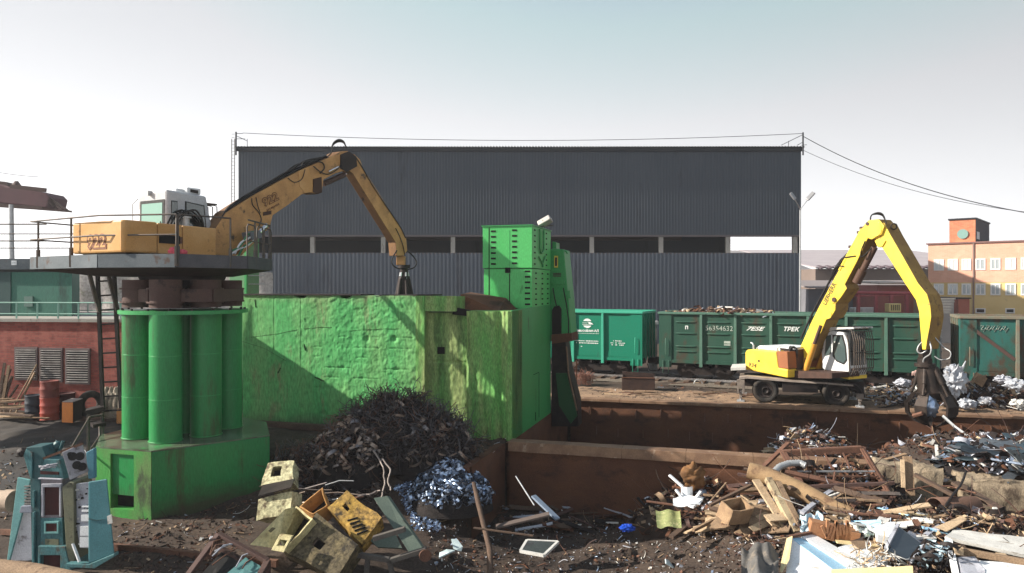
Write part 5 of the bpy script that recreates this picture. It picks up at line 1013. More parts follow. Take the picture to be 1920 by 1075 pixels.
# ------------------------------------------------------------------ freight wagons
WL, WTOP = 12.33, 3.53
def wagon(s0, label, body, ribm, ridges, plate_low):
    p = tf.pt(s0, 0, .2); t = thing('freight_wagon', label, 'wagon', (p.x, p.y, .2), R(TA), 'freight wagons on the siding')
    zt_ = WTOP-.2; zb_ = .92
    B = lambda nm, m_, boxes, bev=0, par_=t: (lambda k: ([k.box(((a+b)/2, (c+d)/2, (e+f)/2), (b-a, d-c, f-e)) for a, b, c, d, e, f in boxes], k.build(nm, m_, par_, local=True, bevel=bev))[1])(MB())
    B('side_panel', body, [(.06, WL-.06, .10, .15, zb_, zt_-.1)]); B('side_panel', body, [(.06, WL-.06, 2.75, 2.8, zb_, zt_-.1)])
    B('end_wall', body, [(0, .08, .1, 2.8, zb_, zt_-.02)]); B('end_wall', body, [(WL-.08, WL, .1, 2.8, zb_, zt_-.02)])
    for x in (0, WL-.62):                         # plain corner panels that reach below the sill
        k = MB(); k.prismz(Fr((0, 0), 0), [(x, .55 if plate_low else .8), (x+.62, .55 if plate_low else .8), (x+.62, zt_-.08), (x, zt_-.08)], .04, .10); k.build('corner_panel', body, t, local=True)
    for x in (-.05, WL+.0):
        B('end_post', ribm if x < 0 else body, [(x, x+.06, .7+j*.62, .82+j*.62, .8, zt_-.1) for j in range(4)])
    B('top_rail', ribm, [(-.05, WL+.05, -.02, .16, zt_-.12, zt_)], .02); B('top_rail', ribm, [(-.05, WL+.05, 2.74, 2.92, zt_-.12, zt_)]); B('end_rail', ribm, [(-.06, .10, .17, 2.73, zt_-.12, zt_-.01)]); B('end_rail', ribm, [(WL-.10, WL+.06, .17, 2.73, zt_-.12, zt_-.01)])
    B('sill', body, [(0, WL, .05, .2, zb_-.14, zb_+.02)])
    B('floor', brownst, [(.1, WL-.1, .16, 2.74, zb_, zb_+.1)])
    for i in range(6):
        x = 2.09+1.63*i; k = MB(); k.hexa([(x-.075, -.03, .62), (x+.075, -.03, .62), (x+.075, .10, .62), (x-.075, .10, .62), (x-.06, -.03, zt_-.13), (x+.06, -.03, zt_-.13), (x+.06, .10, zt_-.13), (x-.06, .10, zt_-.13)]); k.build('rib', ribm, t, local=True, bevel=.01)
    xs = [.62]+[2.09+1.63*i for i in range(6)]+[WL-.62]
    if ridges:
        k = MB()
        for a, b in zip(xs[:-1], xs[1:]):
            for z in (2.83, 2.26, 1.62, 1.36):
                x0, x1 = a+.2, b-.2; n = 10
                def fn(u, v):
                    e = min(1, min(u, 1-u)*7); an = (v)*math.pi; return V((x0+(x1-x0)*u, .10-.055*math.sin(an)*e, z+.055*math.cos(an)*(.4+.6*e)))
                k.grid(fn, 16, 6)
        k.build('pressed_ridge', body, t, local=True, recalc=False)
    else:
        B('lower_band', body, [(.1, WL-.1, .085, .10, zb_+.05, zb_+.32)])
    # centre sill, hatches, couplers, ladders
    B('centre_sill', darkst, [(.2, WL-.2, 1.2, 1.7, .55, .92)])
    k = MB()
    for i in range(7):
        x = 1.0+1.52*i; k.hexa([(x, .22, .86), (x+1.3, .22, .86), (x+1.3, 1.2, .5), (x, 1.2, .5), (x, .22, .92), (x+1.3, .22, .92), (x+1.3, 1.2, .9), (x, 1.2, .9)])
        for xx in (x+.3, x+1.0): k.box((xx, .12, .76), (.10, .1, .26))
    k.build('hatch', darkst, t, local=True)
    for x, d in ((0, -1), (WL, 1)):
        k = MB(); k.box((x+d*.22, 1.45, .72), (.5, .26, .3)); k.box((x+d*.44, 1.45, .72), (.16, .42, .36)); k.tube([(x+d*.05, .9, .6), (x+d*.2, .85, .25), (x+d*.45, .95, .25)], .03, 6); k.build('coupler', darkst, t, local=True, bevel=.02)
        k = MB(); xx = x-d*.35; k.tube([(xx-.14, -.0, .9), (xx-.14, 0, .25), (xx+.14, 0, .25), (xx+.14, 0, .9)], .02, 5); k.tube([(xx, -.02, 1.2), (xx, -.06, 1.25), (xx, -.06, 1.95), (xx, -.02, 2.0)], .02, 5); k.build('grab_rail', ribm, t, local=True)
    for xc in (2.2, WL-2.2):
        k = MB()
        k.add([], []); pr_ = [(-1.35, .36), (-1.2, .56), (-.6, .62), (-.3, .44), (.3, .44), (.6, .62), (1.2, .56), (1.35, .36), (1.1, .26), (.75, .34), (.4, .16), (-.4, .16), (-.75, .34), (-1.1, .26)]
        k.prismz(Fr((0, 0), 0), [(xc+a, b+.05) for a, b in pr_], .28, .42); k.prismz(Fr((0, 0), 0), [(xc+a, b+.05) for a, b in pr_], 2.5, 2.64)
        for j in range(4): k.cyl((xc-.24+.16*j, .34, .28), (xc-.24+.16*j, .34, .54), .065, n=8)
        k.box((xc, 1.45, .55), (.4, 2.3, .2)); bg = k.build('bogie', darkst, t, local=True)
        for dx in (-.92, .92):
            for yy in (.58, 2.22):
                k = MB(); k.cyl((xc+dx, yy-.06, .46), (xc+dx, yy+.06, .46), .46, n=28); k.cyl((xc+dx, yy-.3, .46), (xc+dx, yy+.1, .46), .12, n=12); k.build('wheel', mat('wheel_steel', (.05, .042, .04), .55, .5, var=(.1, .08, .07), vs=4), bg, local=True)
    return t
w1 = wagon(-.86-WL, 'bright teal green freight wagon with a white round logo and plain panels', teal_w, mat('light_teal_rib', (.05, .36, .24), .5), False, True)
w2 = wagon(0, 'faded green freight wagon numbered 56354632 with pressed ridges and scrap heaped on top', grn_w, rib_w, True, True)
w3 = wagon(13.1, 'patchy turquoise freight wagon with rusty top edge and scrawled chalk marks, far right', blu_w, mat('rusty_wagon_rib', (.16, .17, .13), .7, var=(.2, .11, .07), vs=3), False, True)
yf = .082; wz = lambda py, s: H-(py-537.5)/F*(tf.O.y+tf.g.y*s)-.2
def wt(w, s0, px, py, s_, size, m=lett, **kw):
    s = tf.uv(px, py, .08)[0]; return text(s_, (s-s0, yf, wz(py, s)), (1, 0, 0), (0, 0, 1), size, m, 'lettering', w, local=True, **kw)
S1 = -.86-WL
wt(w1, S1, 1098, 621, 'Трансойлит-АЛ', .175, bold=.006)
sl_ = tf.uv(1098, 607)[0]-S1; zl = wz(607, tf.uv(1098, 607)[0])
k = MB(); lf0 = Fr((0, 0), 0)
arc = lambda r, a0, a1, n=14: [(sl_+r*math.cos(R(a0+(a1-a0)*i/n)), zl+r*math.sin(R(a0+(a1-a0)*i/n))) for i in range(n+1)]
k.prismz(lf0, arc(.25, 28, 152), yf-.004, yf); k.prismz(lf0, arc(.25, 208, 332), yf-.004, yf)
k.prismz(lf0, [(sl_-.02, zl+.075), (sl_+.13, zl+.07), (sl_+.26, zl+.02), (sl_+.33, zl-.06), (sl_+.10, zl-.055), (sl_+.04, zl-.03), (sl_+.10, zl-.0), (sl_+.06, zl+.035)], yf-.004, yf); k.prismz(lf0, [(sl_-.27, zl+.03), (sl_-.03, zl+.03), (sl_-.0, zl+.01), (sl_-.27, zl+.01)], yf-.004, yf); k.prismz(lf0, [(sl_-.27, zl-.05), (sl_+.05, zl-.05), (sl_+.05, zl-.07), (sl_-.27, zl-.07)], yf-.004, yf); k.build('round_logo', lett, w1, local=True)
def dashes(w, s0, x0, x1, py, hgt, dens=.75):
    k = MB(); a, b = tf.uv(x0, py)[0]-s0, tf.uv(x1, py)[0]-s0; z = wz(py, a+s0); x = a
    while x < b:
        l = rnd(.03, .09)
        if rnd(0, 1) < dens: k.box((x+l/2, yf, z), (l, .003, hgt*rnd(.7, 1.2)))
        x += l+.02
    k.build('small_lettering', lett, w, local=True)
dashes(w1, S1, 1077, 1119, 625.5, .02, 1)
for (a, b, y) in ((1074, 1119, 639.5), (1077, 1117, 643.5), (1077, 1086, 650), (1147, 1161, 640), (1142, 1167, 643.8), (1144, 1166, 647.5)): dashes(w1, S1, a, b, y, .045)
wt(w2, 0, 1286, 615.5, 'П', .22, bold=.01); wt(w2, 0, 1347, 617, '56354632', .34, mat('faded_white_lettering', (.40, .45, .40), .8, stain=(.05, .12, .08), ss=8, samt=.5), sx=.98)
wt(w2, 0, 1413, 617.5, '7ESE', .26, shear=.45, sx=1.5, bold=.006); wt(w2, 0, 1482, 618.5, 'ТРЕК', .27, shear=.3, bold=.008)
k = MB()
for c_ in range(2): k.box((tf.uv(1362, 645)[0], yf, wz(645+c_*5, 5)-.0), (.3, .003, .12-.06*c_))
k.build('chalk_patch', MATS['faded_white_lettering'], w2, local=True)
k = MB(); q0 = tf.uv(1862, 620, .08)[0]-13.1; zq = wz(618, tf.uv(1862, 620)[0])
for c_ in range(5):
    x = q0-.42+.2*c_; k.tube([(x, yf, zq+.12), (x+.12, yf, zq+.14), (x+.02, yf, zq-.02), (x+.14, yf, zq-.04), (x+.1, yf, zq-.12+.05*(c_ % 2)), (x+.2, yf, zq+.06)], .012, 4)
k.build('chalk_scrawl', MATS['faded_white_lettering'], w3, local=True)
k = MB(); k.bar((.1, .06, 3.1), (2.0, .06, 1.5), .14, .04, up=(0, 1, 0)); k.build('diagonal_brace', brownst, w3, local=True)

# ------------------------------------------------------------------ things in the left yard
def drum(label, px, py, Y, r, h, m, seams=(.33, .66)):
    q = P(px, py, Y); z0 = zfun(q.x, q.y); t = thing('steel_drum', label, 'drum', (q.x, q.y, z0)); n = 28
    prof = [(0, .0), (r, 0), (r+.012, .02), (r, .05)]
    for s_ in seams: prof += [(r, h*s_-.03), (r+.02, h*s_), (r, h*s_+.03)]
    prof += [(r, h-.04), (r+.012, h-.015), (r, h), (r-.02, h), (r-.03, h-.03), (0, h-.03)]
    k = MB(); vs_ = [(q.x+a*math.cos(6.28319*j/n), q.y+a*math.sin(6.28319*j/n), z0+b) for a, b in prof for j in range(n)]
    k.add(vs_, [(i*n+j, i*n+(j+1) % n, (i+1)*n+(j+1) % n, (i+1)*n+j) for i in range(len(prof)-1) for j in range(n)], 0, True); k.build('shell', m, t); return t, q, z0, h
d1 = drum('red steel drum carrying a darker drum, in front of the louvred vents', 93, 784, 26.6, .30, .82, drum_r)
q = d1[1]; t = thing('steel_drum', 'dull red upper drum of the stack in front of the louvred vents', 'drum', (q.x, q.y, d1[2]+.82)); n = 28
k = MB(); prof = [(0, 0), (.30, 0), (.31, .02), (.30, .05), (.30, .27), (.32, .30), (.30, .33), (.30, .55), (.312, .57), (.30, .59), (.28, .59), (.27, .56), (0, .56)]
k.add([(q.x+a*math.cos(6.28319*j/n), q.y+a*math.sin(6.28319*j/n), d1[2]+.825+b) for a, b in prof for j in range(n)], [(i*n+j, i*n+(j+1) % n, (i+1)*n+(j+1) % n, (i+1)*n+j) for i in range(len(prof)-1) for j in range(n)], 0, True)
k.build('shell', mat('dull_red_drum', (.22, .06, .05), .7, var=(.16, .05, .045), vs=3, stain=(.10, .05, .04), ss=3, samt=.3), t)
drum('blue black steel drum left of the stacked red drums', 64, 782, 26.7, .29, .86, drum_k)
drum('dark maroon drum behind the orange box', 122, 776, 27.3, .33, .92, mat('maroon_drum', (.07, .022, .022), .7, var=(.05, .02, .02), vs=3))
t = thing('orange_box', 'bright orange metal box with a black side, right of the drums', 'box', P(132, 790, 25.4))
q0, q1, q2 = P(117, 792, 25.6), P(137, 793, 25.2), P(155, 786, 25.8)
k = MB(); k.hexa([q0, q1, q2, q0+(q2-q1), *[p+V((0, 0, .70)) for p in (q0, q1, q2, q0+(q2-q1))]]); k.build('body', mat('black_side', (.02, .02, .022), .6), t, bevel=.015)
d_ = (q1-q0).normalized(); nn_ = V((d_.y, -d_.x, 0))*.015
k = MB(); k.hexa([q0+nn_, q1+nn_, q1+nn_*.1, q0+nn_*.1, *[p+V((0, 0, .69)) for p in (q0+nn_, q1+nn_, q1+nn_*.1, q0+nn_*.1)]]); k.build('front_panel', bright_o, t)
k = MB(); k.ext([p+V((0, 0, .702)) for p in (q0, q1, q2, q0+(q2-q1))], (0, 0, .02)); k.build('lid', mat('box_lid', (.42, .36, .33), .7), t)
t = thing('orange_box', 'small dull orange box half hidden behind the green cylinders', 'box', P(230, 790, 25.5))
q0, q1 = P(218, 795, 25.6), P(242, 797, 25.2); k = MB(); k.par(q0, q1-q0, (.2, .5, 0), (0, 0, .52)); k.build('body', mat('dull_orange', (.45, .20, .06), .7, stain=(.1, .06, .04), ss=4), t, bevel=.02)
t = thing('old_tyre', 'old grey tyre leaning between the orange box and the ladder', 'tyre', P(172, 785, 26))
c = P(170, 758, 26.2); k = MB(); k.tube([c+V((math.cos(a*.3142)*.30*.8, math.cos(a*.3142)*.2, math.sin(a*.3142)*.36)) for a in range(21)], .13, 10, cap=False); k.build('tread', tyre, t)
t = thing('cloth_bundle', 'pale wrapped bundles stacked against the brick wall behind the ladder', 'bundle', P(210, 790, 27))
for i, px in enumerate((201, 210, 219, 229)):
    k = MB(); c = P(px, 760, 27); k.grid(blob((c.x, c.y, .48), .16, .14, .62, a=.35), 18, 14); k.build('bundle', mat('pale_sacking', (.40, .34, .27), .9, var=(.25, .2, .16), vs=4, stain=(.08, .06, .05), ss=4), t, recalc=False)
# boards at far left
for i in range(16):
    x0 = rnd(-30, 12); y0 = rnd(738, 786); L_ = rnd(40, 80); Yq = 26.5-(y0-738)*.02
    p = P(x0, y0, 27.6-(y0-738)*.035); p.z = max(.04, p.z)*.5+.05*i*.35; k = MB(); a = rnd(-.35, .35); d = V((math.cos(a), math.sin(a)*.8, rnd(-.05, .08)))*rnd(.8, 1.7)
    k.bar(p, p+d, rnd(.12, .24), .035); tag(k.build('board', random.choice([wood, woodl, woodd])), 'weathered board in the heap of planks by the drums', 'board', 'boards heaped at the left edge')
for i in range(9):
    x0 = rnd(-10, 30); p = P(x0, 770, 28.0); p.z = 0; q = p+V((rnd(-.5, .9), .55, rnd(1.0, 1.9))); k = MB(); k.bar(p, q, rnd(.08, .18), .04)
    tag(k.build('leaning_board', random.choice([wood, woodd])), 'grey board leaning against the brick wall at far left', 'board', 'boards leaning on the brick wall')
k = MB(); q = P(12, 862, 20); k.tube([(q.x-.5, q.y, -.55), (q.x+.2, q.y-.1, -.5), (q.x+.25, q.y-.1, -.5)], .26, 16); 
# ------------------------------------------------------------------ scrapped teal machine
fm = Fr((-9.7, 15.35), -4)
tz = lambda pts: [(x/4.217, 820+y/4.217) for x, y in pts]
tm = thing('scrapped_machine', 'stripped teal machine tool column with open doors and dark red windows, front left', 'scrapped machine', (-9.4, 15.6, -1.1))
def tp(name, m, pts, w0, w1, par_=None, bev=.012):
    k = MB(); k.prism(fm, tz(pts), w0, w1); return k.build(name, m, par_ or tm, bevel=bev)
tp('side_wing', teall, [(138, 318), (240, 338), (215, 450), (72, 985), (52, 985)], .05, .10)
tp('wing_backing', lgray, [(165, 440), (262, 440), (262, 975), (75, 985)], .16, .24)
wg = tp('wing_shelf', mat('grey_blue_cover', (.28, .30, .36), .5, var=(.2, .22, .27), vs=2), [(165, 545), (262, 540), (262, 600), (150, 600)], -.02, .2)
for i in range(7): tp('louvre_slat', mat('dull_slat', (.20, .19, .18), .6), [(192, 385+i*23), (262, 380+i*23), (262, 392+i*23), (188, 397+i*23)], .02, .10, wg, 0)
tp('left_column', teald, [(238, 320), (318, 320), (318, 1010), (250, 1005)], -.02, .8)
tp('column_edge', teal, [(256, 425), (270, 425), (270, 560), (256, 565)], -.08, -.02); tp('column_edge', teal, [(256, 595), (272, 590), (268, 1000), (250, 1000)], -.08, -.02)
fc = tp('front_face', mat('grey_mauve_face', (.24, .22, .24), .6, var=(.17, .15, .16), vs=3, stain=(.08, .06, .06), ss=4), [(316, 330), (490, 335), (492, 640), (318, 640)], .0, .5)
tp('window_opening', oxide, [(342, 398), (466, 398), (466, 615), (342, 615)], -.02, -.002, fc, 0)
for pts in ([(325, 380), (342, 380), (342, 630), (325, 630)], [(466, 385), (482, 385), (482, 630), (466, 630)], [(325, 370), (482, 370), (482, 397), (325, 397)]): tp('window_frame', lgray, pts, -.06, .0, fc)
lf_ = tp('lower_face', teal, [(318, 640), (492, 640), (500, 858), (318, 858)], -.03, .5)
tp('square_opening', oxide, [(360, 682), (448, 682), (448, 748), (360, 748)], -.05, -.032, lf_, 0)
for pts in ([(348, 668), (460, 668), (460, 681), (348, 681)], [(348, 749), (460, 749), (460, 762), (348, 762)], [(348, 681), (359, 681), (359, 749), (348, 749)], [(449, 681), (460, 681), (460, 749), (449, 749)]): tp('opening_trim', teall, pts, -.07, -.03, lf_, 0)
tp('slot_plate', olive, [(356, 805), (462, 808), (462, 858), (356, 852)], -.045, -.03, lf_, 0)
pl_ = tp('plinth', teal, [(300, 860), (512, 866), (530, 935), (580, 1140), (478, 1140), (474, 935), (318, 935), (318, 1140), (298, 1140)], -.12, .5)
tp('arch_opening', oxide, [(318, 935), (476, 935), (476, 1140), (318, 1140)], -.02, .3, pl_, 0)
tp('olive_casting', olive, [(492, 395), (540, 355), (582, 362), (590, 980), (528, 985), (505, 600)], -.10, .5)
bd = tp('control_board', lgray, [(584, 372), (702, 360), (702, 880), (630, 876), (600, 700)], -.02, .06)
for i in range(26):
    x = rnd(590, 690); y = rnd(380, 860); s_ = rnd(6, 16); tp('component', random.choice([darkst, darkst, wht_d, black]), [(x, y), (x+s_, y), (x+s_, y+s_), (x, y+s_)], -.05, -.021, bd, 0)
for (y0, y1, x0) in ((545, 555, 645), (575, 590, 645), (615, 665, 640), (705, 780, 632), (790, 870, 630)): tp('relay_block', wht, [(x0, y0), (700, y0), (700, y1), (x0, y1)], -.09, -.02, bd, 0)
k = MB(); k.hexa([fm.P(*a, w_) for w_, pts in ((-.32, tz([(700, 352), (846, 330), (905, 922), (700, 1002)])), (-.28, tz([(700, 352), (846, 330), (905, 922), (700, 1002)]))) for a in pts]); dr = k.build('open_door', mat('teal_door', (.055, .17, .20), .45, var=(.08, .21, .24), vs=1.5, stain=(.03, .1, .12), ss=2.5, samt=.25), tm, bevel=.02)
tp('door_crease', teald, [(700, 640), (760, 655), (830, 648), (760, 664), (700, 650)], -.335, -.318, dr, 0)
tp('door_label', wht_d, [(846, 625), (880, 610), (888, 680), (852, 690)], -.335, -.318, dr, 0)
tp('base_tray', teal, [(520, 1000), (700, 1006), (900, 922), (905, 945), (745, 1040), (522, 1030)], -.36, -.2)
tp('head_casting', teald, [(182, 140), (210, 80), (330, 74), (362, 142), (318, 325), (240, 330)], -.02, .4)
tp('head_side', teal, [(182, 140), (205, 95), (255, 120), (252, 325), (240, 330)], -.06, -.02)
xb = tp('cross_member', teal, [(312, 168), (470, 178), (505, 335), (312, 330)], -.02, .3)
tp('slot_opening', oxide, [(318, 268), (462, 276), (462, 298), (318, 294)], -.04, -.021, xb, 0)
k = MB()
for j in range(6): k.tube([fm.P(*tz([(rnd(300, 330), rnd(225, 260))])[0], -.06), fm.P(*tz([(rnd(360, 400), rnd(215, 245))])[0], -.12), fm.P(*tz([(rnd(430, 460), rnd(195, 240))])[0], -.06)], .012, 5)
k.build('loose_cable', lgray, tm)
tp('shelf_rod', lgray, [(300, 322), (490, 330), (490, 342), (300, 334)], -.14, -.08)
k = MB(); a, b, c_, d = [fm.P(x, y, w_) for (x, y), w_ in zip(tz([(490, 120), (650, 50), (696, 272), (552, 340)]), (-.25, -.1, -.1, -.25))]; nrm = (b-a).cross(d-a).normalized()
if nrm.y > 0: nrm = -nrm
k.ext([a, b, c_, d], nrm*-.07); hp = k.build('holed_plate', mat('plate_grey', (.34, .34, .37), .5, var=(.22, .22, .25), vs=3, stain=(.06, .05, .05), ss=4, samt=.4), tm, bevel=.01)
for (u, v) in ((.42, .28), (.75, .38), (.5, .62), (.72, .75), (.33, .18)):
    p = a+(b-a)*u+(d-a)*v+nrm*.004; k = MB(); k.cyl(p, p+nrm*.012, .085 if u != .33 else .05, n=18); k.cyl(p, p+nrm*.03, .035, n=10); k.build('dial_hole', black, hp)
k = MB(); k.bar(fm.P(*tz([(345, 168)])[0], -.2), fm.P(*tz([(655, 50)])[0], -.12), .05); k.build('trim_rod', rust2, tm)
tp('rear_fin', mat('blue_teal_fin', (.08, .24, .32), .5), [(678, 122), (742, 88), (744, 325), (698, 332)], .2, .3)
k = MB(); k.tube([fm.P(*tz([p])[0], .3) for p in ((500, 30), (488, 70), (470, 110), (462, 150))], .035, 8); k.grid(blob(tuple(fm.P(*tz([(455, 65)])[0], .35)), .10, .08, .10), 14, 10); k.build('lever', teald, tm)
k = MB(); k.grid(blob(tuple(fm.P(*tz([(178, 118)])[0], .0)), .11, .09, .09), 14, 10); k.build('knob', darkst, tm)
k = MB(); k.bar(fm.P(*tz([(575, 840)])[0], -.3), fm.P(*tz([(628, 985)])[0], -.34), .05, .03); k.build('white_strip', wht, tm)
t = thing('pale_pipe', 'thick pale clay pipe lying behind the teal machine at the left edge', 'pipe', P(0, 945, 16.6))
k = MB(); a, b = P(-60, 932, 17), P(27, 940, 16.7); k.cyl(a, b, .21, n=20); k.cyl(a+(b-a)*.82, b, .245, n=20); k.build('barrel', mat('clay_pipe', (.46, .36, .28), .8, var=(.34, .26, .2), vs=3), t)
def log(label, pts, r, m, name='log', n=14):
    t = thing(name, label, 'log' if name == 'log' else 'pole', pts[0]); out = []
    k = MB(); k.tube(pts, r, n); k.build('trunk', m, t); return t
log('thick brown bark-stripped log at the bottom left corner', [P(-40, 1066, 13.3), P(60, 1078, 12.9), P(160, 1100, 12.4)], .2, wood)
k = MB(); k.bar(PG(205, 1034)+V((0, 0, .10)), PG(520, 1072)+V((0, 0, .10)), .10, .14); tag(k.build('rusty_rail', rust2), 'long rusty rail lying across the ground beside the teal machine', 'rail')
k = MB(); k.bar(PG(0, 1006)+V((0, 0, .1)), PG(70, 1012)+V((0, 0, .1)), .08, .12); tag(k.build('rusty_rail', rust2), 'short rusty rail at the left edge behind the teal machine', 'rail')

# ------------------------------------------------------------------ small scrap shapes
def chip(mb, c, s, m=0):
    r = rrot(); a = s*rnd(.3, .9); mb.box(c, (s, a, s*rnd(.04, .14)), r, m)
def shard(mb, c, s, m=0):
    r = rrot(); n = random.choice((4, 5, 5, 6)); pts = []
    for i in range(n):
        a = 6.283*i/n+rnd(-.3, .3); q = rnd(.5, 1)*s*.6; pts.append(V(c)+r @ V((math.cos(a)*q, math.sin(a)*q*.7, rnd(-.08, .08)*s)))
    mb.ext(pts, r @ V((0, 0, .012+.03*s)), m)
def stick_(mb, c, L_, wd, m=0, flat=.3):
    a = rnd(0, 6.283); d = V((math.cos(a), math.sin(a), rnd(-flat, flat))).normalized()*L_/2; mb.bar(V(c)-d, V(c)+d, wd, wd*rnd(.25, 1), m)
def curl(mb, c, r, wd, m=0, nseg=6):
    R_ = rrot(); a0 = rnd(0, 6); tot = rnd(1.5, 4.5); vs_ = []
    for i in range(nseg+1):
        a = a0+tot*i/nseg; z = rnd(-.1, .1)*wd+wd*.5*i/nseg; vs_ += [V(c)+R_ @ V((math.cos(a)*r, math.sin(a)*r, z)), V(c)+R_ @ V((math.cos(a)*r*1.05, math.sin(a)*r*1.05, z+wd))]
    mb.add(vs_, [(2*i, 2*i+1, 2*i+3, 2*i+2) for i in range(nseg)], m, True)
def wire_(mb, c, L_, r, m=0, nseg=6, d=None, curv=.5, up=0):
    d = d or V((rnd(-1, 1), rnd(-1, 1), rnd(-.4, .6)+up)).normalized(); p = V(c); pts = [p.copy()]; ax_ = V((rnd(-1, 1), rnd(-1, 1), rnd(-1, 1)))
    for i in range(nseg):
        d = (d+ax_.cross(d)*curv*.4+V((rnd(-1, 1), rnd(-1, 1), rnd(-1, 1)))*curv*.25).normalized(); p = p+d*L_/nseg; pts.append(p.copy())
    mb.tube(pts, r, 3, m, cap=False, smooth=False)
SCR = [darkst, rust, brownst, alu, woodl, wht_d, wood, rust2, lgray, mat('dark_soil_lump', (.045, .033, .027), .95, var=(.07, .05, .04), vs=4)]
def inpoly(x, y, pl):
    c = False; n = len(pl)
    for i in range(n):
        (x1, y1), (x2, y2) = pl[i], pl[(i+1) % n]
        if (y1 > y) != (y2 > y) and x < (x2-x1)*(y-y1)/(y2-y1)+x1: c = not c
    return c
def spix(pl):
    xs = [p[0] for p in pl]; ys = [p[1] for p in pl]
    while True:
        x, y = rnd(min(xs), max(xs)), rnd(min(ys), max(ys))
        if inpoly(x, y, pl): return x, y
def litter(label, pl, n, weights, smin, smax, lift=.0, name='scrap_litter', cat='litter', sticks=.3, wires=.1, curls=.1, skip=()):
    k = MB()
    for _ in range(n):
        c = None
        while c is None:
            q_ = spix(pl)
            if not any(inpoly(*q_, e) for e in skip): c = PG(*q_, .15)
        s = smin+(smax-smin)*rnd(0, 1)**2.5; m = random.choices(range(len(SCR)), weights)[0]; c.z += s*.12+rnd(0, lift); u = rnd(0, 1)
        if u < sticks: stick_(k, c, s*2.2, s*.22, m)
        elif u < sticks+wires: wire_(k, c, s*4, .008, m)
        elif u < sticks+wires+curls: curl(k, c, s*.5, s*.35, m)
        elif u < .75: shard(k, c, s, m)
        else: chip(k, c, s, m)
    o = k.build(name, SCR, recalc=False); tag(o, label, cat, kind='stuff'); return o
#            dark rust brn alu woodl wht wood rust2 lgr soil
litter('dark gravelly litter strewn over the ground between the pedestal and the crates', [(215, 985), (500, 930), (470, 1010), (380, 1075), (220, 1075)], 1100, (3, 3, 4, .3, .8, .3, 1.5, 2, .6, 7), .02, .13, sticks=.25)
litter('dark litter with bright metal specks on the floor of the front bin', [(800, 960), (960, 960), (1300, 1000), (1470, 1010), (1470, 1090), (800, 1090)], 2300, (5, 4, 4, .8, .3, .8, .8, 1, 1, 8), .02, .14, sticks=.2, wires=.08)
litter('pale bits of paper and plastic specking the dark floor of the front bin', [(800, 975), (960, 985), (1300, 1000), (1470, 1015), (1470, 1090), (800, 1090)], 330, (0, 0, 0, 2, .5, 6, 0, 0, 3, 0), .015, .10, .04, sticks=.15, wires=0)
litter('mixed litter along the foot of the dividing wall', [(890, 930), (1000, 900), (1300, 930), (1260, 1000), (960, 1000)], 600, (5, 4, 4, .6, .6, .6, 1.5, 1.5, 1, 5), .03, .22, .1)
litter('rusty fragments lying at the foot of the green wall', [(860, 812), (955, 826), (940, 850), (880, 880), (820, 850)], 420, (3, 4, 3, .4, 1.5, 1, 2, 3, .5, 4), .02, .14)
litter('litter of dirt lumps and sticks on the far left ground', [(0, 840), (90, 820), (170, 830), (180, 870), (40, 900), (0, 1000)], 350, (2, 2, 3, .5, 1, 1, 2, 2, 1, 6), .02, .13)
litter('thin scraps strewn over the lane beside the wagons', [(1085, 735), (1250, 715), (1380, 715), (1400, 748), (1150, 752)], 330, (2, 3, 2, .3, 3, 1, 4, 3, 1, 4), .02, .15, sticks=.5)

# ------------------------------------------------------------------ wire heap with swarf
def mound(cx, cy, rx, ry, z0, h, seed, nz_=.25, pw=.8):
    def f(u, v):
        r = v; th = u*6.28319; x, y = cx+rx*r*math.cos(th), cy+ry*r*math.sin(th)
        z = z0+h*(1-r*r)**pw*(1+nz_*noise.noise(V((x*1.3, y*1.3, seed))))+.12*noise.noise(V((x*3, y*3, seed+3))) if r < 1 else z0-.2
        return V((x, y, z))
    return f
def onmound(f): return f(rnd(0, 1), rnd(.02, 1)**.6*.98)
MH = [((-3.45, 21.6), 1.75, 1.2, -.2, 1.6), ((-2.3, 21.3), 1.25, 1.1, -.35, 1.3), ((-4.55, 20.75), 1.05, .95, -.6, 1.45), ((-5.9, 20.9), 1.0, .8, -.75, .75)]
core = mat('dark_wire_tangle', (.020, .017, .017), .85, var=(.04, .03, .027), vs=6, bump=1, bs=30, fine=.3)
kc = MB(); kw = MB(); ks = MB()
for i, ((x, y), rx, ry, z0, h) in enumerate(MH):
    f = mound(x, y, rx, ry, z0, h, i*7+1, .35, .5); kc.grid(f, 60, 24)
    for _ in range((2800, 1500, 500, 700)[i]):
        p = onmound(f); wire_(kw, p+V((0, 0, rnd(-.08, .07))), rnd(.25, .8), rnd(.007, .014), random.choice((0, 0, 1, 1, 2)) if i < 2 else random.choice((0, 1, 2, 2)), 7, curv=.9)
    for _ in range((120, 260, 800, 160)[i]):
        p = onmound(f); curl(ks, p+V((0, 0, rnd(-.03, .08))), rnd(.07, .20), rnd(.04, .11), random.choice((0, 0, 1, 2)), 7)
hp_o = kc.build('wire_heap', core, recalc=False); tag(hp_o, 'big dark heap of tangled wire in front of the green wall', 'scrap heap', kind='stuff')
for _ in range(500):
    p = PG(*spix([(480, 880), (640, 840), (720, 920), (640, 965), (500, 935)])); p.z += rnd(0, .25); wire_(kw, p, rnd(.2, .7), rnd(.007, .013), random.choice((0, 1, 2, 2)), 6, curv=.8)
for _ in range(260):
    p = PG(*spix([(560, 870), (640, 850), (730, 930), (640, 960), (560, 930)])); p.z += rnd(0, .15); curl(ks, p, rnd(.05, .13), rnd(.03, .07), random.choice((0, 0, 1, 2)), 6)
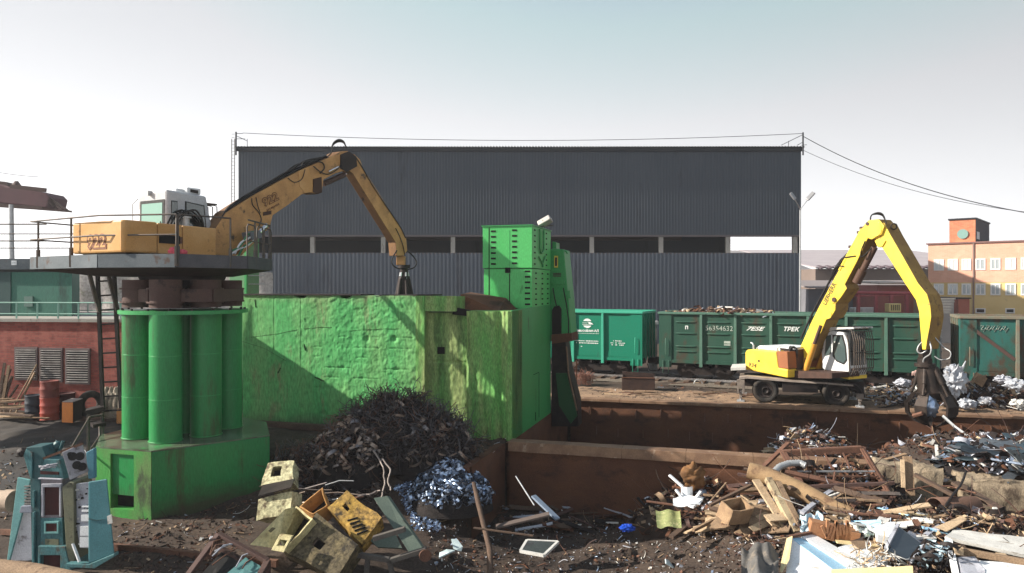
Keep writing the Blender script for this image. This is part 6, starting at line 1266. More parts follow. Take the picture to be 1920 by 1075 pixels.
tag(kw.build('tangled_wire', [wirem, mat('grey_wire', (.09, .085, .09), .5, .5), mat('reddish_wire', (.13, .07, .05), .6, .3)], recalc=False), 'loose wire bristling out of the dark heap', 'wire', kind='stuff')
tag(ks.build('steel_swarf', [swarf, mat('grey_swarf', (.22, .20, .20), .4, .7), mat('dark_swarf', (.05, .04, .038), .5, .5)], recalc=False), 'brown curled steel strips piled on the left side of the wire heap', 'swarf', kind='stuff')
f = mound(-1.65, 20.0, 1.15, .95, -1.0, .9, 40); kc = MB(); kc.grid(f, 40, 16); tag(kc.build('shavings_heap', core, recalc=False), 'dark mound carrying bluish aluminium shavings beside the bin wall', 'scrap heap', kind='stuff')
ks = MB()
for _ in range(2600):
    p = onmound(f)
    if noise.noise(p*2.2)+.55*(p.z+.5) < -.2 and rnd(0, 1) < .6: continue
    curl(ks, p+V((0, 0, rnd(0, .06))), rnd(.03, .12), rnd(.02, .07), random.choice((0, 0, 1, 2)), 5)
for _ in range(500):
    p = PG(*spix([(740, 920), (800, 905), (830, 1000), (780, 1000)])); p.z += rnd(.0, .12); curl(ks, p, rnd(.03, .08), rnd(.02, .05), 0, 5)
tag(ks.build('aluminium_shavings', [alu, mat('dull_alu', (.22, .27, .36), .45, .7), mat('dark_alu', (.05, .055, .07), .5, .5)], recalc=False), 'glittering bluish aluminium shavings spilling over the dark mound', 'shavings', kind='stuff')
# a few chains and bent bars on the heap
k = MB()
for pts in ([(700, 845), (716, 870), (722, 900), (716, 930), (705, 950)], [(716, 860), (732, 880), (728, 905), (735, 925)], [(672, 930), (700, 925), (716, 918)]):
    P3 = [P(x, y, 19.6-.0012*(y-840)*8) for x, y in pts]; out = []
    for a, b in zip(P3[:-1], P3[1:]): out += [a+(b-a)*i/4+V((rnd(-.02, .02), rnd(-.02, .02), rnd(-.02, .02))) for i in range(4)]
    k.tube(out, .022, 6, smooth=False)
tag(k.build('rusty_chain', mat('dusty_chain', (.26, .22, .20), .6, .3)), 'dusty chain hanging down the front of the wire heap', 'chain')
k = MB(); k.box(P(720, 764, 21.2), (1.0, .28, .10), Matrix.Rotation(R(20), 3, 'Z') @ Matrix.Rotation(R(-22), 3, 'Y')); k.box(P(722, 768, 21.0), (.9, .06, .18), Matrix.Rotation(R(20), 3, 'Z') @ Matrix.Rotation(R(-22), 3, 'Y')); tag(k.build('channel_iron', rust2), 'rusty channel iron lying on top of the wire heap', 'scrap metal')
k = MB(); k.grid(blob(tuple(P(735, 766, 21)), .16, .1, .08, a=.6), 16, 10); tag(k.build('foil_scrap', wht_d, recalc=False), 'crumpled pale foil beside the channel iron on the wire heap', 'scrap metal')
for i in range(12):
    a = P(rnd(500, 640), rnd(905, 950), 19.2); d = V((rnd(.5, 1.4), rnd(-.4, .1), rnd(-.05, .4))); k = MB(); k.tube([a-d*.5, a+V((0, 0, rnd(-.05, .1))), a+d*.5], rnd(.012, .03), 5)
    tag(k.build('bent_rod', random.choice([rust2, wirem, swarf, lightgr])), 'thin bent rod sticking out between the crates and the wire heap', 'rod', 'bent rods in front of the wire heap')

# ------------------------------------------------------------------ heavy casings in the foreground
def casing(name, label, m, cor, depth, hole=None, ppt=.06, open_top=False, ribs=0, sidehole=None):
    tl, tr, br, bl = [P(*c) for c in cor]; U = tr-tl; W = bl-tl; n = U.cross(W).normalized()
    if n.y < 0: n = -n
    t = thing(name, label, 'casing', (sum((p.x for p in (tl, tr, br, bl)))/4, tl.y, bl.z-.4)); at = lambda u, v, d=0: tl+U*u+(br-tr)*0+W*v+(br-tr-W)*(u*v)+n*d
    k = MB(); th = .05
    def slab(u0, u1, v0, v1, d0, d1): k.hexa([at(u0, v0, d0), at(u1, v0, d0), at(u1, v1, d0), at(u0, v1, d0), at(u0, v0, d1), at(u1, v0, d1), at(u1, v1, d1), at(u0, v1, d1)])
    if not open_top:
        if hole:
            a, b, c, d = hole; slab(0, 1, 0, b, 0, th); slab(0, 1, d, 1, 0, th); slab(0, a, b, d, 0, th); slab(c, 1, b, d, 0, th)
        else: slab(0, 1, 0, 1, 0, th)
    e = .05
    s0 = 0 if open_top else th-.001
    if sidehole and sidehole[0] == 'v0':
        slab(0, 1, 0, e, s0, depth*.25); slab(0, 1, 0, e, depth*.65, depth); slab(0, .35, 0, e, depth*.25, depth*.65); slab(.65, 1, 0, e, depth*.25, depth*.65)
    else: slab(0, 1, 0, e, s0, depth)
    slab(0, 1, 1-e, 1, s0, depth); slab(0, e, e, 1-e, s0, depth); slab(1-e, 1, e, 1-e, s0, depth)
    o = k.build('shell', m, t, dent=.035, cuts=5)
    if hole:
        a, b, c, d = hole; k = MB(); slab(a-.02, c+.02, b-.02, d+.02, th+.12, th+.14); k.build('hole_backing', darkst, t)
    if open_top: k = MB(); slab(e, 1-e, e, 1-e, depth-.06, depth-.03); k.build('inner_floor', mat('dark_casing_inside', (.03, .024, .02), .9), t)
    for i in range(ribs):
        k = MB(); u = .55+.08*i; v = .62+.02*i; p0 = at(u-.06, v+.2, -.012); p1 = at(u+.05, v-.12, -.012); k.bar(p0, p1, .035, .03); k.build('rib_slot', black, o)
    return t
casing('iron_casing', 'large grimy brown casing with a round dent, lowest in the foreground pile', cr_b, [(592, 962, 15.9), (672, 1022, 15.4), (630, 1084, 14.9), (530, 1032, 15.4)], .55, (.32, .42, .50, .62))
casing('iron_casing', 'rusty ochre casing with slanted slots, right of the pale yellow crate', cr_o, [(650, 920, 16.7), (717, 972, 16.2), (678, 1021, 15.8), (614, 950, 16.4)], .38, (.20, .42, .36, .60), ribs=5)
casing('iron_casing', 'bright pale yellow open casing leaning at the left of the pile', cr_y, [(555, 950, 15.9), (588, 972, 15.6), (532, 1032, 15.2), (520, 1006, 15.5)], .5, open_top=True)
k = MB(); q = [P(535, 954, 15.6), P(556, 950, 15.95), P(524, 1012, 15.35), P(512, 1028, 15.2), P(468, 1022, 15.0)]; k.ext(q, (.05, .10, -.03)); k2 = k
t = thing('yellow_cover', 'sunlit pale yellow cover plate with a square cut, leaning on the casings', 'cover plate', P(500, 1000, 15.3)); k.build('plate', cr_y, t, bevel=.01)
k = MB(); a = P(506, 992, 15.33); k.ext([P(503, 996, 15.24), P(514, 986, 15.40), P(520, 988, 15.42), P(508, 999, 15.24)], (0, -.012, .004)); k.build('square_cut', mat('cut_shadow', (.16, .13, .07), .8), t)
k = MB()
for pts in ([P(508, 1032, 15.0), P(524, 1002, 15.2), P(545, 1008, 15.1), P(532, 1036, 14.95)],):
    d = V((.02, .06, 0)); a, b, c_, e_ = pts; at2 = lambda u, v: a+(e_-a)*u+(b-a)*v
    for (u0, u1, v0, v1) in ((0, 1, 0, .3), (0, 1, .7, 1), (0, .25, .3, .7), (.8, 1, .3, .7)): k.ext([at2(u0, v0), at2(u1, v0), at2(u1, v1), at2(u0, v1)], d)
k.build('handle_side', cr_y, t, bevel=.008)
casing('iron_casing', 'small rusty orange open casing wedged behind the yellow casings', mat('rust_orange_casing', (.42, .22, .07), .7, var=(.30, .15, .06), vs=3, stain=(.1, .06, .04), ss=4, samt=.35, bump=.3), [(606, 914, 17.0), (613, 948, 16.5), (588, 966, 16.2), (560, 952, 16.6)], .4, open_top=True)
casing('iron_casing', 'cream flaking casing with an open dark top, standing by the pedestal', cr_c, [(484, 936, 17.4), (547, 921, 17.3), (547, 962, 17.1), (480, 976, 17.2)], .5)
k = MB(); k.ext([P(484, 932, 17.3), P(546, 916, 17.2), P(552, 900, 17.9), P(492, 912, 18)], (0, 0, .03)); tag(k.build('dark_lid', darkst), 'dark lid plate between the two cream casings by the pedestal', 'lid')
casing('iron_casing', 'pale cream casing with a square window, topmost beside the pedestal', cr_c, [(502, 868, 18.6), (551, 864, 18.5), (549, 905, 18.0), (488, 912, 18.1)], .35, (.24, .22, .60, .66))
# dark open frame with a teal floor
t = thing('open_frame', 'dark open machine frame with a teal panel inside, at the bottom left of the casings', 'machine frame', P(430, 1075, 14.6))
A, B_, C_, D = P(410, 1002, 15.2), P(502, 1052, 14.8), P(470, 1110, 14.0), P(352, 1080, 14.4)
k = MB()
for a, b in ((A, B_), (A, D), (B_, C_)): k.bar(a, b, .12, .08)
k.bar(A+V((0, 0, -.28)), B_+V((0, 0, -.28)), .10); k.bar(A, A+V((0, 0, -.3)), .1); k.bar(B_, B_+V((0, 0, -.3)), .1); k.build('frame_bar', brownst, t, bevel=.01)
k = MB(); k.ext([lerp(A, B_, .55)+V((0, .02, -.18)), lerp(A, B_, .95)+V((0, 0, -.18)), lerp(D, C_, .8)+V((0, 0, -.2)), lerp(D, C_, .3)+V((0, 0, -.2))], (0, 0, -.03)); k.build('teal_panel', mat('dull_teal_panel', (.10, .24, .24), .5), t)
k = MB(); k.ext([lerp(A, B_, .1)+V((0, 0, -.26)), lerp(A, B_, .5)+V((0, 0, -.26)), lerp(D, C_, .3)+V((0, 0, -.26)), lerp(D, C_, .0)+V((0, 0, -.26))], (0, 0, -.03)); k.build('dark_panel', black, t)
for i in range(7):
    k = MB(); a = lerp(A, B_, rnd(.1, .8))+V((0, rnd(-.2, .1), -.02)); k.tube([a, a+V((-.12, -.25, rnd(-.08, .1))), a+V((rnd(-.3, -.1), rnd(-.6, -.35), rnd(-.2, 0)))], .014, 5); k.build('loose_rod', random.choice([lgray, rust2, lightgr]), t)
# grey green panel with its timber-like frame
t = thing('panel_frame', 'grey green panel with a broken frame leaning right of the ochre casing', 'bench', P(760, 1000, 16.2))
k = MB(); k.ext([P(700, 934, 16.9), P(726, 930, 17.0), P(797, 1034, 15.9), P(772, 1044, 15.8)], (.05, .10, -.04)); k.build('long_panel', ggrey, t, bevel=.01)
k = MB(); k.ext([P(690, 1010, 16.1), P(740, 998, 16.2), P(754, 1028, 16.0), P(708, 1026, 16.0)], (0, .05, -.04)); k.build('shelf_panel', ggrey, t)
k = MB()
for a, b in (((668, 1040), (730, 1050)), ((730, 1052), (800, 1030)), ((730, 1050), (738, 1090)), ((690, 1044), (686, 1090)), ((700, 1010), (760, 992))): k.bar(P(*a, 15.6), P(*b, 15.6), .12, .10)
k.build('frame_bar', mat('grey_brown_bar', (.10, .09, .08), .8, var=(.06, .05, .05), vs=3), t, bevel=.01)
k = MB(); p = P(796, 1040, 15.6); k.cyl(p+V((-.02, .1, 0)), p+V((.03, -.08, 0)), .13, n=16); k.build('rusty_hub', rust2, t)
log('long thin bent brown pole standing against the bin wall', [P(888, 905, 18.6), P(897, 945, 18.2), P(908, 990, 17.6), P(918, 1030, 17.1), P(920, 1090, 16.4)], [.05, .065, .06, .07, .075], woodd, 'bent_pole', 8)

# ------------------------------------------------------------------ scrap in the bins (right)
litter('mixed splintered wood and metal scrap covering the front bin at the right', [(1230, 930), (1420, 860), (1640, 890), (1740, 900), (1920, 940), (1920, 1090), (1470, 1090), (1390, 1015), (1240, 990)], 3600, (4, 3, 4, .6, 3, 1.2, 3, 2.5, 1.2, 4), .03, .26, .14, sticks=.35, wires=.08, curls=.07, skip=([(1462, 1000), (1530, 990), (1600, 1010), (1690, 1060), (1720, 1095), (1455, 1095)], [(1765, 1000), (1960, 995), (1960, 1095), (1785, 1095)], [(1655, 980), (1740, 1015), (1735, 1060), (1655, 1050)]))
litter('thin rusty rods and dark scrap between the big rusty frames', [(1420, 850), (1640, 850), (1690, 930), (1520, 960), (1400, 900)], 420, (5, 3, 4, .5, 1.5, .6, 1.5, 2, 1, 0), .06, .4, .25, sticks=.5, wires=.2)
litter('dark sheet metal and rod scrap piled in the far bin at the right', [(1752, 850), (1850, 832), (1960, 820), (1960, 905), (1760, 893)], 520, (6, 1, 2, 2.2, .2, .8, .2, .5, 2, 0), .08, .5, .3, sticks=.2, wires=.1, curls=.15)
litter('grey and rusty scrap mound in the far bin below the yellow machine', [(1385, 850), (1440, 815), (1500, 800), (1560, 812), (1600, 850), (1500, 862)], 620, (4, 2, 3, 1.8, 1.2, 1.4, .8, 2, 2, 0), .05, .34, .28, sticks=.3, wires=.1, curls=.15)
litter('crumbs of dirt and scrap on top of the pit beam', [(1000, 828), (1440, 856), (1440, 862), (1000, 834)], 200, (3, 3, 3, .5, 2, 2, 1, 2, 1, 4), .02, .12, .03)
litter('household rubbish and scrap heaped on the lane behind the grapple', [(1620, 735), (1700, 705), (1760, 690), (1830, 705), (1960, 715), (1960, 772), (1800, 768), (1640, 765)], 1300, (5, 1, 3, 1.2, 2.4, 3.2, 1.5, 1.2, 3, 1), .05, .38, .35, sticks=.15, wires=.05, curls=.2)
litter('pale splintered wood chips on the lane right of the yellow machine', [(1612, 742), (1690, 733), (1700, 748), (1640, 752), (1612, 752)], 200, (.5, .5, .5, .2, 5, 2, 3, .5, .5, .5), .04, .22, .15)
def heap(label, f, n, weights, smin, smax, lift, name='scrap_litter', cat='litter'):
    k = MB()
    for _ in range(n):
        p = onmound(f); s = smin+(smax-smin)*rnd(0, 1)**2.2; m = random.choices(range(len(SCR)), weights)[0]; p.z += rnd(-.02, lift); u = rnd(0, 1)
        if u < .2: stick_(k, p, s*2.2, s*.2, m, .6)
        elif u < .32: wire_(k, p, s*4, .009, m)
        elif u < .5: curl(k, p, s*.5, s*.4, m)
        elif u < .85: shard(k, p, s, m)
        else: chip(k, p, s, m)
    return tag(k.build(name, SCR, recalc=False), label, cat, kind='stuff')
kc = MB(); f = mound(19.0, 30.1, 4.0, 1.2, -.15, .6, 60, .8); kc.grid(f, 80, 18); tag(kc.build('rubbish_mound', MATS['dark_soil_lump'], recalc=False), 'dark rubbish mound on the lane behind the grapple', 'rubbish heap', kind='stuff')
heap('mixed grey brown rubbish covering the mound behind the grapple', f, 2200, (6, 2, 4, 1.2, 2, 2.4, 2, 2, 2.4, 3), .05, .36, .10)
def fbin(u, v):
    a, b = 6.5+10*u, 1.2+6*v; p = S(a, b); return V((p.x, p.y, zfun(p.x, p.y)))
heap('dull scrap scattered over the floor of the far bin', fbin, 2600, (5, 4, 5, .8, .5, .6, 1.2, 2, 1.5, 5), .05, .34, .06)
for (ca, cb, rx_, ry_, z0_, h_, n_, lb_) in ((9.0, -1.7, 2.1, 1.2, -1.0, .95, 1500, 'dense dark rusty scrap packed under the big rusty frame'), (5.6, -1.6, 1.7, 1.0, -1.9, 1.15, 800, 'dark scrap clump against the dividing wall behind the broken boards'), (12.2, -3.6, 2.0, 1.1, -1.2, .75, 900, 'mixed scrap packed before the big concrete block')):
    q_ = S(ca, cb); f = mound(q_.x, q_.y, rx_, ry_, z0_, h_, ca*3, .5, .6); kc = MB(); kc.grid(f, 50, 16); tag(kc.build('scrap_core', MATS['dark_soil_lump'], recalc=False), lb_.replace('scrap', 'earth and scrap'), 'scrap heap', kind='stuff')
    heap(lb_, f, n_, (5, 4, 5, .5, 2, .5, 2.5, 3, 1, 3), .06, .42, .12, name='packed_scrap')
# white bags etc. on the rubbish heap
def bag(label, px, py, Y, rx, ry, rz, m, a=.5, name='plastic_bag'):
    p = P(px, py, Y); k = MB(); bl_ = blob(tuple(p), rx, ry, rz, a=a, sc_=4)
    def cr(u, v):
        q_ = bl_(u, v); return q_+noise.noise_vector(q_*5)*.07*rx/.4+noise.noise_vector(q_*14)*.025*rx/.4 if .01 < v < .99 and .001 < u < .999 else q_
    k.grid(cr, 34, 20, smooth=False); return tag(k.build(name, m, recalc=False), label, 'bag')
bag('big crumpled white sack on the rubbish heap just behind the grapple', 1788, 716, 29.2, .46, .36, .56, plasw, .5)
k = MB(); k.tube([P(1800, 700, 29.1), P(1805, 690, 29.0), P(1811, 677, 29.0)], [.06, .05, .02], 6); tag(k.build('sack_tail', plasw), 'pale twisted sheet end rising above the big white sack', 'sheet')
for (px, py, s_, m_, lb) in ((1693, 718, .25, lgray, 'pale bluish bag left of the grapple on the rubbish heap'), (1812, 757, .3, plasw, 'white bag low in the rubbish right of the grapple'), (1848, 752, .24, plasw, 'small white bag in the middle of the rubbish heap'), (1880, 712, .26, lgray, 'greyish bag on top of the rubbish below the turquoise wagon'), (1906, 722, .34, plasw, 'bluish white film at the right end of the rubbish heap'), (1908, 758, .28, wht_d, 'dirty white bundle at the lower right end of the rubbish heap'), (1722, 700, .2, mat('pinkish_rag', (.55, .38, .34), .8), 'pinkish rag left of the grapple hanger')):
    bag(lb, px, py, 28.6+rnd(-.3, .3), s_*1.1, s_*.8, s_*.6, m_)
k = MB(); k.box(P(1836, 712, 29.6), (.5, .05, .42), Matrix.Rotation(R(30), 3, 'Y'))
for j in range(4): k.box(P(1836, 712, 29.55)+V((-.15+.1*j, 0, .02*j)), (.04, .04, .4), Matrix.Rotation(R(50), 3, 'Y'))
tag(k.build('broken_pallet', wood), 'broken slatted pallet piece on the rubbish heap below the turquoise wagon', 'pallet')
# rusty box, bush of wire, hoop on the lane
t = thing('rusty_skip', 'dark rusty open metal box on the lane in front of the wagons', 'skip', PG(1196, 733))
fs = Fr(PG(1166, 733).to_2d(), -10); L_ = fs.uv(1228, 733)[0]
k = MB()
for a in ([(0, 0), (L_, 0), (L_, .62), (0, .62)],): k.prismz(fs, a, 0, .04); k.prismz(fs, [(0, 0), (L_, 0), (L_, .72), (0, .80)], .86, .9)
k.prismz(fs, [(0, 0), (.04, 0), (.04, .66), (0, .62)], .04, .86); k.prismz(fs, [(L_-.04, 0), (L_, 0), (L_, .62), (L_-.04, .62)], .04, .86); k.prismz(fs, [(.04, .0), (L_-.04, .0), (L_-.04, .45), (.04, .45)], .06, .85); k.build('body', mat('dark_rusty_box', (.045, .028, .024), .8, var=(.07, .04, .03), vs=3), t, bevel=.015)
k = MB(); k.prismz(fs, [(0, .60), (L_, .60), (L_, .64), (0, .64)], -.03, .0); k.build('rim', rust2, t)
k = MB(); c0 = PG(1094, 722)
for _ in range(260): wire_(k, c0+V((rnd(-.35, .35), rnd(-.3, .3), rnd(0, .5))), rnd(.2, .5), .009, 0, 5, curv=.7, up=.4)
tag(k.build('wire_tangle', mat('red_brown_wire', (.22, .10, .07), .7), recalc=False), 'red brown tangle of wire on the lane beside the press frame', 'wire', kind='stuff')
k = MB(); q = PG(1081, 730); k.bar(q, q+V((0, 0, 1.35)), .06); k.bar(q+V((-.2, 0, .9)), q+V((.1, 0, 1.2)), .05); tag(k.build('iron_stake', rust), 'rusty iron stake standing in the wire tangle beside the press', 'stake')
k = MB(); q = PG(1309, 722); k.tube([q+V((math.cos(a*.45)*.2, 0, .05+math.sin(a*.45)*.2)) for a in range(9)], .025, 6); tag(k.build('pale_hoop', lightgr), 'pale bent hoop lying under the second wagon', 'hoop')
for i in range(14):
    p = PG(rnd(1110, 1390), rnd(720, 748)); a = rnd(-.5, .5); d = V((math.cos(a), math.sin(a), .03))*rnd(.4, 1.2); k = MB(); k.bar(p+V((0, 0, .03)), p+d+V((0, 0, .04)), .07, .03); tag(k.build('thin_strip', random.choice([wood, rust2, woodl])), 'thin strip of scrap lying on the dusty lane', 'strip', 'thin strips on the dusty lane')
# scrap load in the green wagon
kl = MB(); k2 = MB()
for _ in range(420):
    s_ = rnd(.6, 5.3); w_ = rnd(.3, 2.6); hgt = .34*max(0, math.sin((s_-.5)/5*3.14))*(.6+.8*noise.noise(V((s_*1.5, w_, 3)))+.3); p = tf.pt(s_, WTOP-.12+rnd(0, 1)*hgt, w_); m = random.choices(range(len(SCR)), (3, 2, 3, .8, 3, 1.5, 2, 3, 1.5, 0))[0]; u = rnd(0, 1)
    if u < .4: stick_(kl, p, rnd(.3, 1.1), rnd(.03, .09), m)
    elif u < .6: curl(kl, p, rnd(.1, .22), .08, m)
    else: shard(kl, p, rnd(.1, .45), m)
tag(kl.build('wagon_scrap_load', SCR, recalc=False), 'scrap wood and metal heaped above the rim of the faded green wagon', 'scrap load', kind='stuff')

# big rusty angle-iron frame with rods
def px3(px, py, dz=0.0, Y=None):
    if Y: return P(px, py, Y)
    p = PG(px, py); return p
def barpx(k, a, b, w, h, m=0): k.bar(P(*a), P(*b), w, h, m)
t = thing('rusty_frame', 'large rusty angle iron frame with thin rods across it, on top of the scrap', 'frame', P(1560, 900, 18.6))
c1, c2, c3, c4, c5 = (1467, 846, 19.6), (1615, 838, 19.4), (1664, 920, 18.1), (1612, 932, 17.9), (1500, 905, 18.2)
for a, b, w_ in ((c1, c2, .16), (c2, c3, .14), (c3, c4, .20), (c1, c5, .17)):
    k = MB(); barpx(k, a, b, w_, .05); p, q = P(*a), P(*b); k.bar(p-V((0, .06, .07)), q-V((0, .06, .07)), .05, .15); k.build('frame_bar', rust2, t, bevel=.008)
for a, b in (((1510, 850, 19.5), (1543, 905, 18.3)), ((1545, 848, 19.5), (1560, 880, 18.7)), ((1580, 848, 19.4), (1614, 926, 18.0)), ((1492, 884, 18.7), (1640, 884, 18.6)), ((1500, 892, 18.6), (1645, 894, 18.4)), ((1565, 885, 18.6), (1560, 918, 18.2))):
    k = MB(); barpx(k, a, b, .035, .035); k.build('cross_rod', random.choice([rust2, lightgr, rust]), t)
t = thing('rusty_frame', 'smaller peaked rusty frame behind the big angle iron frame', 'frame', P(1475, 845, 19.9))
for a, b in (((1427, 880, 19.3), (1478, 831, 20.1)), ((1478, 831, 20.1), (1524, 845, 20.0)), ((1432, 884, 19.2), (1480, 872, 19.5))):
    k = MB(); barpx(k, a, b, .12, .07); k.build('frame_bar', rust2, t, bevel=.008)
# timber log and planks
k = MB(); pts = [P(1404, 882, 18.3), P(1440, 893, 18.1), P(1500, 920, 17.7), P(1560, 952, 17.2), P(1620, 978, 16.8), P(1645, 990, 16.6)]
t = thing('timber_log', 'long peeled timber log lying across the scrap, its pale end towards the bin', 'log', pts[0]); k.tube(pts, [.20, .215, .215, .205, .19, .16], 14); k.build('trunk', mat('peeled_timber', (.36, .24, .13), .8, var=(.24, .15, .085), vs=2.5, stain=(.14, .08, .05), ss=2.2, samt=.4, bump=.5), t)
k = MB(); k.cyl(pts[0], pts[0]+(pts[0]-pts[1]).normalized()*.012, .192, n=14); k.build('cut_end', woodl, t)
PL = [((1417, 900, 17.9), (1478, 996, 16.6), .20, .05, woodl, 'pale board slanting down under the timber log, left of its twin'),
      ((1440, 898, 17.8), (1494, 1000, 16.5), .16, .14, mat('nailed_beam', (.44, .35, .22), .8, var=(.3, .22, .14), vs=3, stain=(.10, .07, .05), ss=6), 'square nailed beam slanting down under the timber log'),
      ((1458, 905, 17.7), (1504, 995, 16.5), .14, .10, wood, 'brown beam slanting beside the nailed beam under the log'),
      ((1701, 856, 18.7), (1707, 930, 18.4), .21, .10, wood, 'upright grey brown post standing in the scrap before the concrete block'),
      ((1692, 862, 18.6), (1694, 915, 18.4), .10, .06, woodl, 'pale thin board standing beside the upright post'),
      ((1790, 905, 18.3), (1876, 955, 17.2), .26, .07, woodd, 'dark plank leaning against the big concrete block'),
      ((1864, 952, 17.2), (1896, 996, 16.6), .10, .05, wht_d, 'white painted batten leaning at the foot of the concrete block'),
      ((1752, 996, 16.2), (1812, 968, 16.3), .10, .05, woodl, 'pale lath pointing at the rusty pipe'),
      ((1740, 968, 16.6), (1800, 973, 16.5), .12, .04, woodl, 'pale flat lath lying below the rusty pipe'),
      ((1545, 950, 17.0), (1645, 968, 16.7), .18, .05, wood, 'long brown board alongside the lower end of the log'),
      ((1560, 958, 16.9), (1690, 970, 16.4), .14, .05, rust2, 'reddish board running right from the lower end of the log'),
      ((1715, 890, 18.4), (1790, 930, 17.6), .14, .08, woodd, 'dark beam between the upright post and the rusty pipe'),
      ((1330, 948, 17.4), (1408, 910, 18.2), .09, .06, woodd, 'dark batten rising to the right in front of the pit beam'),
      ((1332, 940, 17.5), (1362, 905, 18.1), .035, .03, wood, 'thin stick behind the white chair frame'),
      ((1365, 942, 17.5), (1420, 945, 17.2), .20, .04, woodl, 'pale tapered board left of the slanting beams'),
      ((1212, 940, 17.9), (1300, 952, 17.6), .08, .04, rust2, 'rusty brown batten in front of the white chair'),
      ((967, 893, 19.2), (1002, 948, 18.4), .03, .03, lightgr, 'thin pale rod leaning on the dividing wall'),
      ((1000, 930, 18.7), (1046, 974, 18.1), .16, .05, mat('blue_grey_strip', (.20, .25, .33), .5), 'blue grey metal strip lying in the shade of the bin'),
      ((930, 988, 18.0), (1030, 964, 18.0), .26, .05, mat('dull_brown_sheet', (.11, .085, .075), .8), 'long dull brown sheet lying along the bin floor'),
      ((888, 990, 17.2), (1000, 1005, 17.0), .05, .04, woodd, 'dark rod on the litter beside the bent pole')]
for a, b, w_, h_, m_, lb in PL:
    k = MB(); p, q = P(*a), P(*b); n_ = 8; d = q-p; x = d.cross(V((0, 0, 1))).normalized()
    k.bar(p, q, w_, h_); tag(k.build('plank' if 'rod' not in lb and 'stick' not in lb else 'rod', m_, bevel=.008), lb, 'plank' if 'rod' not in lb and 'stick' not in lb else 'rod')
def boards(label, group, n, pl, ms, L0, L1, w0, w1, lift, name='board', th=.03):
    for _ in range(n):
        c = None
        while c is None: c = PG(*spix(pl), .15)
        c.z += rnd(.05, lift); a = rnd(-.9, .9)+(3.14 if rnd(0, 1) < .5 else 0); d = V((math.cos(a), math.sin(a), rnd(-.25, .25))).normalized()*rnd(L0, L1)/2; k = MB()
        up = V((rnd(-.5, .5), rnd(-.7, .2), 1)).normalized(); p, q = c-d, c+d; w_ = rnd(w0, w1)
        x = d.normalized().cross(up).normalized()*w_/2; y = x.normalized().cross(d.normalized())*th
        j = [rnd(.7, 1.1) for _ in range(4)]
        k.hexa([p-x*j[0], p+x*j[1], q+x*j[2]+d*rnd(-.2, .1), q-x*j[3]+d*rnd(-.1, .1), p-x*j[0]+y, p+x*j[1]+y, q+x*j[2]+y, q-x*j[3]+y]); tag(k.build(name, random.choice(ms), dent=.05 if 'sheet' in name else .022, cuts=5), label, name.replace('_', ' '), group)
boards('broken pale board lying in the sunlit scrap between the white chair and the log', 'broken boards in the sunlit scrap', 70, [(1290, 985), (1310, 960), (1400, 925), (1450, 960), (1480, 1000), (1400, 1010), (1300, 1005)], [woodl, woodl, wood, mat('tan_chipboard', (.50, .33, .19), .85, var=(.42, .27, .15), vs=4)], .35, .95, .14, .42, .22)
boards('splintered board among the rods around the rusty frames', 'splintered boards around the rusty frames', 64, [(1400, 905), (1440, 860), (1680, 870), (1760, 940), (1740, 985), (1600, 975), (1450, 920)], [wood, woodd, rust2, woodl, darkst], .5, 1.5, .06, .18, .3, th=.04)
boards('dark bent metal sheet in the pile before the pit wall at right', 'dark sheets piled in the far bin', 50, [(1760, 870), (1850, 838), (1950, 830), (1950, 900), (1770, 892)], [darkst, mat('blue_black_sheet', (.04, .05, .06), .35, .6, var=(.09, .11, .12), vs=2), mat('dark_blue_sheet', (.06, .09, .11), .4, .4), mat('grey_sheet', (.16, .18, .2), .35, .6)], .5, 1.5, .25, .7, .45, name='metal_sheet', th=.012)
boards('bright crumpled panel piece in the jumble at the bottom right', 'panel pieces in the bottom right jumble', 60, [(1540, 985), (1700, 960), (1800, 990), (1760, 1060), (1600, 1050)], [wht_d, woodl, wood, lblue, cream, rust2, lgray, woodd, wood, brownst, darkst], .3, 1.1, .1, .35, .2, name='panel_piece', th=.02)
boards('dull scrap strip in the litter along the shaded dividing wall', 'scrap strips in the shaded front bin', 44, [(900, 930), (1180, 950), (1300, 970), (1250, 1000), (920, 1000)], [darkst, brownst, woodd, rust, lgray], .4, 1.3, .05, .2, .15, name='scrap_strip', th=.03)
boards('long scrap bar lying across the tangled heap at the right', 'long bars in the right heap', 26, [(1250, 960), (1420, 890), (1700, 900), (1860, 960), (1750, 985), (1500, 990), (1300, 990)], [darkst, rust2, brownst, woodd, wood, lgray], 1.3, 2.8, .07, .16, .32, name='steel_bar', th=.07)
litter('fine splinters and crumbs packed between the boards at the right', [(1230, 930), (1420, 870), (1740, 900), (1920, 960), (1760, 1000), (1470, 1000), (1300, 1015), (1230, 990)], 2600, (4, 3, 4, .4, 3, .8, 3, 2.5, 1, 3), .02, .10, .10, sticks=.5, wires=.1)
litter('small scrap bits among the panels in the bottom right corner', [(1560, 985), (1720, 970), (1800, 985), (1760, 1060), (1660, 1070), (1580, 1010)], 500, (3, 2, 3, .8, 2, 2, 2, 2, 2, 2), .04, .22, .16, sticks=.3, wires=.15)
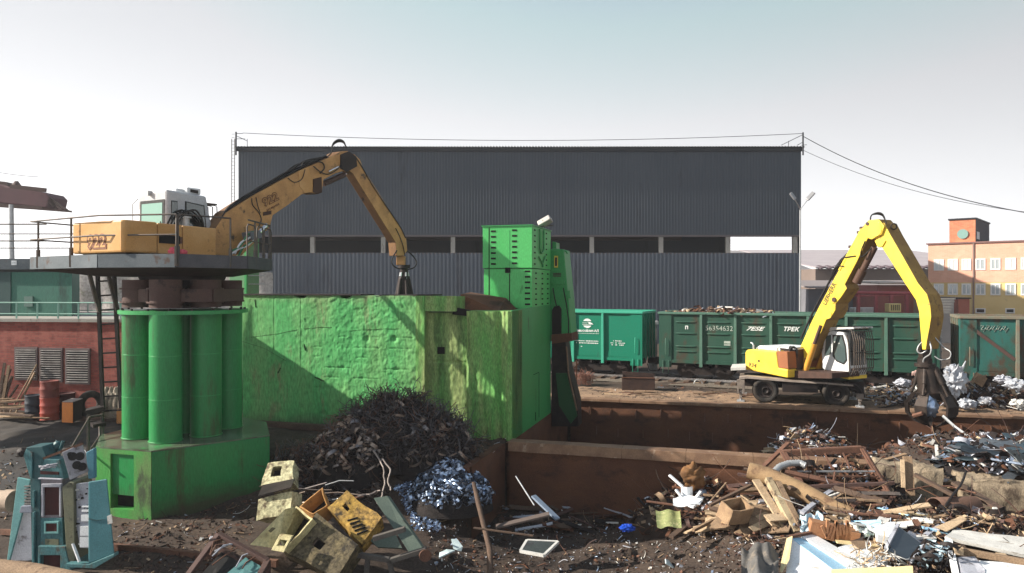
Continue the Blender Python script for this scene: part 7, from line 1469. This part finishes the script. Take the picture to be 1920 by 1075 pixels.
# rusty pipes
t = thing('rusty_pipe', 'wide rusty pipe with an open end, lying before the big concrete block', 'pipe', P(1780, 960, 17))
k = MB(); a, b = P(1752, 953, 17.0), P(1826, 950, 17.5); ax_ = (b-a).normalized(); n = 24; x = ax_.cross(V((0, 0, 1))).normalized(); y = x.cross(ax_)
vs_ = [c+(x*math.cos(6.28319*j/n)+y*math.sin(6.28319*j/n))*r for c, r in ((b, .24), (a, .24), (a, .215), (b, .215)) for j in range(n)]
k.add(vs_, [(i*n+j, i*n+(j+1) % n, (i+1)*n+(j+1) % n, (i+1)*n+j) for i in range(3) for j in range(n)], 0, True); k.build('tube', mat('pipe_rust', (.13, .075, .055), .7, .2, var=(.19, .11, .08), vs=2, stain=(.06, .04, .035), ss=3), t)
k = MB(); a = P(1802, 968, 16.6); k.tube([a+V((math.cos(i*.35)*.24, .02*i, math.sin(i*.35)*.2)) for i in range(9)], .05, 8); tag(k.build('pipe_elbow', darkst), 'dark curved pipe elbow below the wide rusty pipe', 'pipe')
k = MB(); k.tube([P(1811, 884, 18.6), P(1806, 900, 18.2), P(1800, 912, 17.8), P(1785, 930, 17.2), P(1775, 945, 16.8), P(1768, 962, 16.6)], .03, 6); tag(k.build('bent_rod', darkst), 'long dark bent rod hanging in front of the rusty pipe', 'rod')
k = MB(); k.tube([P(1700, 920, 17.9), P(1740, 912, 18), P(1780, 912, 18), P(1830, 925, 17.5)], .022, 5); tag(k.build('bent_rod', rust2), 'thin rusty rod running between the post and the concrete block', 'rod')
# corrugated tube
k = MB(); pts = [P(1449, 888, 18.4), P(1462, 875, 18.6), P(1480, 869, 18.7), P(1500, 868, 18.7), P(1512, 874, 18.6)]
out = []
for a, b in zip(pts[:-1], pts[1:]): out += [lerp(a, b, i/8) for i in range(8)]
k.tube(out, [.07+.018*(i % 2) for i in range(len(out))], 10); tag(k.build('ribbed_hose', lightgr), 'pale ribbed hose bent over the rusty frame beside the log end', 'hose')
# white chair-like fixture, green yellow sheet, blue bag, tray
t = thing('white_chair_frame', 'broken white plastic chair lying upside down against the dividing wall', 'chair', P(1287, 940, 18))
k = MB(); k.grid(lambda u, v: P(1262+54*u-(8*(v-.5) if u > .5 else 0), 934+14*v+3*math.sin(u*6), 17.7-.5*v), 10, 6); k.ext([P(1262, 936, 17.5), P(1300, 950, 17.1), P(1318, 936, 17.5), P(1285, 926, 17.9)], (0, 0, -.05)); k.build('seat', wht, t)
k = MB(); k.grid(lambda u, v: P(1276, 911, 17.9)+V(((u)*.28, -.05-.08*math.sin(u*3.14), -.30*v)), 10, 6); k.build('backrest', wht, t)
for a, b in (((1255, 891, 18.2), (1280, 913, 17.9)), ((1267, 918, 17.8), (1278, 932, 17.7)), ((1314, 922, 17.7), (1305, 934, 17.6))):
    k = MB(); k.bar(P(*a), P(*b), .07, .05); k.build('leg', wht, t, bevel=.01)
k = MB(); k.grid(blob(tuple(P(1300, 893, 18.6)), .26, .2, .26, a=.7), 24, 16); tag(k.build('brown_rag', mat('brown_rag', (.20, .10, .04), .95, var=(.09, .05, .03), vs=6), recalc=False), 'brown shaggy rag on the scrap beside the pit beam', 'rag')
k = MB(); k.grid(lambda u, v: P(1229+46*u+3*v, 957+32*v+2*math.sin(u*9), 17.7-.5*v)+V((0, .05*noise.noise(V((u*4, v*4, 1))), 0)), 12, 10); tag(k.build('green_yellow_sheet', mat('green_yellow_print', (.32, .34, .15), .7, var=(.16, .22, .08), vs=7, stain=(.6, .55, .3), ss=8)), 'green and yellow printed sheet lying in front of the white chair', 'sheet')
bag('crumpled blue plastic bag on the shaded litter of the front bin', 1176, 990, 17.6, .16, .12, .08, bluep, .5)
t = thing('broken_tray', 'broken dark screen panel with a pale frame lying on the litter', 'screen', P(1010, 1030, 16.2))
q = [P(988, 1014, 17.0), P(1046, 1017, 16.8), P(1020, 1042, 16.0), P(976, 1034, 16.3)]
k = MB(); c = sum(q, V())/4
for i in range(4): k.bar(q[i], q[(i+1) % 4], .06, .06)
k.build('frame', wht_d, t); k = MB(); k.ext(q, (0, 0, .02)); k.build('screen', mat('dark_screen', (.05, .055, .06), .2), t)
for (px, py, s_) in ((1255, 1066, .22), (838, 1046, .25), (858, 1030, .2)):
    k = MB(); c = PG(px, py)+V((0, 0, .08)); shard(k, c, s_*2.2); tag(k.build('pale_shard', mat('pale_blue_sheet', (.55, .66, .68), .4)), {1255: 'pale turquoise torn sheet at the bottom centre of the front bin floor', 838: 'pale strip lying on dark litter right of the panel frame', 858: 'small bright shard just above the pale strip'}[px], 'sheet')
# tan box, tan boxes
t = thing('brown_box', 'open tan cardboard box tipped over among the broken boards', 'box', P(1385, 970, 17))
k = MB(); rr = Matrix.Rotation(R(25), 3, 'Z') @ Matrix.Rotation(R(20), 3, 'X'); c = P(1378, 968, 17.0)+V((0, 0, .1)); 
for off, d in (((0, .2, 0), (.62, .03, .4)), ((0, -.2, 0), (.62, .03, .4)), ((-.3, 0, 0), (.03, .38, .4)), ((.3, 0, 0), (.03, .38, .4)), ((0, 0, -.2), (.6, .38, .03))): k.box(c+rr @ V(off), d, rr)
k.build('carton', mat('tan_cardboard', (.33, .22, .13), .8, var=(.22, .14, .09), vs=4), t, dent=.05)
# fridge and white sheet goods bottom right
def slab_px(name, label, cat, m, pts, d, bev=.015):
    k = MB(); k.ext([P(*p) for p in pts], d); return tag(k.build(name, m, dent=.02), label, cat)
t = thing('fridge', 'open white fridge body with a light blue inner wall, lying at the bottom right', 'fridge', P(1540, 1050, 14.5))
A = P(1482, 1008, 15.5); B_ = P(1524, 1000, 15.9); C_ = P(1640, 1066, 14.9); D = P(1582, 1082, 14.3); E_ = P(1470, 1100, 14.0)
dn = V((.03, .08, -.5))
k = MB(); k.ext([A, D, P(1560, 1120, 13.6), E_], (.02, .06, -.05)); k.build('side_panel', wht, t, dent=.02)
k = MB(); k.ext([A, lerp(A, B_, .45)+V((0, 0, -.04)), lerp(D, C_, .45)+V((0, 0, -.04)), D], V((0, .02, -.04))); k.build('inner_wall', lblue, t)
k = MB(); k.ext([lerp(A, B_, .47), B_, C_, lerp(D, C_, .47)], (0, .03, -.10)); k.build('back_panel', wht, t, bevel=.01)
k = MB(); k.bar(A+V((0, 0, .02)), B_+V((0, 0, .02)), .08, .05); k.build('rusty_edge', rust2, t)
k = MB(); k.ext([P(1476, 1010, 15.4), P(1486, 1006, 15.4), P(1480, 1050, 14.6), P(1466, 1075, 14.2), P(1462, 1070, 14.3)], (.02, .08, -.02)); k.build('torn_foam', cream, t)
slab_px('cream_board', 'cream coloured board at the very bottom right in front of the fridge', 'board', cream, [(1560, 1068, 13.8), (1712, 1061, 13.6), (1714, 1100, 13.2), (1560, 1104, 13.3)], (.03, .12, -.05))
slab_px('white_board', 'small white panel lying right of the fridge behind the cream board', 'panel', wht, [(1572, 1026, 15.2), (1606, 1016, 15.6), (1662, 1052, 14.8), (1640, 1064, 14.5)], (0, .02, -.04))
t = thing('black_cabinet', 'black glossy cabinet lying on its side with a white top, bottom right', 'cabinet', P(1700, 1020, 15))
k = MB(); a, b, c, d = P(1683, 985, 15.6), P(1732, 1022, 15.1), P(1708, 1054, 14.5), P(1660, 1030, 14.8); k.ext([a, b, c, d], (.22, .35, -.25)); k.build('body', glassd, t, bevel=.02)
k = MB(); k.bar(d+V((0, -.02, .02)), a+V((0, -.02, .02)), .06, .05); k.bar(b, c, .04, .05); k.build('edge_trim', lgray, t)
k = MB(); k.ext([P(1642, 985, 15.6), P(1672, 978, 15.9), P(1684, 988, 15.7), P(1668, 1006, 15.2), P(1644, 1000, 15.3)], (.03, .1, -.22)); tag(k.build('white_box', wht, bevel=.02), 'small white box beside the top of the black cabinet', 'box')
k = MB(); k.box(P(1562, 998, 15.9), (1.0, .3, .3), Matrix.Rotation(R(-10), 3, 'Z') @ Matrix.Rotation(R(12), 3, 'Y'))
for i in range(9): k.box(P(1545+i*6, 994+rnd(-2, 3), 15.72), (.05, .05, rnd(.2, .42)), Matrix.Rotation(rnd(-.5, .5), 3, 'Y'))
tag(k.build('split_timber', mat('reddish_split_wood', (.40, .20, .10), .85, var=(.28, .12, .06), vs=5, bump=.6)), 'reddish split timber block behind the fridge', 'timber')
k = MB(); k.grid(lambda u, v: P(1500+42*u, 965+32*v, 16.4-.5*v)+V((0, .2*noise.noise(V((u*3, v*3, 7))), .14*noise.noise(V((u*4, v*4, 2))))), 18, 14, smooth=False); tag(k.build('torn_blue_sheet', mat('pale_blue_white_sheet', (.50, .66, .74), .5, var=(.22, .32, .40), vs=3, stain=(.75, .78, .8), ss=3)), 'crumpled pale blue sheet between the beams and the fridge', 'sheet')
k = MB(); k.grid(lambda u, v: P(1600+40*u, 985+22*v, 16.1-.4*v)+V((0, .1*noise.noise(V((u*3, v*3, 9))), .1*noise.noise(V((u*4, v*4, 5))))), 14, 8, smooth=False); tag(k.build('white_green_sheet', mat('white_green_sheet', (.70, .72, .70), .6, var=(.08, .28, .12), vs=2.5)), 'white and green torn sheet above the fridge', 'sheet')
t = thing('white_door', 'dirty white door panel with a wooden rail, lying at the right bottom corner', 'door', P(1850, 1030, 14.5))
a, b, c, d = P(1772, 1006, 15.2), P(1790, 992, 15.8), P(1950, 1010, 15.2), P(1950, 1046, 14.2)
k = MB(); k.ext([a, b, c, d], (0, .03, -.07)); k.build('panel', wht_d, t, dent=.03)
k = MB(); k.ext([P(1772, 1006, 15.15), P(1786, 1012, 14.95), P(1802, 1090, 13.4), P(1790, 1095, 13.4)], (.03, .08, -.03)); k.build('side_edge', wht, t, bevel=.01)
k = MB(); k.bar(P(1790, 1031, 14.6), P(1930, 1056, 14.0), .10, .12); k.build('rail', wood, t, bevel=.01)
for px, py in ((1796, 1032), (1878, 1046)): k = MB(); k.box(P(px, py, 14.45), (.17, .14, .15), Matrix.Rotation(R(-15), 3, 'Z')); k.build('rail_block', woodl, t, bevel=.01)
slab_px('grey_tray', 'curved pale grey tray under the white door at the bottom right corner', 'tray', lgray, [(1798, 1044, 14.3), (1828, 1042, 14.4), (1846, 1066, 13.8), (1850, 1095, 13.3), (1806, 1095, 13.3)], (.02, .1, -.04))
slab_px('white_sheet', 'white sheet lying under the door rail at the bottom right corner', 'sheet', wht, [(1836, 1050, 14.2), (1950, 1064, 13.9), (1950, 1100, 13.2), (1850, 1098, 13.2)], (0, .05, -.03))
k = MB()
for _ in range(60): 
    c = P(rnd(1715, 1790), rnd(1020, 1072), 14.4+rnd(-.3, .3)); curl(k, c, rnd(.06, .18), rnd(.03, .08), random.choice((0, 2, 2)), 7)
tag(k.build('plastic_strips', [mat('bluish_film', (.42, .55, .62), .3), wht_d, darkst], recalc=False), 'tangle of bluish plastic strips beside the black cabinet', 'strips', kind='stuff')
k = MB()
for _ in range(70):
    c = P(rnd(1600, 1680), rnd(1028, 1062), 14.7+rnd(-.3, .3)); wire_(k, c, rnd(.2, .5), .012, random.choice((0, 1)), 6, curv=1.2)
tag(k.build('pale_straw', [woodl, wht_d], recalc=False), 'tangle of pale straw-like strips behind the cream board', 'strips', kind='stuff')
k = MB(); k.grid(lambda u, v: P(1390+70*u, 1030+60*v, 15.2-1.6*v)+V((0, 0, .22*noise.noise(V((u*3.5, v*4, 11)))+.08*math.sin(u*3.1))), 30, 24); tag(k.build('grey_tarpaulin', mat('dark_grey_tarp', (.13, .125, .12), .7, var=(.08, .075, .07), vs=3, stain=(.2, .17, .14), ss=4))  , 'crumpled dark grey tarpaulin left of the fridge', 'tarpaulin')

# ------------------------------------------------------------------ thin bright haze in the air
hz_m = bpy.data.materials.new('haze_air'); hz_m.use_nodes = True; hn = hz_m.node_tree.nodes
hn.remove(hn['Principled BSDF']); pv = hn.new('ShaderNodeVolumePrincipled'); pv.inputs['Color'].default_value = (.94, .95, 1, 1); pv.inputs['Density'].default_value = .0006; pv.inputs['Anisotropy'].default_value = .3
hz_m.node_tree.links.new(pv.outputs[0], hn['Material Output'].inputs['Volume'])
k = MB(); k.box((0, 330, 29), (1900, 800, 68)); tag(k.build('haze', hz_m, loc=(0, 0, 0)), 'thin pale haze fading the far sheds and hills', 'haze', kind='stuff')
